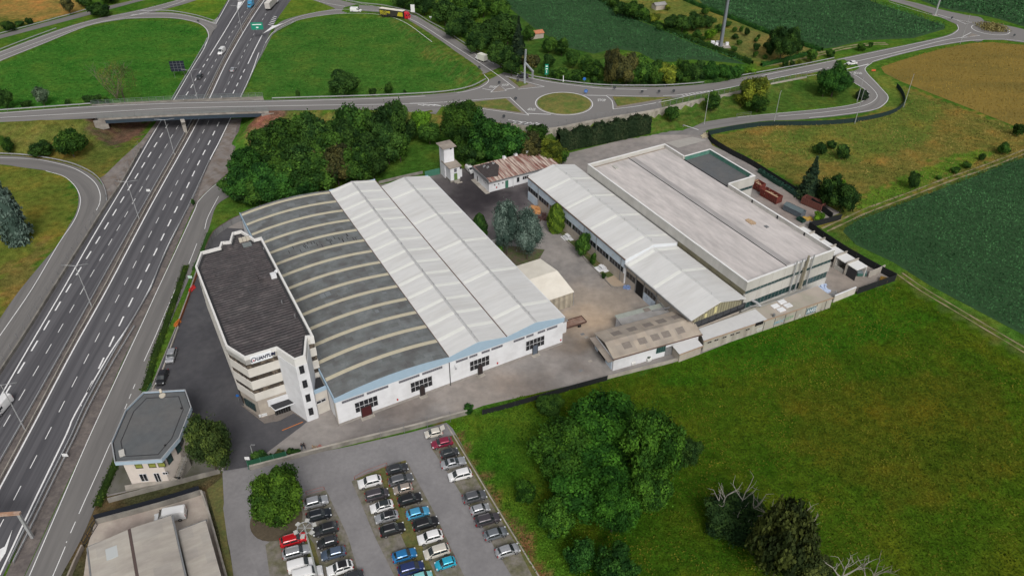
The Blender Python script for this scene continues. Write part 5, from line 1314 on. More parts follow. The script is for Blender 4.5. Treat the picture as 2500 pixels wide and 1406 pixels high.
def crown_column(seed, leaves=2600, size=.09):
    R = np.random.default_rng(seed); z = R.uniform(-1, 1, leaves); a = R.uniform(0, 6.28, leaves)
    t = (z+1)/2; r = np.clip(np.sin(np.pi*np.clip(t*.86+.14, 0, 1))**.6, .05, 1)*(1+.10*np.sin(a*5+z*7)+.06*R.normal(size=leaves))
    P_ = np.stack([r*np.cos(a), r*np.sin(a), z], 1); N_ = np.stack([np.cos(a), np.sin(a), .5+0*a], 1)
    V = leaf_quads(P_, N_+R.normal(size=P_.shape)*.5, size, R); T_ = (1+.2*np.sin(a*4+z*9))*R.uniform(.75, 1.2, leaves)
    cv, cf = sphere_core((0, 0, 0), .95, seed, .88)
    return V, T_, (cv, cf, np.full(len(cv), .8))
PROTO = {}
def proto(kind):
    if kind not in PROTO:
        k, _, s = kind.partition(':'); s = int(s or 0)
        g = {'big': lambda: crown_round(100+s, 34, 15000, .036, .66, (.17,.31)),
             'fine': lambda: crown_round(800+s, 26, 12000, .03, .55, (.2,.4)),
             'mid': lambda: crown_round(200+s, 22, 6500, .055, .62, (.2,.35)),
             'small': lambda: crown_round(300+s, 12, 2400, .085, .56, (.25,.42)),
             'thin': lambda: crown_round(400+s, 13, 2300, .06, .62, (.22,.36), 0, .3),
             'airy': lambda: (lambda q: (q[0], q[1], None))(crown_round(500+s, 18, 5000, .022, .62, (.15,.4), 0, .2)),
             'conifer': lambda: crown_conifer(600+s),
             'cedar': lambda: crown_conifer(650+s, 12, 6500, .06, 2.3, .3, .2),
             'column': lambda: crown_column(700+s)}[k]()
        PROTO[kind] = quads('crown_'+k, g[0], g[1], L_MID, g[2])
    return PROTO[kind]
def trunk_mesh(seed, limbs=4):
    R = random.Random(seed); mb = MB()
    mb.tube((0,0,-.3), (.02,.01,.55), .055, .035, 7, False).tube((.02,.01,.55), (0,.03,1.2), .035, .015, 6, False)
    for k in range(limbs):
        a = k*6.28/limbs+R.random(); z = R.uniform(.35, .7); mb.tube((.01,.01,z), (.33*math.cos(a), .33*math.sin(a), z+R.uniform(.25,.5)), .022, .008, 5, False)
    me = bpy.data.meshes.new('trunk'); me.from_pydata(mb.v, [], mb.f); me.materials.append(M_BARK); return me
TRUNKS = [trunk_mesh(k) for k in range(3)]
TREES = {}
tcount = [0]
def tree(cx, ty, by, hw, kind='mid', m=None, label=None, group=None, name='tree', cat='tree', stem=.12, rz=None):
    cy = (ty+by)/2; hc = 3.0
    for _ in range(4):
        g = G(cx, cy, hc); hg = float(Hland(np.array([g[0]]), np.array([g[1]]))[0])
        d = Vector((g[0], g[1], hc-CAMH)); depth = d.y*_c-d.z*_s
        s = FPX/depth; R = hw/s; el = math.atan2(-d.z, math.hypot(d.x, d.y))
        half = (by-ty)/2/s; b2 = half*half-(R*math.sin(el))**2
        b = math.sqrt(b2)/math.cos(el) if b2 > 0 else 0
        b = max(b, R*.55)
        hc = hg+b*(.96+stem)
    tcount[0] += 1; k = tcount[0]
    v = {'big': 4, 'mid': 6, 'fine': 2, 'small': 3, 'thin': 2, 'cedar': 2, 'conifer': 2}.get(kind, 1)
    rot = rz if rz is not None else (k*2.4) % 6.28
    t = thing(name, label, cat, (g[0], g[1], hg), rot, group)
    me = proto(kind+':'+str(k % v))
    c = newobj('crown', me, t, Matrix.Translation((0, 0, hc-hg)) @ Matrix.Diagonal((R, R, b, 1))); KIDS.setdefault(t.name, []).append(c)
    setmat(c, m or L_MID)
    H_ = (hc-hg)*.95
    tr = newobj('trunk', TRUNKS[k % 3], t, Matrix.Diagonal((max(R, H_*.4)*.9, max(R, H_*.4)*.9, H_, 1))); KIDS[t.name].append(tr)
    return t
ORD = ['first','second','third','fourth','fifth','sixth','seventh','eighth','ninth','tenth','eleventh','twelfth','thirteenth','fourteenth','fifteenth','sixteenth','seventeenth','eighteenth','nineteenth','twentieth','twenty-first','twenty-second','twenty-third','twenty-fourth','twenty-fifth','twenty-sixth','twenty-seventh','twenty-eighth','twenty-ninth','thirtieth','thirty-first','thirty-second','thirty-third','thirty-fourth','thirty-fifth','thirty-sixth','thirty-seventh','thirty-eighth','thirty-ninth','fortieth','forty-first','forty-second','forty-third','forty-fourth','forty-fifth','forty-sixth','forty-seventh','forty-eighth']
def row(desc, where, group, items, name='tree', cat='tree', **k):
    """desc: words on the look; where: place; items (cx,ty,by,hw,kind,mat,look)"""
    items = sorted(items, key=lambda t: t[0])
    for i, it in enumerate(items):
        look = (it[6]+' ') if len(it) > 6 else ''
        tree(*it[:4], it[4], it[5], f'{look}{desc}, {ORD[i]} from the left {where}', group, name, cat, **k)

# dense belt behind the hall
row('tree', 'in the dense belt behind the halls', 'trees in the belt behind the halls', [(a, b-6, c, d*1.15, *r) for a, b, c, d, *r in [
 (560,432,482,24,'small',L_MID,'low round'), (598,410,492,44,'mid',L_DEEP,'bright green'), (655,395,492,50,'mid',L_DEEP,'dense green'), (718,388,480,50,'mid',L_MID,'leafy green'),
 (775,378,470,48,'mid',L_MID,'broad green'), (640,322,410,42,'mid',L_MID,'dark green'), (702,300,400,48,'mid',L_MID,'tall leafy'), (766,284,390,42,'mid',L_DARK,'tall dark'),
 (820,352,455,46,'mid',L_BROWN,'brownish green'), (868,252,385,40,'thin',L_WILLOW if False else L_MID,'airy tall'), (893,330,430,42,'mid',L_DARK,'dark'), (925,262,372,34,'thin',L_DARK,'slender dark'),
 (962,244,352,28,'mid',L_DARK,'tall narrow dark'), (840,262,370,26,'thin',L_MID,'slim grey green'), (1028,268,335,22,'small',L_BRIGHT,'light green'), (1048,300,352,26,'mid',L_MID,'short green'),
 (1122,244,372,46,'big',L_YELL if False else L_MID,'large round'), (1190,286,392,44,'mid',L_DEEP,'rich green'), (1240,302,392,42,'mid',L_DEEP,'round rich green'),
 (1312,302,352,24,'small',L_MID,'small'), (1288,330,395,38,'mid',L_BROWN,'rusty green'), (590,455,500,30,'small',L_DARK,'low dark'), (628,440,505,36,'mid',L_MID,'spreading'), (690,350,430,46,'mid',L_MID,'dense'), (735,345,440,44,'mid',L_DARK,'dense dark'), (600,360,440,34,'mid',L_DEEP,'bright'),
 (675,300,372,38,'mid',L_DARK,'tall dark'), (738,272,370,36,'mid',L_MID,'tall'), (800,318,420,40,'mid',L_MID,'leafy'), (845,300,410,36,'mid',L_DARK,'tall dark'), (868,365,455,36,'mid',L_MID,'low leafy'), (910,370,440,34,'mid',L_DARK,'shaded'),
 (945,300,400,34,'mid',L_DARK,'dark'), (975,330,395,24,'small',L_MID,'small'), (1000,300,345,20,'small',L_DARK,'little dark'), (1158,270,370,36,'mid',L_DEEP,'rich green'), (740,425,488,40,'mid',L_DEEP,'low rich green'), (670,430,500,38,'mid',L_DEEP,'low leafy'),
 (1215,345,400,34,'mid',L_DEEP,'low rich green'), (1345,345,402,32,'mid',L_YELL,'yellowish'), (1372,368,402,16,'small',L_MID,'small dark'), (1150,345,400,34,'mid',L_DARK,'shaded')]])
# works yard
tree(1238,474,622,43,'fine',L_CEDAR,'taller blue grey cedar beside the white hall roof','cedars in the works yard','cedar','cedar')
tree(1287,506,634,42,'fine',L_CEDAR,'lower blue grey cedar with bare lower branches near the cream tent','cedars in the works yard','cedar','cedar')
tree(1171,521,585,18,'column',L_DARK,'dark green oval evergreen between hall and cedars',None,'evergreen_shrub','shrub',stem=.02)
tree(1358,497,568,20,'column',leafmat('needles_fresh',(.05,.10,.014)),'fresh green cone shaped evergreen against the workshop wall',None,'evergreen_tree','tree',stem=.02)
tree(1424,570,628,21,'mid',L_MID,'round leafy tree in front of the workshop windows')
tree(1448,618,650,9,'small',L_MID,'small round shrub beside the second picnic set',None,'shrub','shrub',stem=.02)
tree(1474,664,682,6,'small',L_DARK,'small dark bush at the end of the workshop lawn',None,'shrub','shrub',stem=.02)
tree(1216,596,640,14,'small',L_MID,'low shrub below the blue cedars',None,'shrub','shrub',stem=.02)
# by the far fence
row('', 'by the black yard fence', 'trees by the black fence', [(1983,383,480,40,'conifer',L_CONIF,'tall dark conifer'),(2030,425,500,30,'mid',L_DARK,'dark tree'),(2062,440,522,36,'mid',L_DARK,'broad dark tree'),(2044,436,480,20,'small',L_BRIGHT,'bright green tree')])
row('bush', 'of three in the rough meadow', 'round bushes in the rough meadow', [(2004,345,380,18,'small',L_DARK,'round dark'),(2030,343,364,11,'small',L_DARK,'small dark'),(2058,352,391,19,'small',L_DARK,'round dark')], 'bush', 'bush', stem=.02)
tree(2001,513,543,14,'small',L_BRIGHT,'bright green bush at the corner of the container yard',None,'bush','bush',stem=.02)
row('bush', 'along the dirt track', 'bushes along the dirt track', [(2230,418,464,15,'small',L_DARK,'tall'),(2292,428,440,8,'small',L_MID,'tiny'),(2332,405,424,12,'small',L_MID,'low'),(2360,395,412,12,'small',L_MID,'low'),(2398,374,394,9,'small',L_DARK,'small'),(2451,345,379,15,'small',L_MID,'round'),(2489,300,336,14,'small',L_DARK,'dark')], 'bush', 'bush', stem=.02)
# by the roads on the right
tree(2040,158,236,40,'big',L_DEEP,'large leafy tree inside the bend of the loop road')
tree(2014,190,236,20,'small',L_MID,'smaller tree touching the large one inside the loop road')
tree(2073,187,204,11,'column',L_CONIF,'dark clipped round bush above the loop road',None,'bush','bush',stem=.02)
tree(2106,219,243,14,'column',L_CONIF,'dark clipped round bush at the tip of the loop',None,'bush','bush',stem=.02)
tree(1840,184,262,36,'mid',L_YELL,'yellow green tree below the east road')
tree(1852,225,274,28,'mid',L_MID,'dark green tree just below the yellow green one')
tree(1740,225,272,21,'small',L_MID,'round tree under the retaining wall, right one'); tree(1640,255,296,20,'small',L_MID,'round tree under the retaining wall, left one')
row('bush', 'along the farm track', 'bushes along the farm track', [(1918,147,164,8,'small',L_DARK,'small'),(1934,148,162,7,'small',L_DARK,'tiny'),(1951,144,160,8,'small',L_YELL,'small'),(2027,121,142,10,'small',L_MID,'round'),(2103,106,126,12,'small',L_MID,'round'),(2126,102,118,6,'small',L_DARK,'tiny')], 'bush', 'bush', stem=.02)
tree(1912,66,150,36,'big',L_DARK,'large dark tree at the corner of the orchard')
tree(1982,120,152,14,'small',L_MID,'round tree at the end of the orchard hedge'); tree(1950,98,130,13,'small',L_DARK,'small dark tree right of the large orchard tree')
row('fruit tree', 'in the orchard beside the mast', 'young fruit trees in the orchard', [(1794,66,80,7,'small',L_MID),(1810,64,80,6,'small',L_MID),(1824,66,89,7,'small',L_DARK),(1795,82,97,9,'small',L_DARK),(1847,104,126,9,'small',L_DARK),(1870,102,120,8,'small',L_DARK),(1805,97,112,7,'small',L_MID),(1852,84,98,5,'small',L_MID),(1792,112,128,9,'small',L_MID),(1846,92,104,6,'small',L_MID),(1880,112,136,10,'small',L_DARK),(1845,125,141,6,'small',L_MID),(1868,134,146,7,'small',L_MID)], 'fruit_tree', 'tree')
# gardens between the two corn fields
row('garden tree', 'between the two corn fields', 'garden trees between the corn fields', [(1520,2,40,22,'small',L_DARK),(1546,4,46,24,'small',L_MID),(1575,20,50,14,'small',L_MID),(1600,30,56,14,'small',L_YELL),(1500,-8,24,16,'small',L_MID),(1640,36,74,22,'mid',L_DARK),(1668,32,78,24,'mid',L_DARK),(1700,30,74,24,'mid',L_DARK),(1728,36,68,20,'mid',L_DARK),(1722,20,36,12,'small',L_MID),(1702,72,92,12,'small',L_MID),(1736,70,97,15,'small',L_BRIGHT),(1755,60,80,12,'small',L_MID),(1714,88,100,9,'small',L_MID),(1610,60,76,10,'small',L_MID),(1776,50,66,11,'small',L_MID),(1630,12,26,8,'small',L_YELL)], 'garden_tree', 'tree')
# wooded strip between ramp and corn
row('tree', 'in the wooded strip above the curved ramp', 'trees of the wooded strip above the ramp', [
 (985,-25,22,28,'mid',L_DARK),(1035,-20,36,30,'mid',L_DARK),(1085,-6,62,36,'mid',L_DARK),(1140,-25,45,36,'mid',L_MID),(1125,20,88,34,'mid',L_DARK),(1195,40,120,42,'mid',L_DARK,'broad dark'),(1180,-20,40,28,'mid',L_MID),(1240,30,110,34,'mid',L_DARK),
 (1266,48,150,30,'conifer',L_CONIF,'dark conifer'),(1222,95,165,32,'mid',L_DARK),(1248,130,185,24,'mid',L_DARK),(1162,75,128,30,'mid',L_DARK),(1222,-10,50,26,'mid',L_MID),(1105,45,95,22,'mid',L_DARK),(1290,60,100,16,'small',L_MID),(1295,135,182,22,'small',L_BROWN)])
row('tree', 'along the garden edge beside the junction', 'trees along the corn field edge', [
 (1340,92,130,20,'small',L_MID),(1372,96,136,20,'small',L_MID),(1340,130,166,16,'small',L_DARK),(1398,118,165,18,'small',L_MID),(1430,132,176,20,'mid',L_MID),(1452,150,200,26,'mid',L_MID),(1366,164,200,20,'small',L_MID),(1408,172,206,22,'small',L_MID),
 (1497,122,210,24,'mid',L_BROWN,'dark rusty'),(1532,122,212,30,'mid',L_BROWN,'tall dark rusty'),(1565,130,212,28,'mid',L_MID,'green'),(1520,160,208,18,'small',L_YELL,'yellow blotched'),(1600,148,212,26,'mid',L_MID),(1632,152,212,26,'mid',L_YELL,'yellowish'),(1665,148,210,26,'mid',L_MID),(1700,150,206,26,'mid',L_DARK),(1735,150,202,26,'mid',L_DEEP),(1768,152,196,24,'mid',L_DEEP),(1800,160,192,20,'small',L_DEEP),(1830,162,182,16,'small',L_BRIGHT,'bright')])
# left side
bt = tree(288,140,252,40,'airy',leafmat('sparse_leaves',(.05,.072,.022)),'thinly leafed bare branched tree on the loop meadow',None,'tree','tree',stem=.25)
tree(100,210,258,20,'thin',L_WILLOW,'silvery willow on the left edge of the meadow'); tree(8,212,266,22,'mid',L_DARK,'dark tree cut by the left frame edge above the overpass')
row('shrub', 'along the left overpass verge', 'shrubs along the overpass verge', [(64,245,263,12,'small',L_DARK),(165,242,256,8,'small',L_DARK),(215,230,254,14,'small',L_DARK),(238,232,254,14,'small',L_DARK),(258,236,255,9,'small',L_MID)], 'shrub', 'shrub', stem=.02)
tree(98,342,386,32,'mid',L_DARK,'dark bush beside the brighter one under the overpass',None,'bush','bush',stem=.02); tree(168,308,388,37,'mid',L_MID,'brighter round bush below the overpass on the left',None,'bush','bush',stem=.02)
tree(10,318,362,16,'small',L_MID,'bush at the left frame edge under the overpass',None,'bush','bush',stem=.02)
tree(8,408,590,44,'cedar',L_CEDAR,'big blue cedar cut by the left frame edge',None,'cedar','cedar')
tree(240,8,42,24,'small',L_DARK,'round dark bush between farm lane and ramp',None,'bush','bush',stem=.02)
row('shrub', 'along the dry field top left', 'shrubs beside the dry field', [(20,52,78,18,'small',L_DARK),(48,50,64,12,'small',L_DARK),(70,44,62,9,'small',L_DARK),(165,-8,36,18,'thin',L_BROWN),(205,-20,18,22,'small',L_DARK),(262,-22,10,24,'small',L_DARK)], 'shrub', 'shrub', stem=.02)
row('', 'in the meadow inside the right loop', 'bushes in the right loop meadow', [(838,168,238,42,'mid',L_DARK,'large round dark tree'),(727,218,237,6,'small',L_DARK,'tiny bush'),(910,214,236,9,'small',L_DARK,'small bush'),(948,202,233,14,'thin',L_MID,'spiky bush'),(988,218,232,4,'small',L_DARK,'tiny bush')], 'bush', 'bush', stem=.02)
row('shrub', 'on the right embankment of the overpass', 'shrubs on the overpass embankment', [(690,300,335,22,'small',L_MID),(745,280,320,20,'small',L_DARK),(810,275,330,22,'small',L_MID),(625,345,400,18,'small',L_MID),(1010,290,320,18,'small',L_BRIGHT)], 'shrub', 'shrub', stem=.02)
# car park and gate
tree(673,1134,1292,76,'big',leafmat('leaves_park',(.027,.068,.010)),'big round tree in the car park beside the light mast')
tree(507,1006,1158,58,'big',leafmat('leaves_gate',(.031,.057,.017)),'olive green tree between gate office and driveway')
row('', 'behind the car park wall', 'clipped shrubs behind the car park wall', [(632,1098,1132,22,'small',L_DARK,'broad clipped shrub'),(664,1104,1126,8,'small',L_DARK,'small clipped shrub'),(683,1096,1120,12,'small',L_BROWN,'clipped shrub'),(709,1092,1112,12,'small',L_DARK,'clipped shrub'),(724,1092,1112,11,'small',L_DARK,'clipped shrub')], 'shrub', 'shrub', stem=.0)
# big clump on the meadow and its neighbours
L_CLUMP = leafmat('clump_leaves', (.018,.07,.010), None, .15); L_CLUMP2 = leafmat('clump_leaves_b', (.024,.075,.011), None, .15)
GC = 'trees of the big clump on the meadow'
for it in [(1475,948,1130,104,'big',L_DEEP,'rearmost tall tree of the big meadow clump'),(1372,1020,1185,84,'big',L_MID,'left tree of the big meadow clump'),(1592,985,1190,82,'big',L_MID,'right tree of the big meadow clump'),
  (1445,1092,1262,108,'big',L_DEEP,'broad middle tree of the big meadow clump'),(1585,1130,1262,66,'big',L_MID,'lower right tree of the big meadow clump'),(1500,1168,1312,62,'big',L_DEEP,'front tree of the big meadow clump nearest the camera'),
  (1362,1208,1312,52,'mid',L_MID,'front left tree of the big meadow clump'),(1284,1168,1232,30,'mid',L_MID,'small tree at the left tip of the meadow clump'),(1678,1062,1142,36,'mid',L_DARK,'dark shrub at the right tip of the meadow clump')]:
    tree(*it[:5], L_CLUMP if it[5] is L_DEEP else (L_CLUMP2 if it[5] is L_MID else it[5]), it[6], GC)
tree(1343,965,1008,36,'mid',L_MID,'low spreading bush below the black fence',None,'bush','bush',stem=.02)
tree(1418,1308,1402,42,'mid',L_DEEP,'young tree in front of the meadow clump, left of two','young trees in front of the clump'); tree(1500,1328,1440,54,'mid',L_DEEP,'young tree in front of the meadow clump, right of two','young trees in front of the clump')
tree(1145,985,1010,14,'small',L_DEEP,'small shrub where the wall meets the green fence',None,'shrub','shrub',stem=.0)
tree(471,486,502,5,'small',L_DARK,'tiny bush growing in the motorway barrier',None,'shrub','shrub',stem=.0)
tree(1802,1198,1325,84,'big',leafmat('ivy_dark',(.014,.036,.012)),'dark ivy thicket around the bleached dead tree',None,'thicket','thicket',stem=.02)
tree(1918,1205,1440,74,'mid',leafmat('brown_thicket',(.026,.042,.014)),'brownish tall thicket with dead twigs at the top',None,'thicket','thicket',stem=.02)
tree(1985,1345,1440,55,'mid',leafmat('brown_thicket',(.026,.042,.014)),'low thicket at the bottom edge between dead twigs',None,'thicket','thicket',stem=.02)
# dead wood
def branchy(mb, p, d, r, ln, depth, R):
    q = p; dd = d
    for k in range(3):
        dd = (dd+Vector((R.uniform(-.22,.22), R.uniform(-.22,.22), R.uniform(-.12,.16)))).normalized(); n = q+dd*ln/3
        mb.tube(q, n, r*(1-k*.2), r*(1-(k+1)*.2), 5, False); q = n
        if depth > 0 and k > 0:
            for _ in range(2 if depth > 1 else 1):
                s = Vector((R.uniform(-1,1), R.uniform(-1,1), R.uniform(-.1,.9))).normalized()
                branchy(mb, q, (dd*.55+s*.8).normalized(), r*.5, ln*.55, depth-1, R)
def dead_tree(px, py, label, seed, h, specs, m=M_BARE):
    g = P(px, py, 0, True); R = random.Random(seed); mb = MB()
    for (x, y, z0), d, ln in specs:
        branchy(mb, Vector((g[0]+x, g[1]+y, z0)), Vector(d).normalized(), .17, ln, 2, R)
    return tag(mb.build('dead_tree', m), label, 'dead tree')
dead_tree(1800, 1290, 'bleached dead tree with white bare branches rising from dark ivy', 3, 9, [((0,.5,3.0),(.1,.1,1),5.5),((-.5,.8,3.5),(-.9,.2,.5),3.8),((.4,.4,3.5),(.8,.1,.7),4.2),((-2.9,1.5,4.0),(-.15,.1,1),4.5),((.3,-.3,3.5),(.3,-.8,.5),2.6),((1.4,0,4.0),(1,-.1,.15),3.8),((0,0,0),(0,0.05,1),4)])
dead_tree(1915, 1330, 'grey dead twigs sticking out of the brown thicket top', 8, 8, [((-.6,.5,5.6),(-.35,.1,1),4),((.5,.6,5.8),(.5,.2,.9),3),((-1.0,.6,5.6),(-1,.2,.35),3.6),((1.6,.2,5),(.8,0,.5),2.6)], mat('grey_twigs', (.2,.18,.15), .9))
dead_tree(2050, 1420, 'left of two pale dead trees at the bottom edge', 12, 5, [((0,0,0),(.05,0,1),5),((.3,.1,1.5),(.7,.2,.8),3.6),((-.3,0,1.5),(-.5,.1,.9),3)])
dead_tree(2115, 1425, 'right of two pale dead trees at the bottom edge', 15, 5, [((0,0,0),(0,0,1),4.4),((.2,.1,1),(.6,.2,.8),3.2),((-.2,0,1),(-.3,.1,1),3)], mat('grey_twigs', (.2,.18,.15), .9))
bb_ = P(288, 248, 0, True)
R_ = random.Random(5); mb = MB()
for a in range(7):
    branchy(mb, Vector((bb_[0], bb_[1], 1.2)), Vector((.45*math.cos(a*.9), .45*math.sin(a*.9), 1)).normalized(), .16, 9, 2, R_)
o = mb.build('branches', mat('grey_bark', (.14,.12,.09), .95), bt)
# ---- clipped hedges
def hedge(label, pts, w, h, m, px_top=False, dens=9, size=.28, z0=None, name='hedge'):
    g = [P(x, y, 0, True) for x, y in pts]; q = smooth_line([(v[0], v[1], v[2]) for v in g], 1.0); R = np.random.default_rng(int(pts[0][0]))
    q = np.array(q); d = np.r_[0, np.cumsum(np.hypot(*np.diff(q[:, :2], axis=0).T))]; n = int(d[-1]*dens*(w+2*h)/2)
    s = R.uniform(0, d[-1], n); c = np.stack([np.interp(s, d, q[:, k]) for k in range(3)], 1)
    t = np.stack([np.interp(s+.5, d, q[:, k])-np.interp(s-.5, d, q[:, k]) for k in range(2)], 1); t /= np.linalg.norm(t, axis=1, keepdims=True)+1e-9
    nx = np.stack([-t[:, 1], t[:, 0]], 1); hh = h*(1+.12*np.sin(s*.9)+.08*np.sin(s*2.3))
    u = R.uniform(0, 1, n); per = w+2*hh; a = u*per
    off = np.where(a < hh, -w/2, np.where(a < hh+w, a-hh-w/2, w/2)); z = np.where(a < hh, a, np.where(a < hh+w, hh, per-a))
    N = np.where((a < hh)[:, None], np.c_[-nx, .3*np.ones(n)], np.where((a < hh+w)[:, None], np.c_[0*nx, np.ones(n)], np.c_[nx, .3*np.ones(n)]))
    jit = R.normal(0, .12, n); p = np.c_[c[:, :2]+nx*(off+jit)[:, None], c[:, 2]+z+R.normal(0, .1, n)]
    tint = (1+.25*np.sin(s*.7+off))*R.uniform(.75, 1.2, n)
    V = leaf_quads(p, N+R.normal(size=p.shape)*.5, size, R)
    nx2 = np.gradient(q[:, :2], axis=0); nx2 /= np.linalg.norm(nx2, axis=1, keepdims=True)+1e-9; nn = np.stack([-nx2[:, 1], nx2[:, 0]], 1)
    hq = h*(1+.12*np.sin(d*.9)+.08*np.sin(d*2.3))-.15; k = w/2-.12; m_ = len(q)
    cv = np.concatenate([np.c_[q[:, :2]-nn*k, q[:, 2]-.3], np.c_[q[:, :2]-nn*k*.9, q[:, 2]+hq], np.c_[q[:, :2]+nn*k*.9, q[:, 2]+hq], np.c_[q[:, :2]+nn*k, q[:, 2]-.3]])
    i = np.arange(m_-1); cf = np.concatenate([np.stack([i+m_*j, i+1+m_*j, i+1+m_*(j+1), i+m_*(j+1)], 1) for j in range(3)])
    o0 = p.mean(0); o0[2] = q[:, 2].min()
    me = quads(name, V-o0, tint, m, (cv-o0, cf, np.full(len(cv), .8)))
    return tag(newobj(name, me, None, Matrix.Translation(o0)), label, 'hedge')
hedge('tall dark hedge wall along the yard below the roundabout', [(1362,366),(1430,352),(1500,338),(1582,320)], 3.6, 6.0, leafmat('hedge_dark', (.015,.032,.013), (.03,.04,.018)), dens=14, size=.3)
hedge('hedge line separating left corn field from the gardens', [(1448,-10),(1480,10),(1530,35),(1600,62),(1680,97),(1760,128),(1835,158)], 2.0, 1.8, L_MID)
hedge('hedge between the gardens and the right corn field', [(1668,0),(1720,22),(1790,48),(1880,84),(1950,108),(2006,126)], 2.0, 1.6, L_DEEP)
hedge('short clipped hedge on the near side of the orchard', [(1858,163),(1905,152),(1960,138),(1990,128)], 1.6, 1.5, L_DEEP)
hedge('scrub line climbing the junction embankment', [(1320,176),(1375,192),(1440,203),(1520,208),(1620,210),(1720,203),(1800,190)], 3.0, 1.8, L_MID, size=.34)
hedge('bright low hedge along the service road by the motorway', [(455,650),(438,700),(418,758),(398,815),(378,870),(362,930),(352,955)], 1.7, .5, leafmat('strip_green', (.03,.062,.013)), dens=16, size=.18)
hedge('green creeper hedge on the fence left of the gate office', [(292,1118),(276,1150),(262,1182),(248,1215),(236,1240)], 1.5, .8, leafmat('strip_green', (.03,.062,.013)), dens=16, size=.18)
hedge('straggling weeds along the left motorway noise wall base', [(510,570),(492,620),(474,660)], 1.6, .3, L_MID, dens=10, size=.16)

# ---- crops and tall grass: nobody could count these
def scatter(name, polys, spacing, size, h, m, label, rowdir=None, rowgap=None, jitter=.35, cards=3, holes=(), tintf=None, lean=.5, seed=1, dz=0.0, cat=None, tj=1.0, clump=1.0):
    R = np.random.default_rng(seed); W_ = [np.array([P(x, y, 0, True)[:2] for x, y in pl]) for pl in polys]
    allp = np.concatenate(W_); x0, y0 = allp.min(0); x1, y1 = allp.max(0)
    a = math.radians(rowdir or 0); rg = rowgap or spacing
    D = math.hypot(x1-x0, y1-y0)/2; cx, cy = (x0+x1)/2, (y0+y1)/2
    u, v = np.meshgrid(np.arange(-D, D, spacing), np.arange(-D, D, rg)); u = u.ravel(); v = v.ravel()
    u = u+R.normal(0, jitter*spacing, len(u)); v = v+R.normal(0, jitter*rg*(.35 if rowdir is not None else 1), len(v))
    X = cx+u*math.cos(a)-v*math.sin(a); Y = cy+u*math.sin(a)+v*math.cos(a)
    k = np.zeros(len(X), bool)
    for w in W_: k |= in_poly(X, Y, [tuple(q) for q in w])
    for hl in holes: k &= ~in_poly(X, Y, [tuple(P(x, y, 0, True)[:2]) for x, y in hl])
    # keep only what the camera region can show
    k &= (Y > 58)
    X, Y, u, v = X[k], Y[k], u[k], v[k]; n = len(X)
    Z = Hland(X, Y)+dz
    big = (np.sin(X*.11+np.sin(Y*.07)*2)*np.cos(Y*.09+X*.03))
    def vn(sc, sd):
        g = np.random.default_rng(sd).normal(size=(96, 96)); a, b = X/sc, Y/sc; i, j = np.floor(a).astype(int), np.floor(b).astype(int); fa, fb = a-i, b-j
        q = lambda p, r: g[(i+p) % 96, (j+r) % 96]
        return (q(0,0)*(1-fa)+q(1,0)*fa)*(1-fb)+(q(0,1)*(1-fa)+q(1,1)*fa)*fb
    mid_ = (vn(1.9, 5)+.8*vn(4.5, 6)+.5*vn(.9, 7))*clump
    t0 = 1+.14*big+mid_*.28+R.normal(0, .08, n)
    if tintf is not None: t0 = t0*tintf(X, Y, u, v)
    V = []; T = []
    for c in range(cards):
        d = R.normal(size=(n, 3)); d[:, 2] = np.abs(d[:, 2])*.6+lean
        hh = h*R.uniform(.35, 1.0, n)*np.clip(1+.45*mid_, .4, 2.2)
        p = np.stack([X+R.normal(0, size*.45, n), Y+R.normal(0, size*.45, n), Z+hh], 1)
        V.append(leaf_quads(p, d, size, R, .45)); T.append(t0*(1+tj*R.uniform(-.3, .3, n)))
    V = np.concatenate(V); T = np.concatenate(T); o0 = np.array([cx, cy, 0.0])
    me = quads(name, V-o0, T, m)
    return tag(newobj(name, me, None, Matrix.Translation(o0)), label, cat, None, 'stuff')
CORN1 = [[(1195,-20),(1445,-20),(1480,14),(1530,40),(1600,67),(1680,102),(1760,133),(1822,158),(1760,152),(1690,146),(1640,152),(1600,150),(1560,128),(1500,120),(1450,132),(1390,118),(1340,90),(1300,66),(1250,25),(1210,8)]]
CORN2 = [[(1690,-20),(2080,-20),(2130,5),(2200,28),(2252,44),(2272,52),(2306,62),(2306,72),(2230,94),(2110,99),(2040,116),(2010,120),(1950,102),(1880,78),(1790,42),(1720,16)]]
CORN3 = [[(2205,-15),(2290,18),(2330,27),(2400,38),(2440,48),(2520,72),(2560,-20),(2205,-20)]]
CORN4 = [[(2098,537),(2218,492),(2372,434),(2460,399),(2580,360),(2640,860),(2500,818),(2380,755),(2270,697),(2180,640),(2090,598),(2058,566),(2064,556)]]
M_SOIL = mat('shaded_field_soil', (.024,.068,.022), .95, noise=.25, scale=1.5)  # green floor tone under the corn, close to the leaf colour
def track(pts, gap=1.7, w=.6, m=None):
    q = [P(x, y, 0, True) for x, y in pts]; q = smooth_line([tuple(v) for v in q], 2.0)
    mb = MB()
    for s in (-gap/2, gap/2):
        L, R_2 = [], []
        for i, a in enumerate(q):
            t = (q[min(i+1, len(q)-1)]-q[max(i-1, 0)])[:2]; t = t/np.hypot(*t); nx, ny = -t[1], t[0]; ww = w*(.75+.35*math.sin(i*1.3+s)); 
            L.append((a[0]+nx*(s+ww/2), a[1]+ny*(s+ww/2), a[2]+.07)); R_2.append((a[0]+nx*(s-ww/2), a[1]+ny*(s-ww/2), a[2]+.07))
        mb.strip(R_2, L)
    mb.build('dirt_track', m or M_TRACK, kind='structure')
track([(1862,161),(1900,153),(1960,141),(2000,133),(2060,118),(2120,109),(2165,107)], 2.2, 1.3)
track([(2012,562),(2060,540),(2110,517),(2152,501),(2240,468),(2321,437),(2400,410),(2520,364)], 1.8, .7)
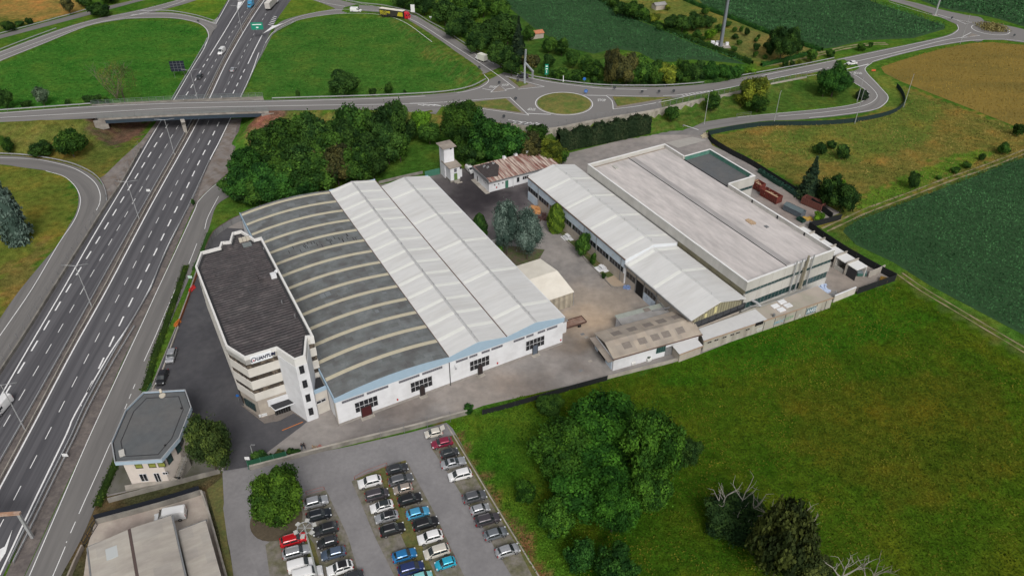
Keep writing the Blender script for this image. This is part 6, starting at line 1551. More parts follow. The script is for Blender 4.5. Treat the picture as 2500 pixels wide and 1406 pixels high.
track([(2196,668),(2244,702),(2285,727),(2321,748),(2400,795),(2520,866)], 1.7, .5)
def field_floor(name, polys, m, dz=.05):
    for pl in polys: MB().ngon([tuple(P(x, y, dz, True)) for x, y in pl]).build(name, m, kind='structure')
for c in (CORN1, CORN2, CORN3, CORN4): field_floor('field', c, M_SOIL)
rowt = lambda amp, per: (lambda X, Y, u, v: 1+amp*np.sin(v*2*math.pi/per))
scatter('corn_field', CORN1, .95, .33, 1.6, L_CORN, 'dark green corn field left of the gardens, reaching to the top edge', -38, 1.0, seed=3, clump=.35, tj=.5)
scatter('corn_field', CORN2, 1.0, .36, 1.7, L_CORN, 'dark green corn field with sowing lines between gardens and east road', -24, 1.0, seed=4, tintf=rowt(.3, 6.5), clump=.35, tj=.5)
scatter('corn_field', CORN3, 1.3, .55, 1.6, L_CORN, 'corn field beyond the road in the top right corner', -24, 1.5, seed=5, clump=.35)
scatter('corn_field', CORN4, .74, .28, 1.9, L_CORN, 'near dark green corn field at the right edge', 28, .78, seed=6, clump=.35, tj=.5)
WHEAT = [[(2150,165),(2200,148),(2295,121),(2375,106),(2420,104),(2540,114),(2640,200),(2560,325),(2478,309),(2380,270),(2284,233),(2200,200),(2160,180)]]
MW = mat('wheat_ground', (.20,.14,.026), .95, noise=.16, scale=.9, col2=(.15,.115,.022), scale2=.06, bump=.2, bscale=1.5, stretch=(.35,1.6,1))
field_floor('field', WHEAT, MW, .06)
L_WHEAT = leafmat('wheat_ears', (.19,.133,.024), (.25,.17,.034), 0)
scatter('wheat_field', WHEAT, 1.0, .26, .6, L_WHEAT, 'ochre ripe wheat field at the right edge', -18, 1.1, cards=2, seed=8, tintf=rowt(.05, 14), tj=.5, clump=.3)
L_MEAD = leafmat('meadow_grass', (.044,.092,.006), (.085,.085,.009), 0); L_MEADG = leafmat('meadow_green', (.038,.112,.007), (.062,.14,.010), 0)
scatter('grass', [[(1100,1035),(1250,975),(1380,1010),(1420,1440),(1330,1440)]], .5, .19, .28, L_MEADG, 'lush bright grass left of the tree clump', None, cards=2, seed=9)
scatter('grass', [[(1250,972),(1484,930),(1706,874),(1900,800),(2090,720),(2185,692),(2300,765),(2440,860),(2560,930),(2560,1440),(1420,1440),(1380,1010)]], .58, .2, .26, L_MEAD, 'rough meadow grass in green and brown drifts in front of the works', None, cards=2, seed=10, tj=.6)
scatter('grass', [[(0,160),(110,115),(217,69),(307,52),(435,52),(480,64),(500,92),(470,150),(415,238),(230,245),(0,268)]], 1.25, .27, .3, leafmat('loop_grass', (.042,.128,.018), (.062,.14,.020), 0), 'bright mown grass inside the left loop', None, cards=2, seed=11, tj=.5)
scatter('grass', [[(622,170),(668,95),(722,62),(800,44),(935,44),(990,62),(1055,108),(1178,188),(1168,203),(1056,222),(800,236),(605,240)]], 1.15, .27, .3, leafmat('loop_grass2', (.044,.122,.018), (.072,.13,.024), 0), 'bright tufted grass inside the right loop', None, cards=2, seed=12, tj=.5)
scatter('grass', [[(1745,342),(1860,308),(2050,298),(2185,275),(2210,225),(2290,243),(2480,318),(2560,345),(2520,368),(2150,500),(2085,522),(1960,440),(1860,398)]], .9, .25, .35, leafmat('rough_grass', (.105,.12,.024), (.19,.15,.045), 0), 'rough straw coloured grass behind the black fence', None, cards=2, seed=13, tj=.7)
# ================================================================ VEHICLES
PAINTS = {}
def paint(n, c, metal=0.3, rough=.3):
    k = 'paint_'+n
    if k not in PAINTS: PAINTS[k] = mat(k, c, rough, metal=metal, spec=.5, coat=.6)
    return PAINTS[k]
M_CG = mat('car_glass', (.022,.028,.03), .07, spec=.8); M_TYRE = mat('tyre', (.018,.018,.018), .9); M_RIM = mat('alloy', (.35,.35,.36), .35, metal=.7)
M_HL = mat('headlight_glass', (.6,.62,.64), .15, spec=.7); M_TL = mat('tail_light_red', (.28,.01,.012), .25); M_TRIM = mat('black_trim', (.02,.02,.021), .6)
def loft(mb, st):
    """stations (x, sections list of (y,z) half profile) -> closed body"""
    n = len(st[0][1]); vs = []
    for x, pr in st:
        full = [(y, z) for y, z in pr]+[(-y, z) for y, z in pr[::-1]]
        vs += [(x, y, z) for y, z in full]
    m = 2*n; fs = []
    for k in range(len(st)-1):
        for i in range(m):
            j = (i+1) % m; fs.append((k*m+i, k*m+j, (k+1)*m+j, (k+1)*m+i))
    fs += [tuple(range(m)), tuple(range((len(st)-1)*m, len(st)*m))[::-1]]
    return mb.add(vs, fs)
CARS = {
 # L, W, H, belt z, windscreen base x, roof start x, roof end x, rear glass base x (x forward, rear at -L/2), nose height, tail height
 'hatch': (4.25,1.80,1.48,.92, 1.05,.35,-1.25,-1.95, .74,.95),
 'city':  (3.60,1.65,1.50,.95, .95,.35,-1.15,-1.68, .78,.98),
 'suv':   (4.45,1.86,1.66,1.02, 1.10,.42,-1.45,-2.02, .88,1.06),
 'sedan': (4.85,1.86,1.45,.90, 1.05,.25,-.95,-1.70, .74,.94),
 'wagon': (4.70,1.84,1.52,.92, 1.15,.45,-1.65,-2.15, .76,.98),
 'mpv':   (4.50,1.84,1.66,.98, 1.40,.55,-1.60,-2.08, .82,1.02),
 'minivan': (4.40,1.83,1.82,1.05, 1.35,.65,-1.85,-2.08, .86,1.10),
}
def wheelset(root, L, W, r=.33, wb=None, yo=.0):
    wb = wb or L*.31
    for x in (wb*1.0, -wb*.98):
        for s in (1, -1):
            mb = MB(WM[root.name]); mb.tube((x, s*(W/2-.20), r), (x, s*(W/2+.005+yo), r), r, n=14); w = mb.build('wheel', M_TYRE, root)
            mb = MB(WM[root.name]); mb.tube((x, s*(W/2-.02), r), (x, s*(W/2+.02+yo), r), r*.62, n=10); mb.build('rim', M_RIM, w)
def make_car(kind, rails=False, sunroof=False, roofcol=None):
    L, W, H, zb, xw, x1, x2, xr, zn, zt = CARS[kind]
    root = newobj('car', None, None, Matrix.Identity(4)); Fc = Matrix.Identity(4)
    h = W/2; st = []
    def sec(x, zs, zr=None, k=1.0, kb=1.0):
        w = h*k; a = [(w*.9*kb, .22), (w*.99, .38), (w, .62), (w*.985, zs-.1), (w*.93, zs)]
        if zr is None: a += [(w*.72, zs+.035), (w*.38, zs+.055), (w*.1, zs+.06)]
        else: a += [(w*.80, zr-.10), (w*.68, zr-.015), (w*.1, zr+.02)]
        return (x, a)
    X = L/2
    st = [sec(-X, zt-.28, None, .80, .9), sec(-X+.06, zt-.08, None, .90), sec(-X+.22, zt, None, .97), sec(xr, zt, zt+.10, .99)]
    st += [sec(x2, zb+.03, H-.03), sec((x1+x2)/2, zb+.01, H), sec(x1, zb, H-.03), sec(xw, zb-.02, zb+.06, .99)]
    st += [sec(xw+(X-xw)*.5, (zb+zn)/2+.02, None, .98), sec(X-.25, zn, None, .93), sec(X-.06, zn-.12, None, .84), sec(X, zn-.26, None, .72, .9)]
    mb = MB(Fc); loft(mb, st); body = mb.build('body', paint('white', (.68,.68,.68), 0, .35), root, smooth=False)
    e = .012
    def at(x):   # roof profile point interpolated
        for (xa, A), (xb, B) in zip(st[:-1], st[1:]):
            if xa <= x <= xb:
                t = (x-xa)/(xb-xa+1e-9); return [(a[0]+(b[0]-a[0])*t, a[1]+(b[1]-a[1])*t) for a, b in zip(A, B)]
    def glassface(name, xa, xb, fa=.1, fb=.92, m=M_CG):
        """across-the-car pane between two stations"""
        A, B = at(xa), at(xb); mb = MB(Fc)
        def pts(S, x, f): return [(x, y*.985, z+e) for y, z in (S[5], S[6], S[7])]
        pa = pts(A, xa, 0); pb = pts(B, xb, 0)
        allp = []
        for P_ in (pa, pb): allp.append(P_+[(x, -y, z) for x, y, z in P_[::-1]])
        lerp = lambda p, q, t: tuple(p[k]+(q[k]-p[k])*t for k in range(3))
        lo = [lerp(p, q, fa) for p, q in zip(*allp)]; hi = [lerp(p, q, fb) for p, q in zip(*allp)]
        n = len(lo); mb.add(lo+hi, [(i, i+1, n+i+1, n+i) for i in range(n-1)])
        nrm = .022; mb.v = [(x+(nrm if xa > 0 else -nrm), y, z+nrm) for x, y, z in mb.v]
        return mb.build(name, m, root)
    glassface('windshield', xw, x1, .06, .9); glassface('rear_window', xr, x2, .1, .88)
    for s in (1, -1):
        mb = MB(Fc)
        xs = [(xr+x2)/2+.02, x2, (x1+x2)/2-.04, (x1+x2)/2+.04, x1, (x1+xw)/2+.12]
        for a, b in ((0,1),(1,2),(3,4),(4,5)):
            q = []
            for x in (xs[a], xs[b]):
                S = at(x); lo, hi = S[4], S[5]; top = .93 if x != xs[5] and x != xs[0] else .75
                q.append([(x, s*(lo[0]+(hi[0]-lo[0])*t+.028), lo[1]+(hi[1]-lo[1])*t) for t in (.12, top)])
            mb.add([q[0][0], q[1][0], q[1][1], q[0][1]], [(0, 1, 2, 3)])
        mb.build('side_window', M_CG, root)
        S = at(X-.2); mb = MB(Fc); y = s*h*.7; mb.box(X-.26, X-.045, min(y, s*h*.93), max(y, s*h*.93), zn-.13, zn+.035); mb.build('headlight', M_HL, root)
        mb = MB(Fc); mb.box(-X-.01, -X+.16, min(s*h*.68, s*h*.93), max(s*h*.68, s*h*.93), zt-.26, zt+.0); mb.build('tail_light', M_TL, root)
        mb = MB(Fc); mb.box(xw-.28, xw-.12, min(s*h, s*(h+.17)), max(s*h, s*(h+.17)), zb+.0, zb+.13); mb.build('mirror', M_TRIM, root)
        if rails: MB(Fc).box(x2+.1, x1-.05, min(s*h*.66, s*h*.72), max(s*h*.66, s*h*.72), H+.0, H+.06).build('roof_rail', M_RIM, root)
    MB(Fc).box(-X-.02, -X+.1, -h*.7, h*.7, .25, .42).build('bumper', M_TRIM, root); MB(Fc).box(X-.1, X+.02, -h*.62, h*.62, .25, .45).build('bumper', M_TRIM, root)
    MB(Fc).box(-X-.03, -X+.0, -.26, .26, .5, .62).build('number_plate', M_FRAME, root)
    if sunroof: MB(Fc).box(x2+.35, x1-.1, -h*.5, h*.5, H-.02, H+.032).build('sunroof', M_CG, root)
    if roofcol: 
        mb = MB(Fc); S = [at(x) for x in (x2-.02, (x1+x2)/2, x1+.02)]; xs = (x2-.02, (x1+x2)/2, x1+.02); rows = [[(x, y*1.0, z+.012) for y, z in (s_[5], s_[6], s_[7])]+[(x, -y, z+.012) for y, z in (s_[7], s_[6], s_[5])] for x, s_ in zip(xs, S)]
        vs = sum(rows, []); mb.add(vs, [(k*6+i, k*6+i+1, k*6+7+i, k*6+6+i) for k in range(2) for i in range(5)]); mb.build('dark_roof', roofcol, root)
    wheelset(root, L, W)
    return root
PC = {}
def place_car(kind, px, py, ang, col, label, group=None, z=.75, cat='car', **opt):
    g = P(px, py); g = G(px, py, z+g[2])+(g[2],)
    key = (kind, tuple(sorted((k, str(v)) for k, v in opt.items())))
    M = Matrix.Translation((g[0], g[1], g[2]+.09)) @ Matrix.Rotation(math.radians(ang), 4, 'Z')
    if key not in PC: r = PC[key] = make_car(kind, **opt); r.matrix_basis = M
    else: r = copy_tree(PC[key], None, M)
    for ch in KIDS[r.name]:
        if ch.name.split('.')[0] == 'body': setmat(ch, col)
    WM[r.name] = M
    r.name = 'car' if r.name.startswith('car') else r.name
    return tag(r, label, cat, group)
cW = paint('white', (.68,.68,.68), 0, .35); cSil = paint('silver', (.42,.43,.45), .5); cGrey = paint('grey', (.13,.135,.145), .5); cDG = paint('dark_grey', (.05,.052,.058), .5)
cBlk = paint('black', (.012,.012,.014), .2); cNavy = paint('navy', (.025,.045,.15), .4); cBlue = paint('blue', (.02,.18,.42), .3); cSky = paint('sky_blue', (.07,.33,.55), .3); cCyan = paint('cyan', (.02,.36,.52), .2)
cTurq = paint('turquoise', (.25,.6,.6), .2); cRed = paint('red', (.5,.012,.02), .2); cCrim = paint('crimson', (.27,.025,.06), .4); cBeige = paint('beige', (.40,.34,.29), .4); cSlate = paint('slate', (.11,.15,.22), .5)
cPlum = paint('plum', (.085,.075,.085), .5); cCream = paint('cream', (.55,.52,.46), .1); cDB = paint('blue_black', (.015,.02,.028), .4); cSG = paint('steel_grey', (.2,.22,.24), .5)
def R6(x, y): return (620+x/3.90625, 1046+y/3.90625)
GP = 'cars parked in the car park'
AR_, AL_ = 19, 199
for kind, x, y, a, col, lab, opt in [
 ('city',1712,42,AL_,cCream,'cream small car with open tailgate nearest the car park wall',{}),
 ('hatch',1793,135,AL_,cCrim,'crimson hatchback in the right hand row',{}),
 ('city',1865,232,AR_,cDG,'dark grey small car with black roof between crimson and silver cars',{'roofcol':M_CG}),
 ('sedan',1902,325,AR_,cSil,'long silver saloon with open sunroof in the right hand row',{'sunroof':True}),
 ('mpv',1965,440,AL_,cW,'white family car before the gap in the right hand row',{}),
 ('suv',2105,652,AR_,cGrey,'dark grey estate just after the gap in the right hand row',{'rails':True}),
 ('city',2157,768,AR_,cSil,'small silver car between two dark cars in the right hand row',{}),
 ('wagon',2228,865,AR_,cPlum,'dark estate with bright roof rails beside small silver car',{'rails':True}),
 ('hatch',2305,1000,AR_,cSG,'steel blue hatchback, last but one in the right hand row',{}),
 ('hatch',2420,1160,AR_,cSil,'silver hatchback last in the right hand row by the kerb line',{}),
 ('hatch',1365,382,AR_,cDG,'dark grey hatchback at the head of the middle island',{}),
 ('wagon',1400,487,AR_,cGrey,'grey estate second from the head of the middle island',{'rails':True}),
 ('city',1420,575,AL_,cBeige,'beige small car on the middle island',{}),
 ('suv',1487,676,AR_,cBlk,'black car with white sunshade below the beige one',{}),
 ('hatch',1563,802,AR_,cSky,'light blue hatchback on the middle island',{}),
 ('wagon',1637,903,AR_,cBlk,'black estate below the light blue hatchback',{}),
 ('suv',1680,1035,AL_,cW,'white crossover below the black estate',{}),
 ('mpv',1742,1172,AL_,cCream,'off white crossover between white and cyan cars',{}),
 ('city',1825,1283,AL_,cCyan,'bright cyan small car at the end of the middle row',{}),
 ('suv',1105,508,AL_,cW,'white crossover at the top left of the middle island',{}),
 ('minivan',1175,632,AR_,cPlum,'plum grey people carrier on the left of the middle island',{}),
 ('hatch',1218,740,AL_,cW,'white car with big black glass roof',{'sunroof':True,'roofcol':M_CG}),
 ('hatch',1265,840,AL_,cSil,'silver car with black roof',{'roofcol':cBlk}),
 ('suv',1320,962,AR_,cBlk,'black crossover with roof bars and sunshade before the empty bay',{'rails':True}),
 ('hatch',1435,1205,AR_,cBlue,'mid blue hatchback after the empty bay',{}),
 ('mpv',1498,1333,AR_,cNavy,'navy blue family car near the bottom edge',{}),
 ('city',1605,1420,AR_,cTurq,'turquoise small car cut by the bottom edge',{}),
 ('suv',590,700,AR_,cSil,'silver car half under the car park tree',{}),
 ('suv',620,825,AR_,cDB,'blue black crossover beside the light mast',{'rails':True}),
 ('suv',682,960,AL_,cDG,'dark grey crossover in the left hand double row',{'roofcol':cBlk}),
 ('city',700,1082,AL_,cDG,'dark grey small car in the left hand double row',{}),
 ('hatch',757,1187,AL_,cSlate,'slate blue hatchback in the left hand double row',{}),
 ('suv',820,1330,AL_,cW,'white crossover with black roof in the left hand double row',{'roofcol':cBlk}),
 ('hatch',925,1422,AL_,cDG,'dark car cut by the bottom edge below white crossover',{}),
 ('wagon',378,1055,AR_,cRed,'bright red estate beside the light mast',{'rails':True}),
 ('wagon',405,1172,AR_,cSil,'silver estate next to the red one',{'rails':True}),
 ]:
    px, py = R6(x, y); place_car(kind, px, py, a+random.Random(lab).uniform(-1.5, 1.5), col, lab, GP, **opt)
place_car('suv', 418, 868, -81, cSil, 'silver crossover parked along the motorway side fence', 'cars parked by the fence')
place_car('suv', 396, 921, -84, cBlk, 'black crossover parked behind the silver one by the fence', 'cars parked by the fence')
place_car('hatch', 487, 187, -90, cDG, 'dark green grey car driving towards the bridge', 'traffic'); place_car('hatch', 569, 170, 92, cSil, 'silver car driving away beyond the bridge', 'traffic')
place_car('suv', 1276, 186, 172, cDG, 'dark car on the ramp beside the steel sculpture pylon', 'traffic'); place_car('hatch', 2080, 154, 192, cW, 'white car on the east road before the turnoff', 'traffic')
# white sunshades behind two windscreens, open tailgate
for x, y in ((1515,645),(1352,922)):
    px, py = R6(x, y); g = G(px, py, 1.42)
    Fs = Matrix.Translation((g[0], g[1], 1.39)) @ Matrix.Rotation(math.radians(19), 4, 'Z') @ Matrix.Rotation(math.radians(38), 4, 'Y')
    tag(MB(Fs).box(-.3,.3,-.62,.62,0,.03).build('sunshade', mat('silver_foil', (.6,.66,.64), .4)), 'pale sunshade on windscreen of '+('the black car below the beige one' if x == 1515 else 'the black crossover with roof bars'), 'sunshade')
px, py = R6(1712, 42); g = G(px, py, .75); Fs = Matrix.Translation((g[0], g[1], 0)) @ Matrix.Rotation(math.radians(19), 4, 'Z')
tag(MB(Fs).add([(1.45,-.6,1.5),(1.45,.6,1.5),(2.3,.6,1.85),(2.3,-.6,1.85),(1.45,-.6,1.45),(1.45,.6,1.45),(2.3,.6,1.78),(2.3,-.6,1.78)], [(0,1,2,3),(4,7,6,5),(0,4,5,1),(2,6,7,3),(1,5,6,2),(0,3,7,4)]).build('tailgate', cCream), 'raised tailgate of the cream small car by the wall', 'tailgate')
# ---- vans and lorries
def make_van(L=5.5, W=2.0, H=2.3, hood=.9, name='van'):
    root = newobj(name, None, None, Matrix.Identity(4)); I = Matrix.Identity(4); X = L/2; h = W/2
    def sec(x, zr, k=1.0, kr=.9): return (x, [(h*.92*k,.3),(h*k,.5),(h*k,1.0),(h*.99*k,min(1.35, zr-.1)),(h*kr*k*.99,max(zr-.28, min(1.4, zr-.05))),(h*kr*k*.93,zr-.05),(h*kr*k*.6,zr),(h*.1,zr+.01)])
    st = [sec(-X,H-.12,.97),sec(-X+.12,H),sec(0,H+.02),sec(X-hood-.95,H),sec(X-hood-.75,H-.06),sec(X-hood,1.22,.99,.95),sec(X-.28,1.02,.95,.95),sec(X-.03,.75,.86,.95),sec(X,.62,.8,.95)]
    mb = MB(I); loft(mb, st); mb.build('body', cW, root)
    mb = MB(I); xa, xb = X-hood-.02, X-hood-.72
    mb.add([(xa,-h*.84,1.32),(xa,h*.84,1.32),(xb,h*.76,H-.1),(xb,-h*.76,H-.1)], [(0,1,2,3)]); mb.v = [(x+.05,y,z+.05) for x,y,z in mb.v]; mb.build('windshield', M_CG, root)
    for s in (1, -1):
        mb = MB(I); mb.add([(X-hood-.12,s*(h*.985),1.33),(X-hood-1.25,s*(h*.985),1.33),(X-hood-1.25,s*(h*.93),H-.42),(X-hood-.62,s*(h*.93),H-.42)], [(0,1,2,3)]); mb.v = [(x,y+s*.02,z) for x,y,z in mb.v]; mb.build('side_window', M_CG, root)
        MB(I).box(X-.3,X-.02,min(s*h*.62,s*h*.88),max(s*h*.62,s*h*.88),.72,.98).build('headlight', M_HL, root)
        MB(I).box(-X-.02,-X+.06,min(s*h*.86,s*h*.97),max(s*h*.86,s*h*.97),.9,1.6).build('tail_light', M_TL, root)
        MB(I).box(X-hood-.25,X-hood-.1,min(s*h,s*(h+.22)),max(s*h,s*(h+.22)),1.25,1.6).build('mirror', M_TRIM, root)
    MB(I).box(-X-.03,-X+.1,-h*.9,h*.9,.32,.5).build('bumper', M_TRIM, root); MB(I).box(X-.1,X+.03,-h*.75,h*.75,.3,.5).build('bumper', M_TRIM, root)
    MB(I).box(-X-.015,-X+.02,-.02,.02,.55,H-.2).build('rear_door_gap', M_TRIM, root)
    wheelset(root, L, W, .35)
    return root
def put(root, px, py, ang, label, cat, group=None, z=1.0, name=None):
    p = P(px, py); g = G(px, py, z+p[2])
    M = Matrix.Translation((g[0], g[1], p[2]+.09)) @ Matrix.Rotation(math.radians(ang), 4, 'Z'); root.matrix_basis = M; WM[root.name] = M
    return tag(root, label, cat, group)
v1 = make_van(); v2 = copy_tree(v1); v3 = copy_tree(v1); v4 = copy_tree(v1)
put(v1, 415, 1258, 194, 'white delivery van in the pale yard behind the bottom left warehouse', 'van')
put(v2, 541, 126, -91, 'white van on the far motorway lanes towards the bridge', 'van', 'traffic'); put(v3, 2, 993, -95, 'white van on the motorway cut by the left edge', 'van', 'traffic'); put(v4, 869, 25, -6, 'white van on the ramp behind the lorry with yellow side', 'van', 'traffic')
v5 = make_van(4.4, 1.8, 1.85, .95, 'small_van'); px, py = R6(450, 1298); put(v5, px, py, AR_, 'white compact van next to the silver estate', 'van', GP, .9)
v6 = make_van(4.9, 1.92, 1.95, .95, 'small_van'); px, py = R6(515, 1385); put(v6, px, py, AR_, 'larger white van cut by the bottom edge', 'van', GP, .95)
v7 = copy_tree(v5); put(v7, 1148, 414, -62, 'white vehicle behind the rusty roofed store', 'van', None, .9)
def make_box_truck(boxc, L=5.6, cabm=cW):
    root = newobj('box_truck', None, None, Matrix.Identity(4)); I = Matrix.Identity(4)
    MB(I).box(-L/2, L/2-1.6, -1.08, 1.08, .75, 3.1).build('cargo_box', boxc, root)
    MB(I).box(-L/2+.1, L/2-.3, -.5, .5, .45, .75).build('chassis', M_TRIM, root)
    mb = MB(I); loft(mb, [(L/2-1.5,[(.9,.4),(1,.7),(1,1.3),(.95,1.9),(.85,2.15),(.1,2.2)]),(L/2-.7,[(.9,.4),(1,.7),(1,1.3),(.95,1.8),(.85,2.05),(.1,2.1)]),(L/2-.2,[(.9,.4),(1,.7),(1,1.15),(.97,1.2),(.9,1.22),(.1,1.25)]),(L/2+.25,[(.85,.4),(.9,.6),(.9,.8),(.88,.9),(.8,.95),(.1,1.0)])]); c = mb.build('cab', cabm, root)
    MB(I).add([(L/2-.2,-.85,1.28),(L/2-.2,.85,1.28),(L/2-.66,.8,2.02),(L/2-.66,-.8,2.02)], [(0,1,2,3)]).build('windshield', M_CG, root)
    mb = MB(I)
    for k in range(5): mb.box(-L/2-.02, -L/2, -1.0+.45*k, -.93+.45*k, .8, 3.05)
    mb.box(-L/2-.02,-L/2,-1.05,1.05,.78,.86).box(-L/2-.025,-L/2,-.03,.03,.8,3.05); mb.build('rear_door', M_STEELD, root)
    for x in (-L/2+1.1, L/2-.6):
        for s in (1,-1): w = MB(I).tube((x,s*.78,.42),(x,s*1.05,.42),.42,n=12).build('wheel', M_TYRE, root)
    return root
put(make_box_truck(mat('cream_box', (.62,.62,.54), .6)), 1175, 139, 133, 'small box truck with cream box body descending to the junction', 'truck', 'traffic', 1.9)
put(make_box_truck(cSky, 4.8, cSky), 612, 12, -93, 'small light blue truck near the top edge of the motorway', 'truck', 'traffic', 1.2)
def make_artic(trail, cabm, L=13.2, roof=None):
    root = newobj('articulated_lorry', None, None, Matrix.Identity(4)); I = Matrix.Identity(4); X = L/2
    t = MB(I).box(-X, X, -1.25, 1.25, 1.05, 3.85).build('trailer', trail, root)
    MB(I).box(-X, X, -1.26, 1.26, 3.85, 3.92).build('trailer_roof', roof or M_TENT, root)
    MB(I).box(-X+.2, X+2.6, -.45, .45, .6, 1.05).box(-1.5,1.5,-1.15,1.15,.6,1.0).build('chassis', M_TRIM, root)
    mb = MB(I); loft(mb, [(X+.65,[(1.1,.5),(1.22,.8),(1.22,2.4),(1.2,3.3),(1.0,3.75),(.1,3.8)]),(X+1.9,[(1.1,.5),(1.22,.8),(1.22,2.4),(1.2,3.1),(1.0,3.4),(.1,3.5)]),(X+2.55,[(1.1,.45),(1.22,.7),(1.2,1.9),(1.15,2.0),(1.1,2.05),(.1,2.1)]),(X+2.75,[(1.1,.45),(1.2,.7),(1.2,1.5),(1.15,1.7),(1.1,1.75),(.1,1.8)])]); mb.build('cab', cabm, root)
    MB(I).add([(X+2.57,-1.08,2.1),(X+2.57,1.08,2.1),(X+1.97,1.02,3.15),(X+1.97,-1.02,3.15)], [(0,1,2,3)]).build('windshield', M_CG, root)
    for s in (1,-1): MB(I).box(X+1.5,X+2.3,s*1.22-.02,s*1.22+.02,1.9,2.6).build('side_window', M_CG, root)
    for s in (1,-1): MB(I).box(X+2.66,X+2.8,s*.95-.22,s*.95+.22,.75,1.05).build('headlight', M_HL, root)
    for x in (-X+1.5,-X+2.8,-X+4.1,X-.2,X+1.9):
        for s in (1,-1): MB(I).tube((x,s*.9,.5),(x,s*1.22,.5),.5,n=12).build('wheel', M_TYRE, root)
    return root
tr = make_artic(mat('black_tarp', (.035,.033,.028), .6), paint('lorry_red', (.5,.012,.03), .1))
M_YEL = mat('yellow_print', (.42,.36,.02), .6)
I4 = Matrix.Identity(4)
for s in (-1,):
    MB(I4).add([(3.2,s*1.27,1.4),(6.4,s*1.27,1.4),(6.4,s*1.27,3.3),(4.0,s*1.27,3.3)], [(0,1,2,3)]).build('yellow_panel', M_YEL, tr)
    mb = MB(I4)
    for k in range(5): mb.box(-6.1+k*.75,-5.75+k*.75,s*1.28,s*1.26,1.15,2.0)
    mb.build('yellow_stripe', M_YEL, tr)
    vs, fs = text_mesh('BIG OMB', 1.0, .0, .0, .05, 'LEFT')
    MB(I4).add([(-6.3+v.x*1.45,s*1.275,2.35+v.y*1.5+.2) for v in vs], fs).build('lettering', M_YEL, tr)
put(tr, 958, 32, -23, 'articulated lorry with red cab and black trailer with yellow lettering', 'lorry', 'traffic', 2.3)
t2 = make_artic(mat('grey_white_trailer', (.42,.40,.38), .6), cW, 12.0, mat('light_roof', (.6,.58,.55), .7)); put(t2, 661, 8, 88, 'pale grey lorry at the top edge of the motorway', 'lorry', 'traffic', 2.3)
# flatbed trailer by the tent
ft = fthing('flatbed_trailer', 'rusty brown flatbed trailer parked beside the white hall', 'trailer', 59, 4.5)
Ft = FM @ Matrix.Translation((58.9,4.4,0)) @ Matrix.Rotation(math.radians(-3), 4, 'Z')
M_RB = mat('rusty_brown', (.2,.12,.09), .9, noise=.25, scale=1.5, col2=(.28,.2,.16), scale2=.5)
MB(Ft).box(-3,3,-1.2,1.2,.95,1.1).build('deck', M_RB, ft); MB(Ft).box(-3,3,-1.25,-1.2,.95,1.35).box(-3,3,1.2,1.25,.95,1.35).box(3,3.05,-1.25,1.25,.95,1.35).build('side_board', mat('dark_rust', (.09,.05,.04), .9), ft)
for s in (1,-1): MB(Ft).tube((1.2,s*.95,.42),(1.2,s*1.2,.42),.42,n=12).build('wheel', M_TYRE, ft)
# ================================================================ BRIDGE, WALLS, FENCES, FURNITURE
def wpts(pts, z=None, step=3.0, road=True):
    """survey points -> smoothed 3d ground line"""
    q = []
    for p in pts:
        if len(p) == 3: q.append((*G(*p), p[2]))
        elif z is not None: q.append((*G(*p, z), z))
        else: q.append(tuple(P(p[0], p[1], 0, not road)))
    return [Vector(v) for v in smooth_line(q, step)]
def offs(pts, d):
    out = []
    for i, p in enumerate(pts):
        t = (pts[min(i+1, len(pts)-1)]-pts[max(i-1, 0)]); t.z = 0; t.normalize(); out.append(p+Vector((-t.y, t.x, 0))*d)
    return out
def wall_mesh(mb, pts, th, z0, z1):
    """upright ribbon wall with thickness following pts; z0/z1 relative"""
    A, B = offs(pts, th/2), offs(pts, -th/2); n = len(pts)
    vs = [(*p[:2], p.z+z0) for p in A]+[(*p[:2], p.z+z1) for p in A]+[(*p[:2], p.z+z1) for p in B]+[(*p[:2], p.z+z0) for p in B]
    fs = []
    for k in range(3):
        for i in range(n-1): fs.append((k*n+i, k*n+i+1, (k+1)*n+i+1, (k+1)*n+i))
    fs += [(0, n, 2*n, 3*n), (n-1, 4*n-1, 3*n-1, 2*n-1)]
    return mb.add(vs, fs)
def arclen(pts):
    return np.r_[0, np.cumsum([(b-a).length for a, b in zip(pts[:-1], pts[1:])])]
def posts(root, pts, gap, h, r, m, maxn=96, side=0.0, name='post'):
    d = arclen(pts); n = min(maxn, max(2, int(d[-1]/gap)+1)); A = np.array([tuple(p) for p in offs(pts, side)]) if side else np.array([tuple(p) for p in pts])
    base = None
    for s in np.linspace(0, d[-1], n):
        p = Vector([np.interp(s, d, A[:, k]) for k in range(3)])
        M = WM[root.name].inverted() @ Matrix.Translation(p)
        if base is None:
            me = bpy.data.meshes.new('post'); mb = MB(); mb.box(-r, r, -r, r, -.2, h); me.from_pydata(mb.v, [], mb.f); me.materials.append(m)
            base = newobj(name, me, root, M); KIDS.setdefault(root.name, []).append(base)
        else: copy_tree(base, root, M)
def guard_rail(label, pts, gap=4.0, h=.75, z=None, group='guard rails along the roads', m=None, low=False, step=3.0):
    q = wpts(pts, z, step); root = thing('guard_rail', label, 'guard rail', tuple(q[0]), 0, group)
    mb = MB(); wall_mesh(mb, q, .17, h-.33, h); mb.build('beam', m or M_STEEL, root)
    posts(root, q, gap, h-.05, .05, M_STEELD); return root
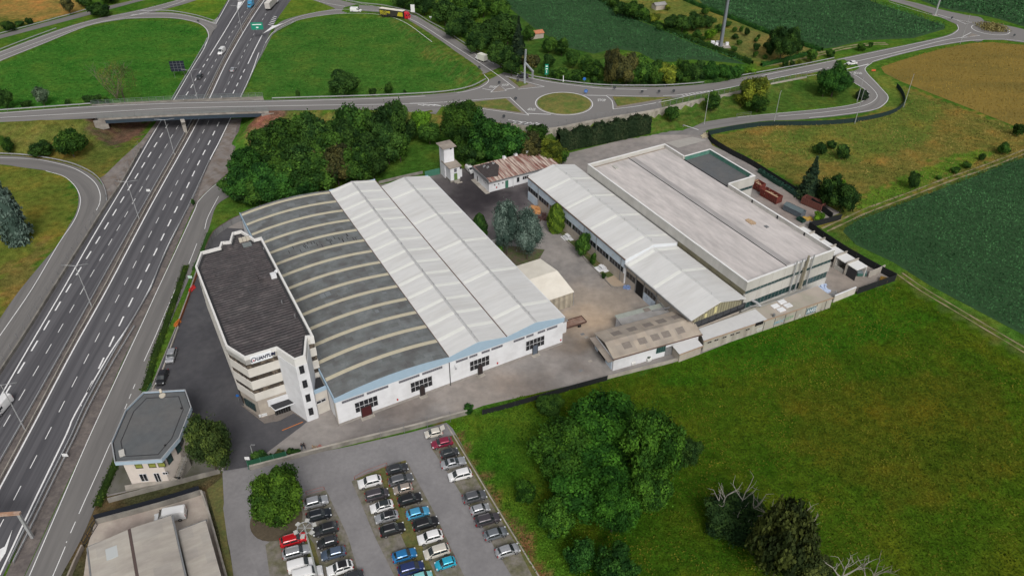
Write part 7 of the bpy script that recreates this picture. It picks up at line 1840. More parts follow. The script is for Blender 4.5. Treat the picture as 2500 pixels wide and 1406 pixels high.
def solid_fence(label, pts, h, m, z=None, gap=5.0, th=.06, cat='fence', name='mesh_fence', pm=None, group=None, cap=None, step=2.0, base=0.0, road=False):
    q = wpts(pts, z, step, road); root = thing(name, label, cat, tuple(q[0]), 0, group)
    mb = MB(); wall_mesh(mb, q, th, base, h); mb.build('screen', m, root)
    if cap: mb = MB(); wall_mesh(mb, q, th+.08, h, h+.12); mb.build('cap', cap, root)
    if gap: posts(root, q, gap, h+.08, .05, pm or M_DFRAME)
    return root
def conc_wall(label, pts, h, th=.3, m=None, cap=None, z=None, name='concrete_wall', step=2.0, h0=-.2, group=None):
    q = wpts(pts, z, step, False); root = thing(name, label, 'wall', tuple(q[0]), 0, group)
    mb = MB(); wall_mesh(mb, q, th, h0, h); mb.build('wall_body', m or M_CONCD, root)
    if cap: mb = MB(); wall_mesh(mb, q, th+.1, h, h+.1); mb.build('coping', cap, root)
    return root
def open_fence(label, pts, h, z=None, gap=3.0, m=None, rails=4, name='railing', cat='railing', r=.025, step=3.0, base=0.0, group=None, road=True):
    q = wpts(pts, z, step, road); root = thing(name, label, cat, tuple(q[0]), 0, group)
    mb = MB()
    for k in range(rails): zz = base+.1+(h-.1)*k/(rails-1); wall_mesh(mb, q, r*2, zz-r, zz+r)
    mb.build('rail', m or M_STEEL, root); posts(root, q, gap, h+base, .04, m or M_STEEL); return root

# ---- overpass bridge
near = [(238,289.5,6.1),(330,284.5,6.2),(430,279.5,6.3),(540,275,6.3),(655,271.3,6.2)]
far = [(225,258.7,6.1),(330,253.5,6.2),(422,249.5,6.3),(530,247.2,6.3),(645,245.4,6.2)]
N_, F_ = wpts(near), wpts(far); nn_ = 40
def rsmp(pts, n):
    d = arclen(pts); A = np.array([tuple(p) for p in pts]); return [Vector([np.interp(s, d, A[:, k]) for k in range(3)]) for s in np.linspace(0, d[-1], n)]
N_, F_ = rsmp(N_, nn_), rsmp(F_, nn_)
br = thing('overpass_bridge', 'road bridge over the motorway on one concrete pier with dark blue girders', 'bridge', tuple((N_[0]+F_[0])/2))
M_GIRD = mat('blue_girder', (.03,.045,.062), .6, noise=.15, scale=1); M_BRC = mat('bridge_concrete', (.27,.25,.225), .9, noise=.2, scale=1.0, col2=(.19,.17,.15), scale2=.4)
def cross(mb, y0, y1, z0, z1):
    """long bar running with the deck; y measured from near edge towards far edge (m)"""
    A, B = [], []
    for a, b in zip(N_, F_):
        t = (b-a); t.z = 0; t.normalize(); A.append(a+t*y0); B.append(a+t*y1)
    n = len(A); vs = [(*p[:2], p.z+z0) for p in A]+[(*p[:2], p.z+z1) for p in A]+[(*p[:2], p.z+z1) for p in B]+[(*p[:2], p.z+z0) for p in B]
    fs = [(k*n+i, k*n+i+1, ((k+1) % 4)*n+i+1, ((k+1) % 4)*n+i) for k in range(4) for i in range(n-1)]+[(0, 3*n, 2*n, n), (n-1, 2*n-1, 3*n-1, 4*n-1)]
    return mb.add(vs, fs)
WB = (F_[20]-N_[20]).length
cross(MB(), -1.1, WB+1.2, -.32, -.03).build('deck', M_BRC, br)
for y in (-.85, WB*.33, WB*.66, WB+.8): cross(MB(), y-.25, y+.25, -1.65, -.33).build('girder', M_GIRD, br)
cross(MB(), -1.25, -.95, -.32, .32).build('edge_beam', M_BRC, br); cross(MB(), WB+1.0, WB+1.3, -.32, .32).build('edge_beam', M_BRC, br)
cross(MB(), -.95, -.1, -.03, .2).build('kerb', M_CONCD, br); cross(MB(), WB+.1, WB+1.0, -.03, .2).build('kerb', M_CONCD, br)
for side, y in (('near', -1.1), ('far', WB+1.15)):
    mb = MB(); rr = []
    for a, b in zip(N_, F_):
        t = (b-a); t.z = 0; t.normalize(); rr.append(a+t*y)
    for zz in (.55, .85, 1.25, 1.8): wall_mesh(mb, rr, .05, zz, zz+.05)
    rl = mb.build('railing', mat('green_grey_rail', (.22,.27,.26), .6), br); posts(br, rr, 2.4, 1.85, .04, M_STEELD, 60, name='railing_post')
pb, pt_ = Vector((*G(454.5,326.5), 0)), (N_[21]+F_[21])/2
ax = (F_[21]-N_[21]); ax.z = 0; ax.normalize(); wx = Vector((ax.y, -ax.x, 0))
mb = MB(); vs = []
cpr = (N_[21]+F_[21])/2; cpr = Vector((*(Vector(pb[:2])+Vector(ax[:2])*2.6), 0))
for z, hl, hw_ in ((0, 2.2, .55), (3.4, 2.9, .6), (4.9, 4.4, .65)):
    for i, j in ((-1,-1),(1,-1),(1,1),(-1,1)): v = cpr+ax*hl*i+wx*hw_*j; vs.append((v.x, v.y, z))
mb.add(vs, [(k*4+i, k*4+(i+1) % 4, (k+1)*4+(i+1) % 4, (k+1)*4+i) for k in range(2) for i in range(4)]+[(8,9,10,11)]); mb.build('pier', mat('pale_pier_concrete', (.36,.335,.30), .9, noise=.15, scale=.8), br)
for i in (0, nn_-1):
    a, b = N_[i], F_[i]; t = (b-a); t.z = 0; t.normalize(); s = Vector((t.y, -t.x, 0))*(1 if i == 0 else -1)
    mb = MB(); q = [a-t*1.6-s*1.4, b+t*1.6-s*1.4, b+t*1.6+s*1.2, a-t*1.6+s*1.2]; mb.prism([v[:2] for v in q], 1.5, 4.85); mb.build('abutment', M_BRC, br)
    mb = MB(); q = [a-t*2.0-s*1.6, a-t*.9-s*1.6, a-t*.9+s*2.6, a-t*2.0+s*2.6]; mb.prism([v[:2] for v in q], 2.6, 5.9); mb.build('wing_wall', M_BRC, br)
# ---- retaining wall of the junction with barrier and rail
rw = wpts([(x, y+1.2, z) for x, y, z in RWALL]); rt = thing('retaining_wall', 'long concrete retaining wall carrying the junction with barrier on top', 'wall', tuple(rw[0]))
mb = MB(); A, B = offs(rw, -.25), offs(rw, .25); n = len(rw)
vs = [(*p[:2], -.3) for p in A]+[(*p[:2], p.z+.1) for p in A]+[(*p[:2], p.z+.1) for p in B]+[(*p[:2], -.3) for p in B]
mb.add(vs, [(k*n+i, k*n+i+1, (k+1)*n+i+1, (k+1)*n+i) for k in range(3) for i in range(n-1)]+[(0,n,2*n,3*n),(n-1,4*n-1,3*n-1,2*n-1)])
mb.build('wall_body', add_wave(mat('panel_concrete', (.35,.33,.28), .9, noise=.2, scale=.8, col2=(.24,.22,.18), scale2=.3, stretch=(1,1,.2)), .16, 'X', .05, .18), rt)
mb = MB(); wall_mesh(mb, rw, .45, .1, .75); mb.build('barrier', M_CONC, rt)
mb = MB(); [wall_mesh(mb, rw, .05, z_, z_+.05) for z_ in (1.1,1.6,2.2,2.8)]; mb.build('rail', M_STEELD, rt); posts(rt, rw, 3.0, 2.8, .05, M_STEELD)
# ---- guard rails
guard_rail('left guard rail of the motorway median', [(x+4, y) for x, y in B_MED], 4, z=0)
guard_rail('right guard rail of the motorway median', [(x-7, y) for x, y in A_SOL], 4, z=0, m=M_CONC)
guard_rail('guard rail between motorway and service road, upper part', [(513,394),(490,445),(466,497),(440,550),(413,604),(390,655),(370,708)], 3, z=0)
guard_rail('guard rail between motorway and service road, lower part', [(370,708),(335,768),(302,825),(268,884),(235,945),(206,1000),(178,1064),(145,1130),(112,1196),(85,1252),(56,1310),(25,1375)], 3, z=0)
guard_rail('second rail beside the service road by the gate office', [(330,800),(300,850),(262,915),(216,1003),(190,1060),(155,1132),(120,1204),(92,1262),(64,1320),(36,1375)], 3, z=0)
guard_rail('guard rail left of the motorway beyond the bridge', [(420,246),(440,212),(470,162),(498,114),(507,96)], 4, z=0)
guard_rail('guard rail right of the motorway beyond the bridge', [(588,243),(604,210),(622,170),(640,132),(648,112),(672,82),(722,55)], 4, z=0)
guard_rail('guard rail along the outer side of the curved ramp', [(817,-6,0),(876,9,.1),(940,16.5,.7),(1009,33.5,1.4),(1045,53.5,1.9),(1081,73.5,2.4),(1120,99.5,3),(1160,125,3.5),(1225,160.5,4.1),(1291,186.5,4.2),(1368,200,4.2)], 4)
guard_rail('guard rail curving from the junction along the east road', [(1368,200,4.2),(1470,210.5,4.2),(1598,211.8,4.2),(1660,209,3.6),(1726,202.8,3),(1816,186.2,2),(1880,174.6,1.2),(1960,160,.6),(2036,144.5,.15)], 4)
guard_rail('guard rail on the far side of the overpass, right of the bridge', [(665,243.5,6.2),(760,240.5,5.9),(876,237.4,5.5),(1004,232,5),(1090,226,4.5),(1150,214,4.2),(1186,196,4.2)], 4)
guard_rail('guard rail on the far side of the overpass, left of the bridge', [(-40,276,5.2),(0,272.5,5.4),(110,264.5,5.8),(222,256.5,6.1)], 4)
guard_rail('guard rail along the upper left ramp', [(-40,140),(0,124),(70,97),(138,72)], 4, z=0)
guard_rail('guard rail where the upper left ramp meets the motorway', [(343,30),(409.6,29),(473.6,39),(524,54)], 4, z=0)
guard_rail('low barrier around the left slip road', [(-60,377),(0,378),(77,383),(164,398.5),(216,419),(245,442),(259,470),(262,494)], 4, z=0)
guard_rail('barrier along the farm lane top left', [(-40,97),(0,85),(110,55),(215,25)], 5, z=0)
guard_rail('guard rail along the hidden service road behind the belt', [(552,440),(590,412),(640,390),(700,368)], 4, z=0)
# ---- walls
conc_wall('low concrete wall with posts between motorway and left slip road', [(345,366),(300,446),(260,505),(202,597),(135,703),(72,804),(0,914),(-60,1005)], .9, .35, z=0)
open_fence('tall wire fence on the wall left of the motorway', [(341,362),(298,442),(257,503),(199,596),(132,702),(69,803),(-3,913),(-60,1000)], 2.6, z=0, gap=3.6, m=M_STEELD, rails=3, r=.012, name='wire_fence', cat='fence')
conc_wall('long stained concrete wall between yard and car park', [(611,1147),(700,1124),(800,1098),(900,1073),(1000,1049),(1070,1030),(1141,1011)], 1.1, .3, cap=M_CONC)
conc_wall('concrete wall in front of the near shed by the meadow', [(1482,925),(1560,905),(1640,885),(1708,863)], .95, .2, m=M_CONC)
conc_wall('white topped wall at the right end of the long annex', [(2033,738),(2060,727),(2085,717)], 2.0, .25, m=M_CREAM, cap=M_WHITE)
conc_wall('concrete wall south of the gate office', [(266,1226),(340,1206),(440,1180),(538,1154)], 1.1, .25)
conc_wall('yard wall of the bottom left warehouse under the black screen', [(238,1278),(330,1254),(420,1229),(492,1207)], 1.2, .3)
conc_wall('right yard wall of the bottom left warehouse', [(494,1207),(510,1252),(530,1320),(560,1430)], 1.2, .25, cap=M_CONC)
conc_wall('left wall of the bottom left warehouse by the road', [(204,1338),(186,1376),(165,1425)], 1.1, .3, m=M_CEMR)
conc_wall('low wall behind the white halls beside the grass', [(925,449),(975,437),(1032,424)], .9, .3)
conc_wall('stub walls of the storage corner', [(2118,678),(2140,670),(2156,662)], 2.0, .25, m=M_CONC)
# ---- fences
M_NET = mat('black_netting', (.012,.014,.015), .95, noise=.15, scale=1); M_NETG = mat('dark_green_netting', (.012,.028,.026), .95, noise=.2, scale=1)
solid_fence('black netting fence curving beside the loop road', [(2188,214),(2197,224),(2205,240),(2206,256),(2190,272),(2160,284),(2110,295),(2060,302),(1988,306),(1920,307),(1860,309),(1790,318),(1728,331)], 1.7, M_NETG)
solid_fence('black netting fence along the container yard, upper part', [(1728,331),(1736,348),(1780,376),(1830,402),(1875,430),(1915,455),(1950,478),(2000,512),(2030,535)], 2.0, M_NET)
solid_fence('black netting fence returning to the container yard corner', [(2052,536),(2020,545),(1975,556)], 1.9, M_NET)
solid_fence('black netting fence between works and corn field', [(1973,557),(2010,583),(2060,616),(2110,645),(2160,672),(2184,684)], 2.1, M_NET)
solid_fence('black netting fence on the meadow side at the far corner', [(2184,686),(2140,701),(2092,718)], 2.0, M_NET)
solid_fence('low black netting fence between driveway and meadow', [(1482,928),(1400,950),(1320,973),(1240,996),(1178,1012)], 1.35, M_NET, gap=6)
solid_fence('black screen on the warehouse yard wall', [(236,1276),(330,1251),(420,1226),(491,1204)], 2.2, mat('blue_black_screen', (.008,.011,.018), .8), base=1.15, gap=0)
solid_fence('green mesh fence panel at the car park corner', [(608,1146),(650,1135),(702,1122)], 2.4, mat('green_mesh', (.012,.07,.035), .8), base=1.1, gap=2.2, pm=M_GREEN)
solid_fence('green sheet fence beside the transformer tower', [(1038,434),(1055,430),(1074,426)], 2.2, M_GREEN, gap=0)
solid_fence('grey board fence with brown top behind the office', [(590,540),(575,546),(548,562),(525,580),(512,605),(505,622)], 2.0, mat('grey_boards', (.2,.2,.2), .85, noise=.15, scale=1), cap=M_RUST, gap=3)
solid_fence('low orange brown fence left of the office yard', [(487,660),(472,700),(455,748),(436,800)], .9, mat('orange_brown', (.3,.1,.04), .8, noise=.2, scale=2), gap=3, pm=M_RUST)
conc_wall('kerb wall left of the office yard beside the parked cars', [(436,800),(414,860),(394,915),(374,950)], .45, .3, m=M_CONC)
open_fence('green railing on the kerb by the gate office', [(372,945),(362,965),(352,985)], 1.3, z=0, m=M_GREEN, road=False)
open_fence('light wire fence along the meadow foot of the corn wall', [(1100,1030),(1060,1040),(1000,1054),(930,1071)], 2.0, z=0, gap=4, rails=2, m=M_STEELD, r=.012, base=1.0, name='wire_fence', cat='fence', road=False)
open_fence('metal rack frame beside the loop road', [(1797,291),(1815,288),(1832,286)], 2.0, z=0.6, gap=3.2, m=M_STEELD, road=False)
open_fence('black sliding gate of the warehouse yard', [(238,1282),(222,1308),(207,1333)], 1.8, z=0, gap=1.4, m=M_DFRAME, rails=3, name='sliding_gate', cat='gate', road=False, r=.05)
mb = MB(); k_ = wpts([(1091,1038),(1160,1152),(1230,1268),(1316,1408),(1335,1440)], 0); wall_mesh(mb, k_, .22, .0, .22); mb.build('kerb_line', M_CONC, kind='structure')
mb = MB(); k_ = wpts([(1353,556),(1376,582),(1420,626),(1470,676),(1494,702),(1510,704)], 0); wall_mesh(mb, k_, .2, 0, .2); mb.build('kerb_line', M_CONCD, kind='structure')
for pts_, lab in (([(866,1171),(895,1155),(945,1137)],'left'), ([(748,1207),(792,1195)],'middle')):
    open_fence('worn red chain fence at the '+lab+' island head', pts_, .9, z=0, gap=3.5, m=mat('faded_red', (.3,.12,.1), .8), rails=2, name='chain_fence', cat='fence', road=False)
# ---- street lamps
def lamp(label, px, py, h=12.4, arms=2, z=0.0, group='motorway lamps', ang=None, arm=2.3):
    g = G(px, py, z); t = thing('street_lamp', label, 'street lamp', (g[0], g[1], z), ang if ang is not None else 0, group)
    I = WM[t.name]
    MB(I).tube((0,0,0),(0,0,h), .13, .07, 8).build('pole', M_STEEL, t)
    for s in ((1,-1) if arms == 2 else (1,)):
        MB(I).tube((0,0,h-.1),(s*arm,0,h+.25), .045, n=5).build('arm', M_STEEL, t); MB(I).box(min(s*arm,s*(arm+.8)),max(s*arm,s*(arm+.8)),-.14,.14,h+.2,h+.33).build('lamp_head', M_STEELD, t)
    return t
for i, (x, y) in enumerate([(60.9,1048.2),(224.8,749.9),(340.5,536.9),(426.2,378.2),(484,250),(592,82)]):
    lamp('double armed motorway median lamp, '+ORD[i]+' counted from the bottom left corner', x, y, ang=math.radians(5))
for (x, y, z), lab in zip([(1888.2,305.9,0),(2086.6,302,0),(2205.6,262.4,0),(1719,304.6,0),(2344,107.5,0),(2092,250,0)], ['slim lamp on the loop road bend, first left of the fence corner','slim lamp outside the black fence below the loop bend','slim lamp inside the black fence tip near the wheat','slim lamp at the works entrance by the boom gate','slim lamp beside the small far roundabout','slim lamp at the dark round bush inside the bend']):
    lamp(lab, x, y, 12 if x != 2092 else 9, 1, z, 'slim lamps on the side roads', math.radians(60), .6)
lamp('short lamp post behind the clipped shrubs at the gate', 620, 1118, 3.5, 1, 0, None, 0, .15)
# ---- tall telecom mast
g = G(1759.7,113.9); ms = thing('telecom_mast', 'tall grey telecom mast rising out of the top edge with white cabinets', 'mast', (*g, 0)); I = WM[ms.name]
MB(I).tube((0,0,0),(0,0,34), .75, .4, 12).build('pole', mat('blue_grey_steel', (.22,.24,.27), .5, metal=.3), ms); MB(I).box(-.95,-.75,-.15,.15,0,30).build('cable_tray', M_DFRAME, ms)
for x, y, w, h in ((-4.2,1,1.6,1.9),(-2.6,-.5,1.2,1.6),(2.4,1,1.3,1.3),(-1.6,2.2,1.6,1.5)): MB(I).box(x,x+w,y,y+1.1,.1,h).build('cabinet', M_WHITE, ms)
MB(I).box(-5,4,-2.5,4,0,.12).build('base_slab', M_CONC, ms)
g = G(2282.4,38.4); m2 = thing('telecom_mast', 'slimmer pale mast beside the far road, cut by the top edge', 'mast', (*g, 0)); MB(WM[m2.name]).tube((0,0,0),(0,0,28), .45, .28, 10).build('pole', M_STEEL, m2); MB(WM[m2.name]).box(-1,1,-1,1,0,.3).build('base_slab', M_CONC, m2)
# ---- sculpture pylon at the junction
g = P(1281,206); py_ = thing('steel_pylon', 'bent lattice steel pylon on the triangular island of the junction', 'sculpture', tuple(g)); I = WM[py_.name]
M_LAT = mat('lattice_steel', (.33,.36,.37), .5, metal=.3, noise=.2, scale=3)
MB(I).box(-.35,.35,-.35,.35,0,8.2).build('lower_post', M_LAT, py_); MB(I).tube((0,0,8.0),(.35,0,13.4), .38, .34, 4).build('upper_post', M_LAT, py_)
MB(I).tube((-.1,0,8.6),(3.2,.6,4.6), .42, .42, 4).build('bent_arm', M_LAT, py_); MB(I).box(2.6,3.4,.2,1.0,2.2,4.8).build('arm_foot', M_STEELD, py_)
# ---- signs
def sign(label, px, py, h, shape, w, hh, m, z=None, ang=0, cat='road sign', marks=None, legs=1, group=None):
    g = P(px, py) if z is None else Vector((*G(px, py, z), z)); t = thing('road_sign', label, cat, tuple(g), math.radians(ang), group); I = WM[t.name]
    for s in ([0] if legs == 1 else [-w*.35, w*.35]): MB(I).tube((s,.06,0),(s,.06,h+hh*.6), .05, n=6).build('post', M_STEELD, t)
    mb = MB(I)
    if shape == 'round': mb.tube((0,-.02,h+hh/2),(0,.04,h+hh/2), w/2, n=18)
    elif shape == 'tri': mb.add([(-w/2,-.02,h+hh),(w/2,-.02,h+hh),(0,-.02,h),(-w/2,.03,h+hh),(w/2,.03,h+hh),(0,.03,h)], [(0,2,1),(3,4,5),(0,1,4,3),(1,2,5,4),(2,0,3,5)])
    else: mb.box(-w/2,w/2,-.03,.03,h,h+hh)
    p = mb.build('panel', m, t)
    if marks:
        mb = MB(I); [mb.box(a*w-w/2, b*w-w/2, -.05, -.031, h+c*hh, h+d*hh) for a, b, c, d in marks]; mb.build('marking', MATS['sign_paint'], p)
    return t
mat('sign_paint', (.75,.75,.75), .6); M_SG = mat('sign_green', (.01,.22,.14), .5); M_SB = mat('sign_blue', (.02,.12,.4), .5); M_SW = mat('sign_plate', (.65,.66,.66), .6); M_SBK = mat('sign_back', (.05,.055,.06), .6); M_BLKP = mat('sign_dark_panels', (.012,.016,.03), .5)
bars = [(.15,.85,.62,.78),(.3,.7,.3,.42)]
t = sign('green overhead direction sign beside the far motorway exit', 634, 98, 4.6, 'box', 5.2, 3.2, M_SG, 0, 6, marks=[(.12,.88,.64,.76),(.4,.6,.22,.38)], legs=2)
t = sign('large black backed sign on two legs left of the motorway', 440, 190, 2.6, 'box', 5.6, 4.2, M_BLKP, 0, 8, legs=2)
mb = MB(WM[t.name]); [mb.box(-2.8+5.6*k/4-.05, -2.8+5.6*k/4+.05, -.09, -.032, 2.6, 6.8) for k in range(1,4)]; [mb.box(-2.8, 2.8, -.085, -.034, 2.6+4.2*k/4-.04, 2.6+4.2*k/4+.04) for k in range(1,4)]; mb.build('frame', M_STEELD, t)
sign('tall narrow green sign post by the junction garden', 1334, 192, 1.6, 'box', 1.4, 4.2, M_SG, None, 10, marks=[(.2,.8,.75,.85),(.2,.8,.5,.6),(.4,.6,.15,.4)])
sign('white tall plate sign at the bend above the lorry', 1009, 42, 2.2, 'box', 2.0, 3.6, M_SW, None, -10, marks=None)
sign('give way triangle sign beside the curved ramp', 1052, 56, 1.6, 'tri', 1.5, 1.3, M_SW, None, -10)
sign('small blue sign with post above the roundabout', 1426, 208, 1.8, 'round', 1.2, 1.2, M_SB, None, 0)
sign('blue keep right sign with red band on the roundabout edge', 1430, 232, .8, 'round', 1.3, 1.3, M_SB, None, 0, marks=[(.3,.7,.4,.5)])
sign('small white sign beside the junction hedge, left one', 1363, 199, .5, 'box', .8, 1.2, M_SW, None); sign('thin white marker beside the junction hedge', 1375, 202, .3, 'box', .3, 2.4, M_SW, None)
for x, y, lab in ((1219,209,'round back of a sign on the small paved triangle'),(1259,248,'dark back of a sign at the left island edge'),(1500,222,'round grey sign back right of the roundabout'),(1567,231,'first of three small sign backs right of the roundabout'),(1608,231,'second of three small sign backs right of the roundabout'),(1644,230,'third of three small sign backs right of the roundabout'),(1264,204,'dark sign back on the pylon island'),(1170,172,'square grey sign back at the ramp edge'),(1230,292,'small dark sign below the left island'),(2322,50,'dark sign back at the far roundabout'),(2474,93,'dark sign back right of the far roundabout'),(485,58,'dark sign post at the upper left gore')):
    sign(lab, x, y, .7, 'round', 1.1, 1.1, M_SBK, None, 0, group='small road signs seen from behind')
for x, y, lab in ((163,1119,'small white kilometre plate by the lower motorway rail'),(364,472,'small white kilometre plate in the motorway median'),(466,684,'small pale green plate in the hedge by the service road')):
    sign(lab, x, y, .6, 'box', 1.1, .8, M_SW if x != 466 else mat('pale_green', (.45,.6,.52), .6), 0, 0, marks=None)
sign('red and white warning board in the small yard triangle', 2132, 176, .3, 'box', 1.6, .7, mat('orange_red', (.55,.1,.04), .6), None)
t = sign('white notice board standing at the office corner', 644, 1020, .5, 'box', 1.6, .7, M_SW, 0, 20, 'notice board', None, 2)
mb = MB(WM[t.name]); vs, fs = text_mesh('QUANTUM', .3, 0, .2); mb.add([(v.x, -.04, v.y+.85) for v in vs], fs); mb.build('lettering', M_NAVY, t)
t = sign('small round blue sign at the office ground floor', 585, 985, 2.0, 'round', .7, .7, M_SB, 0, 0)
t = sign('white plate on the car park corner fence', 611, 1144, 2.6, 'box', .9, .8, M_SW, 0, 0, 'notice board')
# ---- gantry at the bottom left
g = G(80,1312); gl_ = thing('sign_gantry', 'rust topped steel gantry arm over the motorway at the bottom left', 'gantry', (*g, 0), math.radians(5)); I = WM[gl_.name]
MB(I).box(-.22,.22,-.22,.22,0,6.6).build('leg', M_STEEL, gl_); MB(I).box(-14,.4,-.3,.3,6.6,7.0).build('beam', mat('rusty_beam', (.34,.2,.13), .8, noise=.3, scale=1.5, col2=(.4,.38,.36), scale2=.4), gl_); MB(I).box(-13.6,-3.2,.3,.42,5.8,8.2).build('panel_back', M_STEEL, gl_)
# ---- car park light mast
g = G(743,1284,16); lm = thing('light_mast', 'tall light mast with ring of square floodlights above the car park tree', 'light mast', (g[0], g[1], 0)); I = WM[lm.name]
MB(I).tube((0,0,0),(0,0,16), .2, .11, 10).build('pole', M_STEEL, lm)
mb = MB(I); rr_ = [(1.15*math.cos(t), 1.15*math.sin(t), 15.6) for t in np.linspace(0, 2*math.pi, 25)]; mb.path(rr_, .05, 5)
for k in range(3): a = k*math.pi/3; mb.tube((1.15*math.cos(a),1.15*math.sin(a),15.6),(-1.15*math.cos(a),-1.15*math.sin(a),15.6), .04)
mb.build('ring', M_STEEL, lm)
for k in range(6):
    a = k*math.pi/3+.5; Mf = I @ Matrix.Rotation(a, 4, 'Z'); MB(Mf).box(1.2,1.75,-.32,.32,15.35,15.55).build('floodlight', mat('pale_lamp_glass', (.42,.42,.4), .5), lm)
# ---- boom gate
g = G(1668,312); bg_ = thing('boom_gate', 'white boom gate arm across the works entrance', 'barrier', (*g, 0), math.radians(-42)); I = WM[bg_.name]
MB(I).box(-.2,.2,-.2,.2,0,1.1).build('post', M_STEELD, bg_); MB(I).box(-.2,6,-.06,.06,.95,1.07).build('arm', M_WHITE, bg_)
# ---- containers and bins
def skip(label, px, py, px2, py2, L, W, H, m, z=.0, kind='open', cat='container'):
    g = G(px, py, H*.6); a = G(px2, py2, H*.6); ang = math.atan2(a[1]-g[1], a[0]-g[0]); t = thing('container', label, cat, ((g[0]+a[0])/2, (g[1]+a[1])/2, .07), ang); I = WM[t.name]; x, y = L/2, W/2
    mb = MB(I)
    if kind == 'open':
        mb.box(-x,x,-y,y,.15,.3).box(-x,x,-y,-y+.1,.3,H).box(-x,x,y-.1,y,.3,H).box(-x,-x+.1,-y+.1,y-.1,.3,H).box(x-.1,x,-y+.1,y-.1,.3,H); b = mb.build('tub', m, t)
    else:
        mb.box(-x,x,-y,y,.15,H); b = mb.build('tub', m, t)
        MB(I).add([(-x-.1,-y-.1,H),(x+.1,-y-.1,H),(x+.1,0,H+.55),(-x-.1,0,H+.55),(x+.1,y+.1,H),(-x-.1,y+.1,H)], [(0,1,2,3),(3,2,4,5)]).build('lid', mat('grey_blue_lid', (.10,.13,.14), .7, noise=.15, scale=1), t)
    mb = MB(I); n = max(3, int(L/.7))
    for k in range(n+1):
        xx = -x+L*k/n; mb.box(xx-.05,xx+.05,-y-.07,-y,.2,H-.05).box(xx-.05,xx+.05,y,y+.07,.2,H-.05)
    mb.build('rib', m, b)
    return t, I
M_SKIP = mat('rusty_red_skip', (.15,.03,.022), .8, noise=.25, scale=1.5, col2=(.10,.03,.024), scale2=.6); M_SKIPB = mat('brown_skip', (.12,.045,.035), .85, noise=.2, scale=1.5)
M_SCRAP = mat('wood_scrap', (.45,.33,.22), .85, noise=.4, scale=2)
rr2 = random.Random(9)
for args, n in ((('red open skip heaped with pale scrap next to the annex', 1843,447,1860,457, 3.4,2.4,2.4,M_SKIP), 22), (('long red open skip with planks inside, middle of the yard', 1868,468,1898,485, 6.4,2.4,2.4,M_SKIP), 14)):
    t, I = skip(*args); mb = MB(I)
    for k in range(n):
        x, y, z_ = rr2.uniform(-args[5]*.42,args[5]*.42), rr2.uniform(-.9,.9), rr2.uniform(1.3,2.2 if n < 20 else 2.5); a = rr2.uniform(0,3.1)
        mb.obox((x,y),(math.cos(a),math.sin(a)), rr2.uniform(.5,1.3), .15, z_, z_+.1)
    mb.box(-args[5]*.45,args[5]*.45,-1.0,1.0,.3,1.4); tag(mb.build('scrap_load', M_SCRAP), 'scrap wood lying in the '+('heaped short' if n > 20 else 'long')+' red skip', 'scrap')
skip('long brown red skip under the dark trees', 1968,487,2004,502, 6.4,2.4,2.3,M_SKIPB)
skip('grey container with ridged lid in the works yard', 1921,504,1958,522, 6.0,2.4,1.8,mat('slate_container', (.09,.11,.13), .7, noise=.15, scale=1), kind='lid')
pr, _ = skip('dark green waste container first in the row along the black fence', 1856,417,1862,420, 1.7,1.2,1.4,mat('bin_green', (.015,.05,.035), .7), cat='waste container'); pr['group'] = 'green waste containers by the fence'
for k, (x, y) in enumerate([(1869,427),(1878,432),(1887,438),(1896,444),(1905,449),(1921,458),(1930,464),(1939,470),(1947,476)]):
    a, b = G(x, y, .8), G(x+7, y+4.3, .8); c = copy_tree(pr, None, Matrix.Translation((a[0], a[1], .07)) @ Matrix.Rotation(math.atan2(b[1]-a[1], b[0]-a[0]), 4, 'Z')); c['label'] = 'dark green waste container '+ORD[k+1]+' in the row along the black fence'
skip('dark tub with ochre load in the yard corner', 2152,681,2163,684, 1.8,1.4,.9,mat('ochre_tub', (.25,.16,.04), .8, noise=.5, scale=3), cat='container')
skip('small green tank at the end of the storage bays', 2092,668,2112,668, 2.2,1.2,1.0,mat('teal_tank', (.04,.12,.10), .6), kind='lid', cat='tank')
skip('dark tub beside the yellow heap at the yard corner', 1950,533,1962,540, 2.2,1.3,1.0,mat('bin_green', (.015,.05,.035), .7), cat='container')
def heap(name, label, cat, px, py, m, n, rx, ry, size, z=.07, seed=1, zr=.5):
    g = G(px, py); R = random.Random(seed); mb = MB(); mb.box(g[0]-rx*.6, g[0]+rx*.6, g[1]-ry*.6, g[1]+ry*.6, z, z+.12)
    for k in range(n):
        x, y, a = g[0]+R.uniform(-rx,rx), g[1]+R.uniform(-ry,ry), R.uniform(0,3.1); s = size*R.uniform(.6,1.3); mb.obox((x,y),(math.cos(a),math.sin(a)), s, s*R.uniform(.3,.8), z, z+R.uniform(.15,zr))
    return tag(mb.build(name, m), label, cat)
heap('pallet_pile', 'orange wood pallets stacked by the workshop wall', 'pallets', 1304, 517, mat('fresh_wood', (.5,.25,.1), .8, noise=.2, scale=2), 12, 1.5, 2.2, 1.6, seed=2, zr=.9)
heap('scrap_pile', 'dark scrap metal heap beside the orange pallets', 'scrap', 1324, 533, mat('dark_scrap', (.09,.05,.045), .9, noise=.4, scale=2), 24, 2.2, 1.8, .7, seed=3, zr=.8)
heap('timber_heap', 'yellow timber offcuts beside the grey container', 'timber', 1968, 534, mat('yellow_timber', (.42,.27,.06), .9, noise=.3, scale=2), 12, 1.6, 1.2, .9, seed=4, zr=.25)
heap('tarp_bundle', 'crumpled blue tarpaulin bundle in front of the dark doorway', 'tarpaulin', 1532, 704, mat('blue_tarp', (.17,.24,.42), .6, noise=.3, scale=2), 9, .8, .6, .7, seed=5, zr=.6)
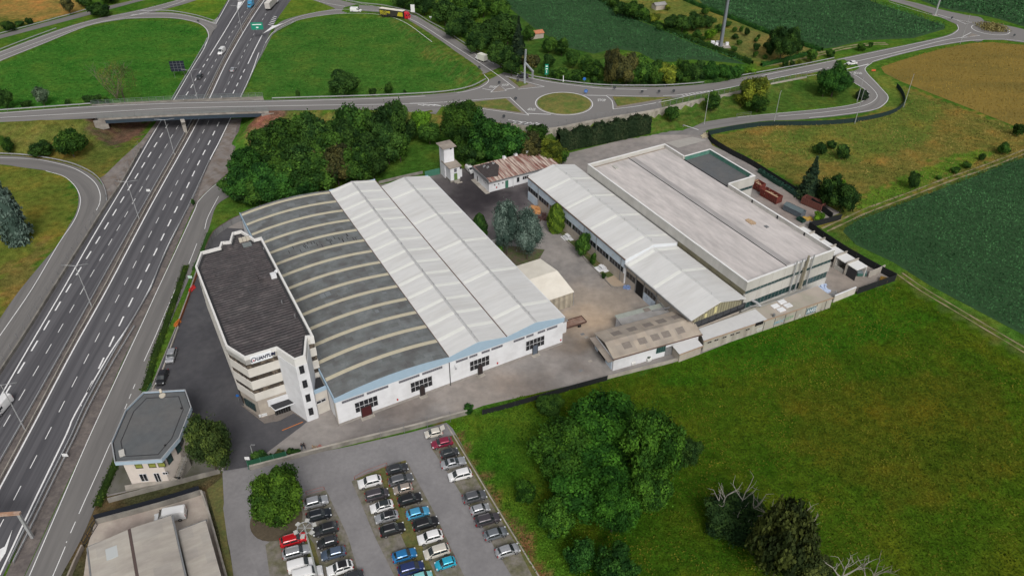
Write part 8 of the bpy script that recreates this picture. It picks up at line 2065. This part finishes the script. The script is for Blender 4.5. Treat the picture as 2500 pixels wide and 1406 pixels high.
heap('tarp_pile', 'pale blue tarpaulin by the big works corner', 'tarpaulin', 2010, 706, mat('pale_blue_tarp', (.42,.5,.66), .6, noise=.2, scale=2), 10, 1.4, 1.8, 1.2, seed=6, zr=.5)
mb = MB(F)
for k in range(5): mb.tube((118.6+.2*k,-18.2+.35*k,.3),(123.6+.2*k,-17.2+.35*k,.3), .08, n=6)
tag(mb.build('pipe_bundle', M_STEEL), 'bundle of long pipes on the ground at the annex end', 'pipes')
heap('stone_heap', 'heap of pale stones beside the works entrance', 'stones', 1722, 333, mat('pale_stone', (.42,.37,.26), .9, noise=.2, scale=2), 16, 1.6, 2.0, .8, seed=7, zr=.5)
for k, (x, y, c_) in enumerate([(1511,893,(.6,.6,.58)),(1526,888,(.5,.25,.17)),(1543,886,(.58,.58,.56)),(1554,881,(.35,.37,.38)),(1568,876,(.45,.48,.3)),(1582,878,(.1,.12,.1))]):
    g = G(x, y+2); lab = ['white bulk bag','bulk bag topped with orange scraps','second white bulk bag','grey bulk bag','yellow green bulk bag','dark bulk bag'][k]+', '+ORD[k]+' in the row along the shed wall'
    t = thing('bulk_bag', lab, 'bulk bag', (*g, .07), TH, 'bulk bags along the shed wall'); I = WM[t.name]
    mb = MB(I); loft(mb, [(-.6,[(.5,.02),(.62,.2),(.64,.7),(.5,.95),(.1,1.0)]),(0,[(.58,.0),(.68,.2),(.7,.8),(.55,1.0),(.1,1.1)]),(.6,[(.5,.02),(.62,.2),(.64,.7),(.5,.95),(.1,1.0)])]); mb.build('bag', mat('bag%d' % k, (.6,.6,.58), .8, noise=.15, scale=3), t)
    mb = MB(I)
    for q in range(6): a = rr2.uniform(0,3); mb.obox((rr2.uniform(-.3,.3),rr2.uniform(-.3,.3)),(math.cos(a),math.sin(a)), .6, .25, 1.0, 1.1+rr2.random()*.2)
    mb.build('filling', mat('filling%d' % k, c_, .8, noise=.3, scale=3), t)
g = G(1502,890); t = thing('gas_cabinet', 'red box standing at the near corner of the shed', 'cabinet', (*g, .07), TH); MB(WM[t.name]).box(-.4,.4,-.3,.3,.1,1.3).build('cabinet_body', mat('bright_red', (.55,.02,.03), .5), t); MB(WM[t.name]).box(-.42,.42,-.32,.32,1.3,1.36).build('cabinet_top', M_RED, t)
for i, (px, py) in enumerate(((1386,580),(1469,656))):
    l = loc(px, py); t = fthing('picnic_set', ('far' if i == 0 else 'near')+' white concrete picnic table set on the planted strip', 'picnic table', *l)
    MB(F).box(l[0]-1.6,l[0]+.6,l[1]-1.2,l[1]+1.3,.09,.16).box(l[0]-.4,l[0]+1.4,l[1]-2.0,l[1]-.2,.09,.15).build('slab', M_WHITE, t)
    MB(F).box(l[0]-.5,l[0]+.4,l[1]-.9,l[1]+.9,.75,.85).box(l[0]-.2,l[0]+.1,l[1]-.3,l[1]+.3,.1,.75).build('table', M_WHITE, t)
    for s in (-.95, .75): MB(F).box(l[0]+s,l[0]+s+.3,l[1]-.9,l[1]+.9,.4,.5).box(l[0]+s+.05,l[0]+s+.25,l[1]-.6,l[1]-.3,.1,.4).box(l[0]+s+.05,l[0]+s+.25,l[1]+.3,l[1]+.6,.1,.4).build('bench', M_WHITE, t)
for i, (px, py, lab) in enumerate(((470,708,'red'),(434,792,'orange'))):
    g = G(px, py); t = thing('barrier_bin', lab+' plastic barrier unit at the office yard fence', 'barrier', (*g, .08), 1.3); mm = mat('plastic_'+lab, (.5,.03,.03) if i == 0 else (.5,.15,.03), .6)
    loft(MB(WM[t.name]), [(-1,[(.35,0),(.35,.25),(.15,.5),(.1,.9)]),(1,[(.35,0),(.35,.25),(.15,.5),(.1,.9)])]).build('barrier_body', mm, t); MB(WM[t.name]).box(-1.05,-.9,-.1,.1,.1,.9).box(.9,1.05,-.1,.1,.1,.9).build('connector', mm, t)
c_ = loc(1204, 592); mb = MB(F); mb.box(c_[0]-2.4,c_[0]+2.2,c_[1]-.6,c_[1]+.6,.1,.5); tag(mb.build('planter', M_PALE), 'long pale planter kerb beside the hall under the cedars', 'planter')
for k, (x, y) in enumerate([(1422,816),(1441,882),(1418,905),(1000,905),(1432,824)]):
    mb = MB(F); l = loc(x, y); mb.box(l[0]-.45,l[0]+.45,l[1]-.35,l[1]+.35,.065,.078); mb.build('manhole_cover', M_STEELD if k in (0,2) else M_CONC, kind='structure')
# garden hut roofs in the wood
for px, py, lab, m in ((1160,32,'pale pinkish hut roof among the trees above the ramp', mat('pink_roof', (.42,.3,.26), .9, noise=.3, scale=1)),(1308,92,'small orange tiled hut roof at the corn field edge', mat('orange_tile', (.42,.17,.09), .9, noise=.3, scale=2)),(1608,22,'low grey garden shed between the corn fields', M_GCEM)):
    g = P(px, py, 0, True); t = thing('garden_hut', lab, 'hut', tuple(g), .4); I = WM[t.name]; MB(I).box(-3,3,-2,2,0,2.4).build('wall', M_BEIGE, t)
    MB(I).add([(-3.3,-2.4,2.3),(3.3,-2.4,2.3),(3.3,0,3.3),(-3.3,0,3.3),(3.3,2.4,2.3),(-3.3,2.4,2.3)], [(0,1,2,3),(3,2,4,5)]).build('roof', m, t)
mb = MB(); vs = []
g = G(2421,70); R3 = np.random.default_rng(3); 
me = quads('dry_grass_mound', leaf_quads(np.stack([R3.normal(0, 3.1, 1500).clip(-6,6), R3.normal(0, 3.1, 1500).clip(-6,6), R3.uniform(.1, 1.3, 1500)], 1), R3.normal(size=(1500,3))+[0,0,.3], .35, R3), R3.uniform(.7,1.3,1500), leafmat('dry_mound', (.14,.12,.04), (.22,.2,.08), 0))
tag(newobj('dry_grass', me, None, Matrix.Translation((*g, .1))), 'tall dry grass on the small far roundabout', None, None, 'stuff')
# ---- people
def person(label, px, py, ang, top, legs_, pose=0):
    g = G(px, py); root = thing('person', label, 'person', (*g, .07), ang, None); M = WM[root.name]
    sk = {'hip':(0,0,.95,.13),'waist':(0,0,1.12,.12),'chest':(0,0,1.36,.15),'neck':(0,0,1.52,.055),'head':(0,.01,1.64,.095),'crown':(0,0,1.74,.08)}
    ed = [('hip','waist'),('waist','chest'),('chest','neck'),('neck','head'),('head','crown')]
    sw = .12 if pose == 0 else .05
    for s, n_ in ((1,'l'),(-1,'r')):
        sk.update({n_+'hip':(.1*s,0,.9,.095),n_+'knee':(.11*s,-.03+sw*s,.48,.06),n_+'ank':(.11*s,.02+sw*1.2*s,.09,.042),n_+'toe':(.12*s,-.14+sw*1.2*s,.04,.04),
            n_+'sh':(.19*s,0,1.42,.065),n_+'el':(.25*s,.04,1.15,.045),n_+'wr':(.24*s,-.1-.12*pose,.95+.2*pose,.03),n_+'palm':(.24*s,-.15-.12*pose,.9+.2*pose,.035)})
        ed += [('hip',n_+'hip'),(n_+'hip',n_+'knee'),(n_+'knee',n_+'ank'),(n_+'ank',n_+'toe'),('chest',n_+'sh'),(n_+'sh',n_+'el'),(n_+'el',n_+'wr'),(n_+'wr',n_+'palm')]
        for k in range(5):
            x, y, z, _r = sk[n_+'palm']; fl = (.06,.08,.09,.08,.06)[k]
            sk[n_+'f%d' % k] = (x+(k-2)*.018, y-.03, z-fl if k else z-.03, .009); ed.append((n_+'palm', n_+'f%d' % k))
    names = list(sk); bm = bmesh.new(); vv = {}; me = bpy.data.meshes.new('body'); sl_ = bm.verts.layers.skin.verify()
    for n_ in names:
        v = bm.verts.new(sk[n_][:3]); v[sl_].radius = (sk[n_][3],)*2; vv[n_] = v
    vv['hip'][sl_].use_root = True
    for a, b in ed: bm.edges.new((vv[a], vv[b]))
    bm.to_mesh(me); bm.free(); o = bpy.data.objects.new('tmp', me); C.objects.link(o); o.modifiers.new('s','SKIN'); m_ = o.modifiers.new('u','SUBSURF'); m_.levels = 1; m_.render_levels = 1
    bpy.context.view_layer.update(); em = bpy.data.meshes.new_from_object(o.evaluated_get(bpy.context.evaluated_depsgraph_get())); bpy.data.objects.remove(o)
    em.materials.clear(); skin = mat('skin', (.42,.25,.18), .6)
    for q in (skin, top, legs_, M_TRIM): em.materials.append(q)
    for p in em.polygons:
        c = p.center; p.material_index = 2 if c.z < .98 and abs(c.x) < .19 and c.z > .1 else (3 if c.z <= .1 else (1 if c.z < 1.5 and not (abs(c.x) > .2 and c.z < .97+.2*pose) else 0)); p.use_smooth = True
    b = newobj('body', em, root); KIDS.setdefault(root.name, []).append(b)
    mb = MB(M); mb.tube((0,.02,1.62),(0,.01,1.79), .105, .07, 10); mb.build('hair', mat('dark_hair', (.02,.014,.01), .9), root)
    mb = MB(M); mb.box(-.04,-.02,-.1,-.085,1.65,1.67).box(.02,.04,-.1,-.085,1.65,1.67).box(-.012,.012,-.125,-.09,1.6,1.65).box(-.03,.03,-.1,-.088,1.565,1.575); mb.build('face', mat('face_detail', (.2,.09,.07), .7), root)
    if pose: MB(M).box(-.16,.16,.12,.28,1.05,1.45).build('backpack', M_DFRAME, root)
person('person in black jacket and jeans, left of two by the car park wall', 738.5, 1097, .4, mat('black_cloth', (.012,.012,.015), .9), mat('jeans', (.05,.09,.13), .9))
person('person in dark clothes with backpack, right of two by the car park wall', 745, 1096, 2.3, mat('dark_cloth', (.03,.03,.038), .9), mat('dark_trousers', (.025,.027,.03), .9), 1)
heap('work_gear', 'small pile of coloured gear on the ground right of the two people', 'gear', 771, 1092, mat('mixed_gear', (.3,.22,.15), .8, noise=.8, scale=3), 6, .8, .3, .4, seed=11, zr=.4)
heap('red_sheet', 'faded red sheet lying beside the car park wall', 'sheet', 785, 1091, mat('faded_red', (.3,.12,.1), .8), 3, .7, .25, .7, seed=12, zr=.2)
# tidy: shared by the checker and the renderer
for o in scene.objects:
    if o.type == 'MESH' and o.parent is None and 'kind' not in o and 'category' not in o:
        o['category'] = o.name.split('.')[0].replace('_', ' ')
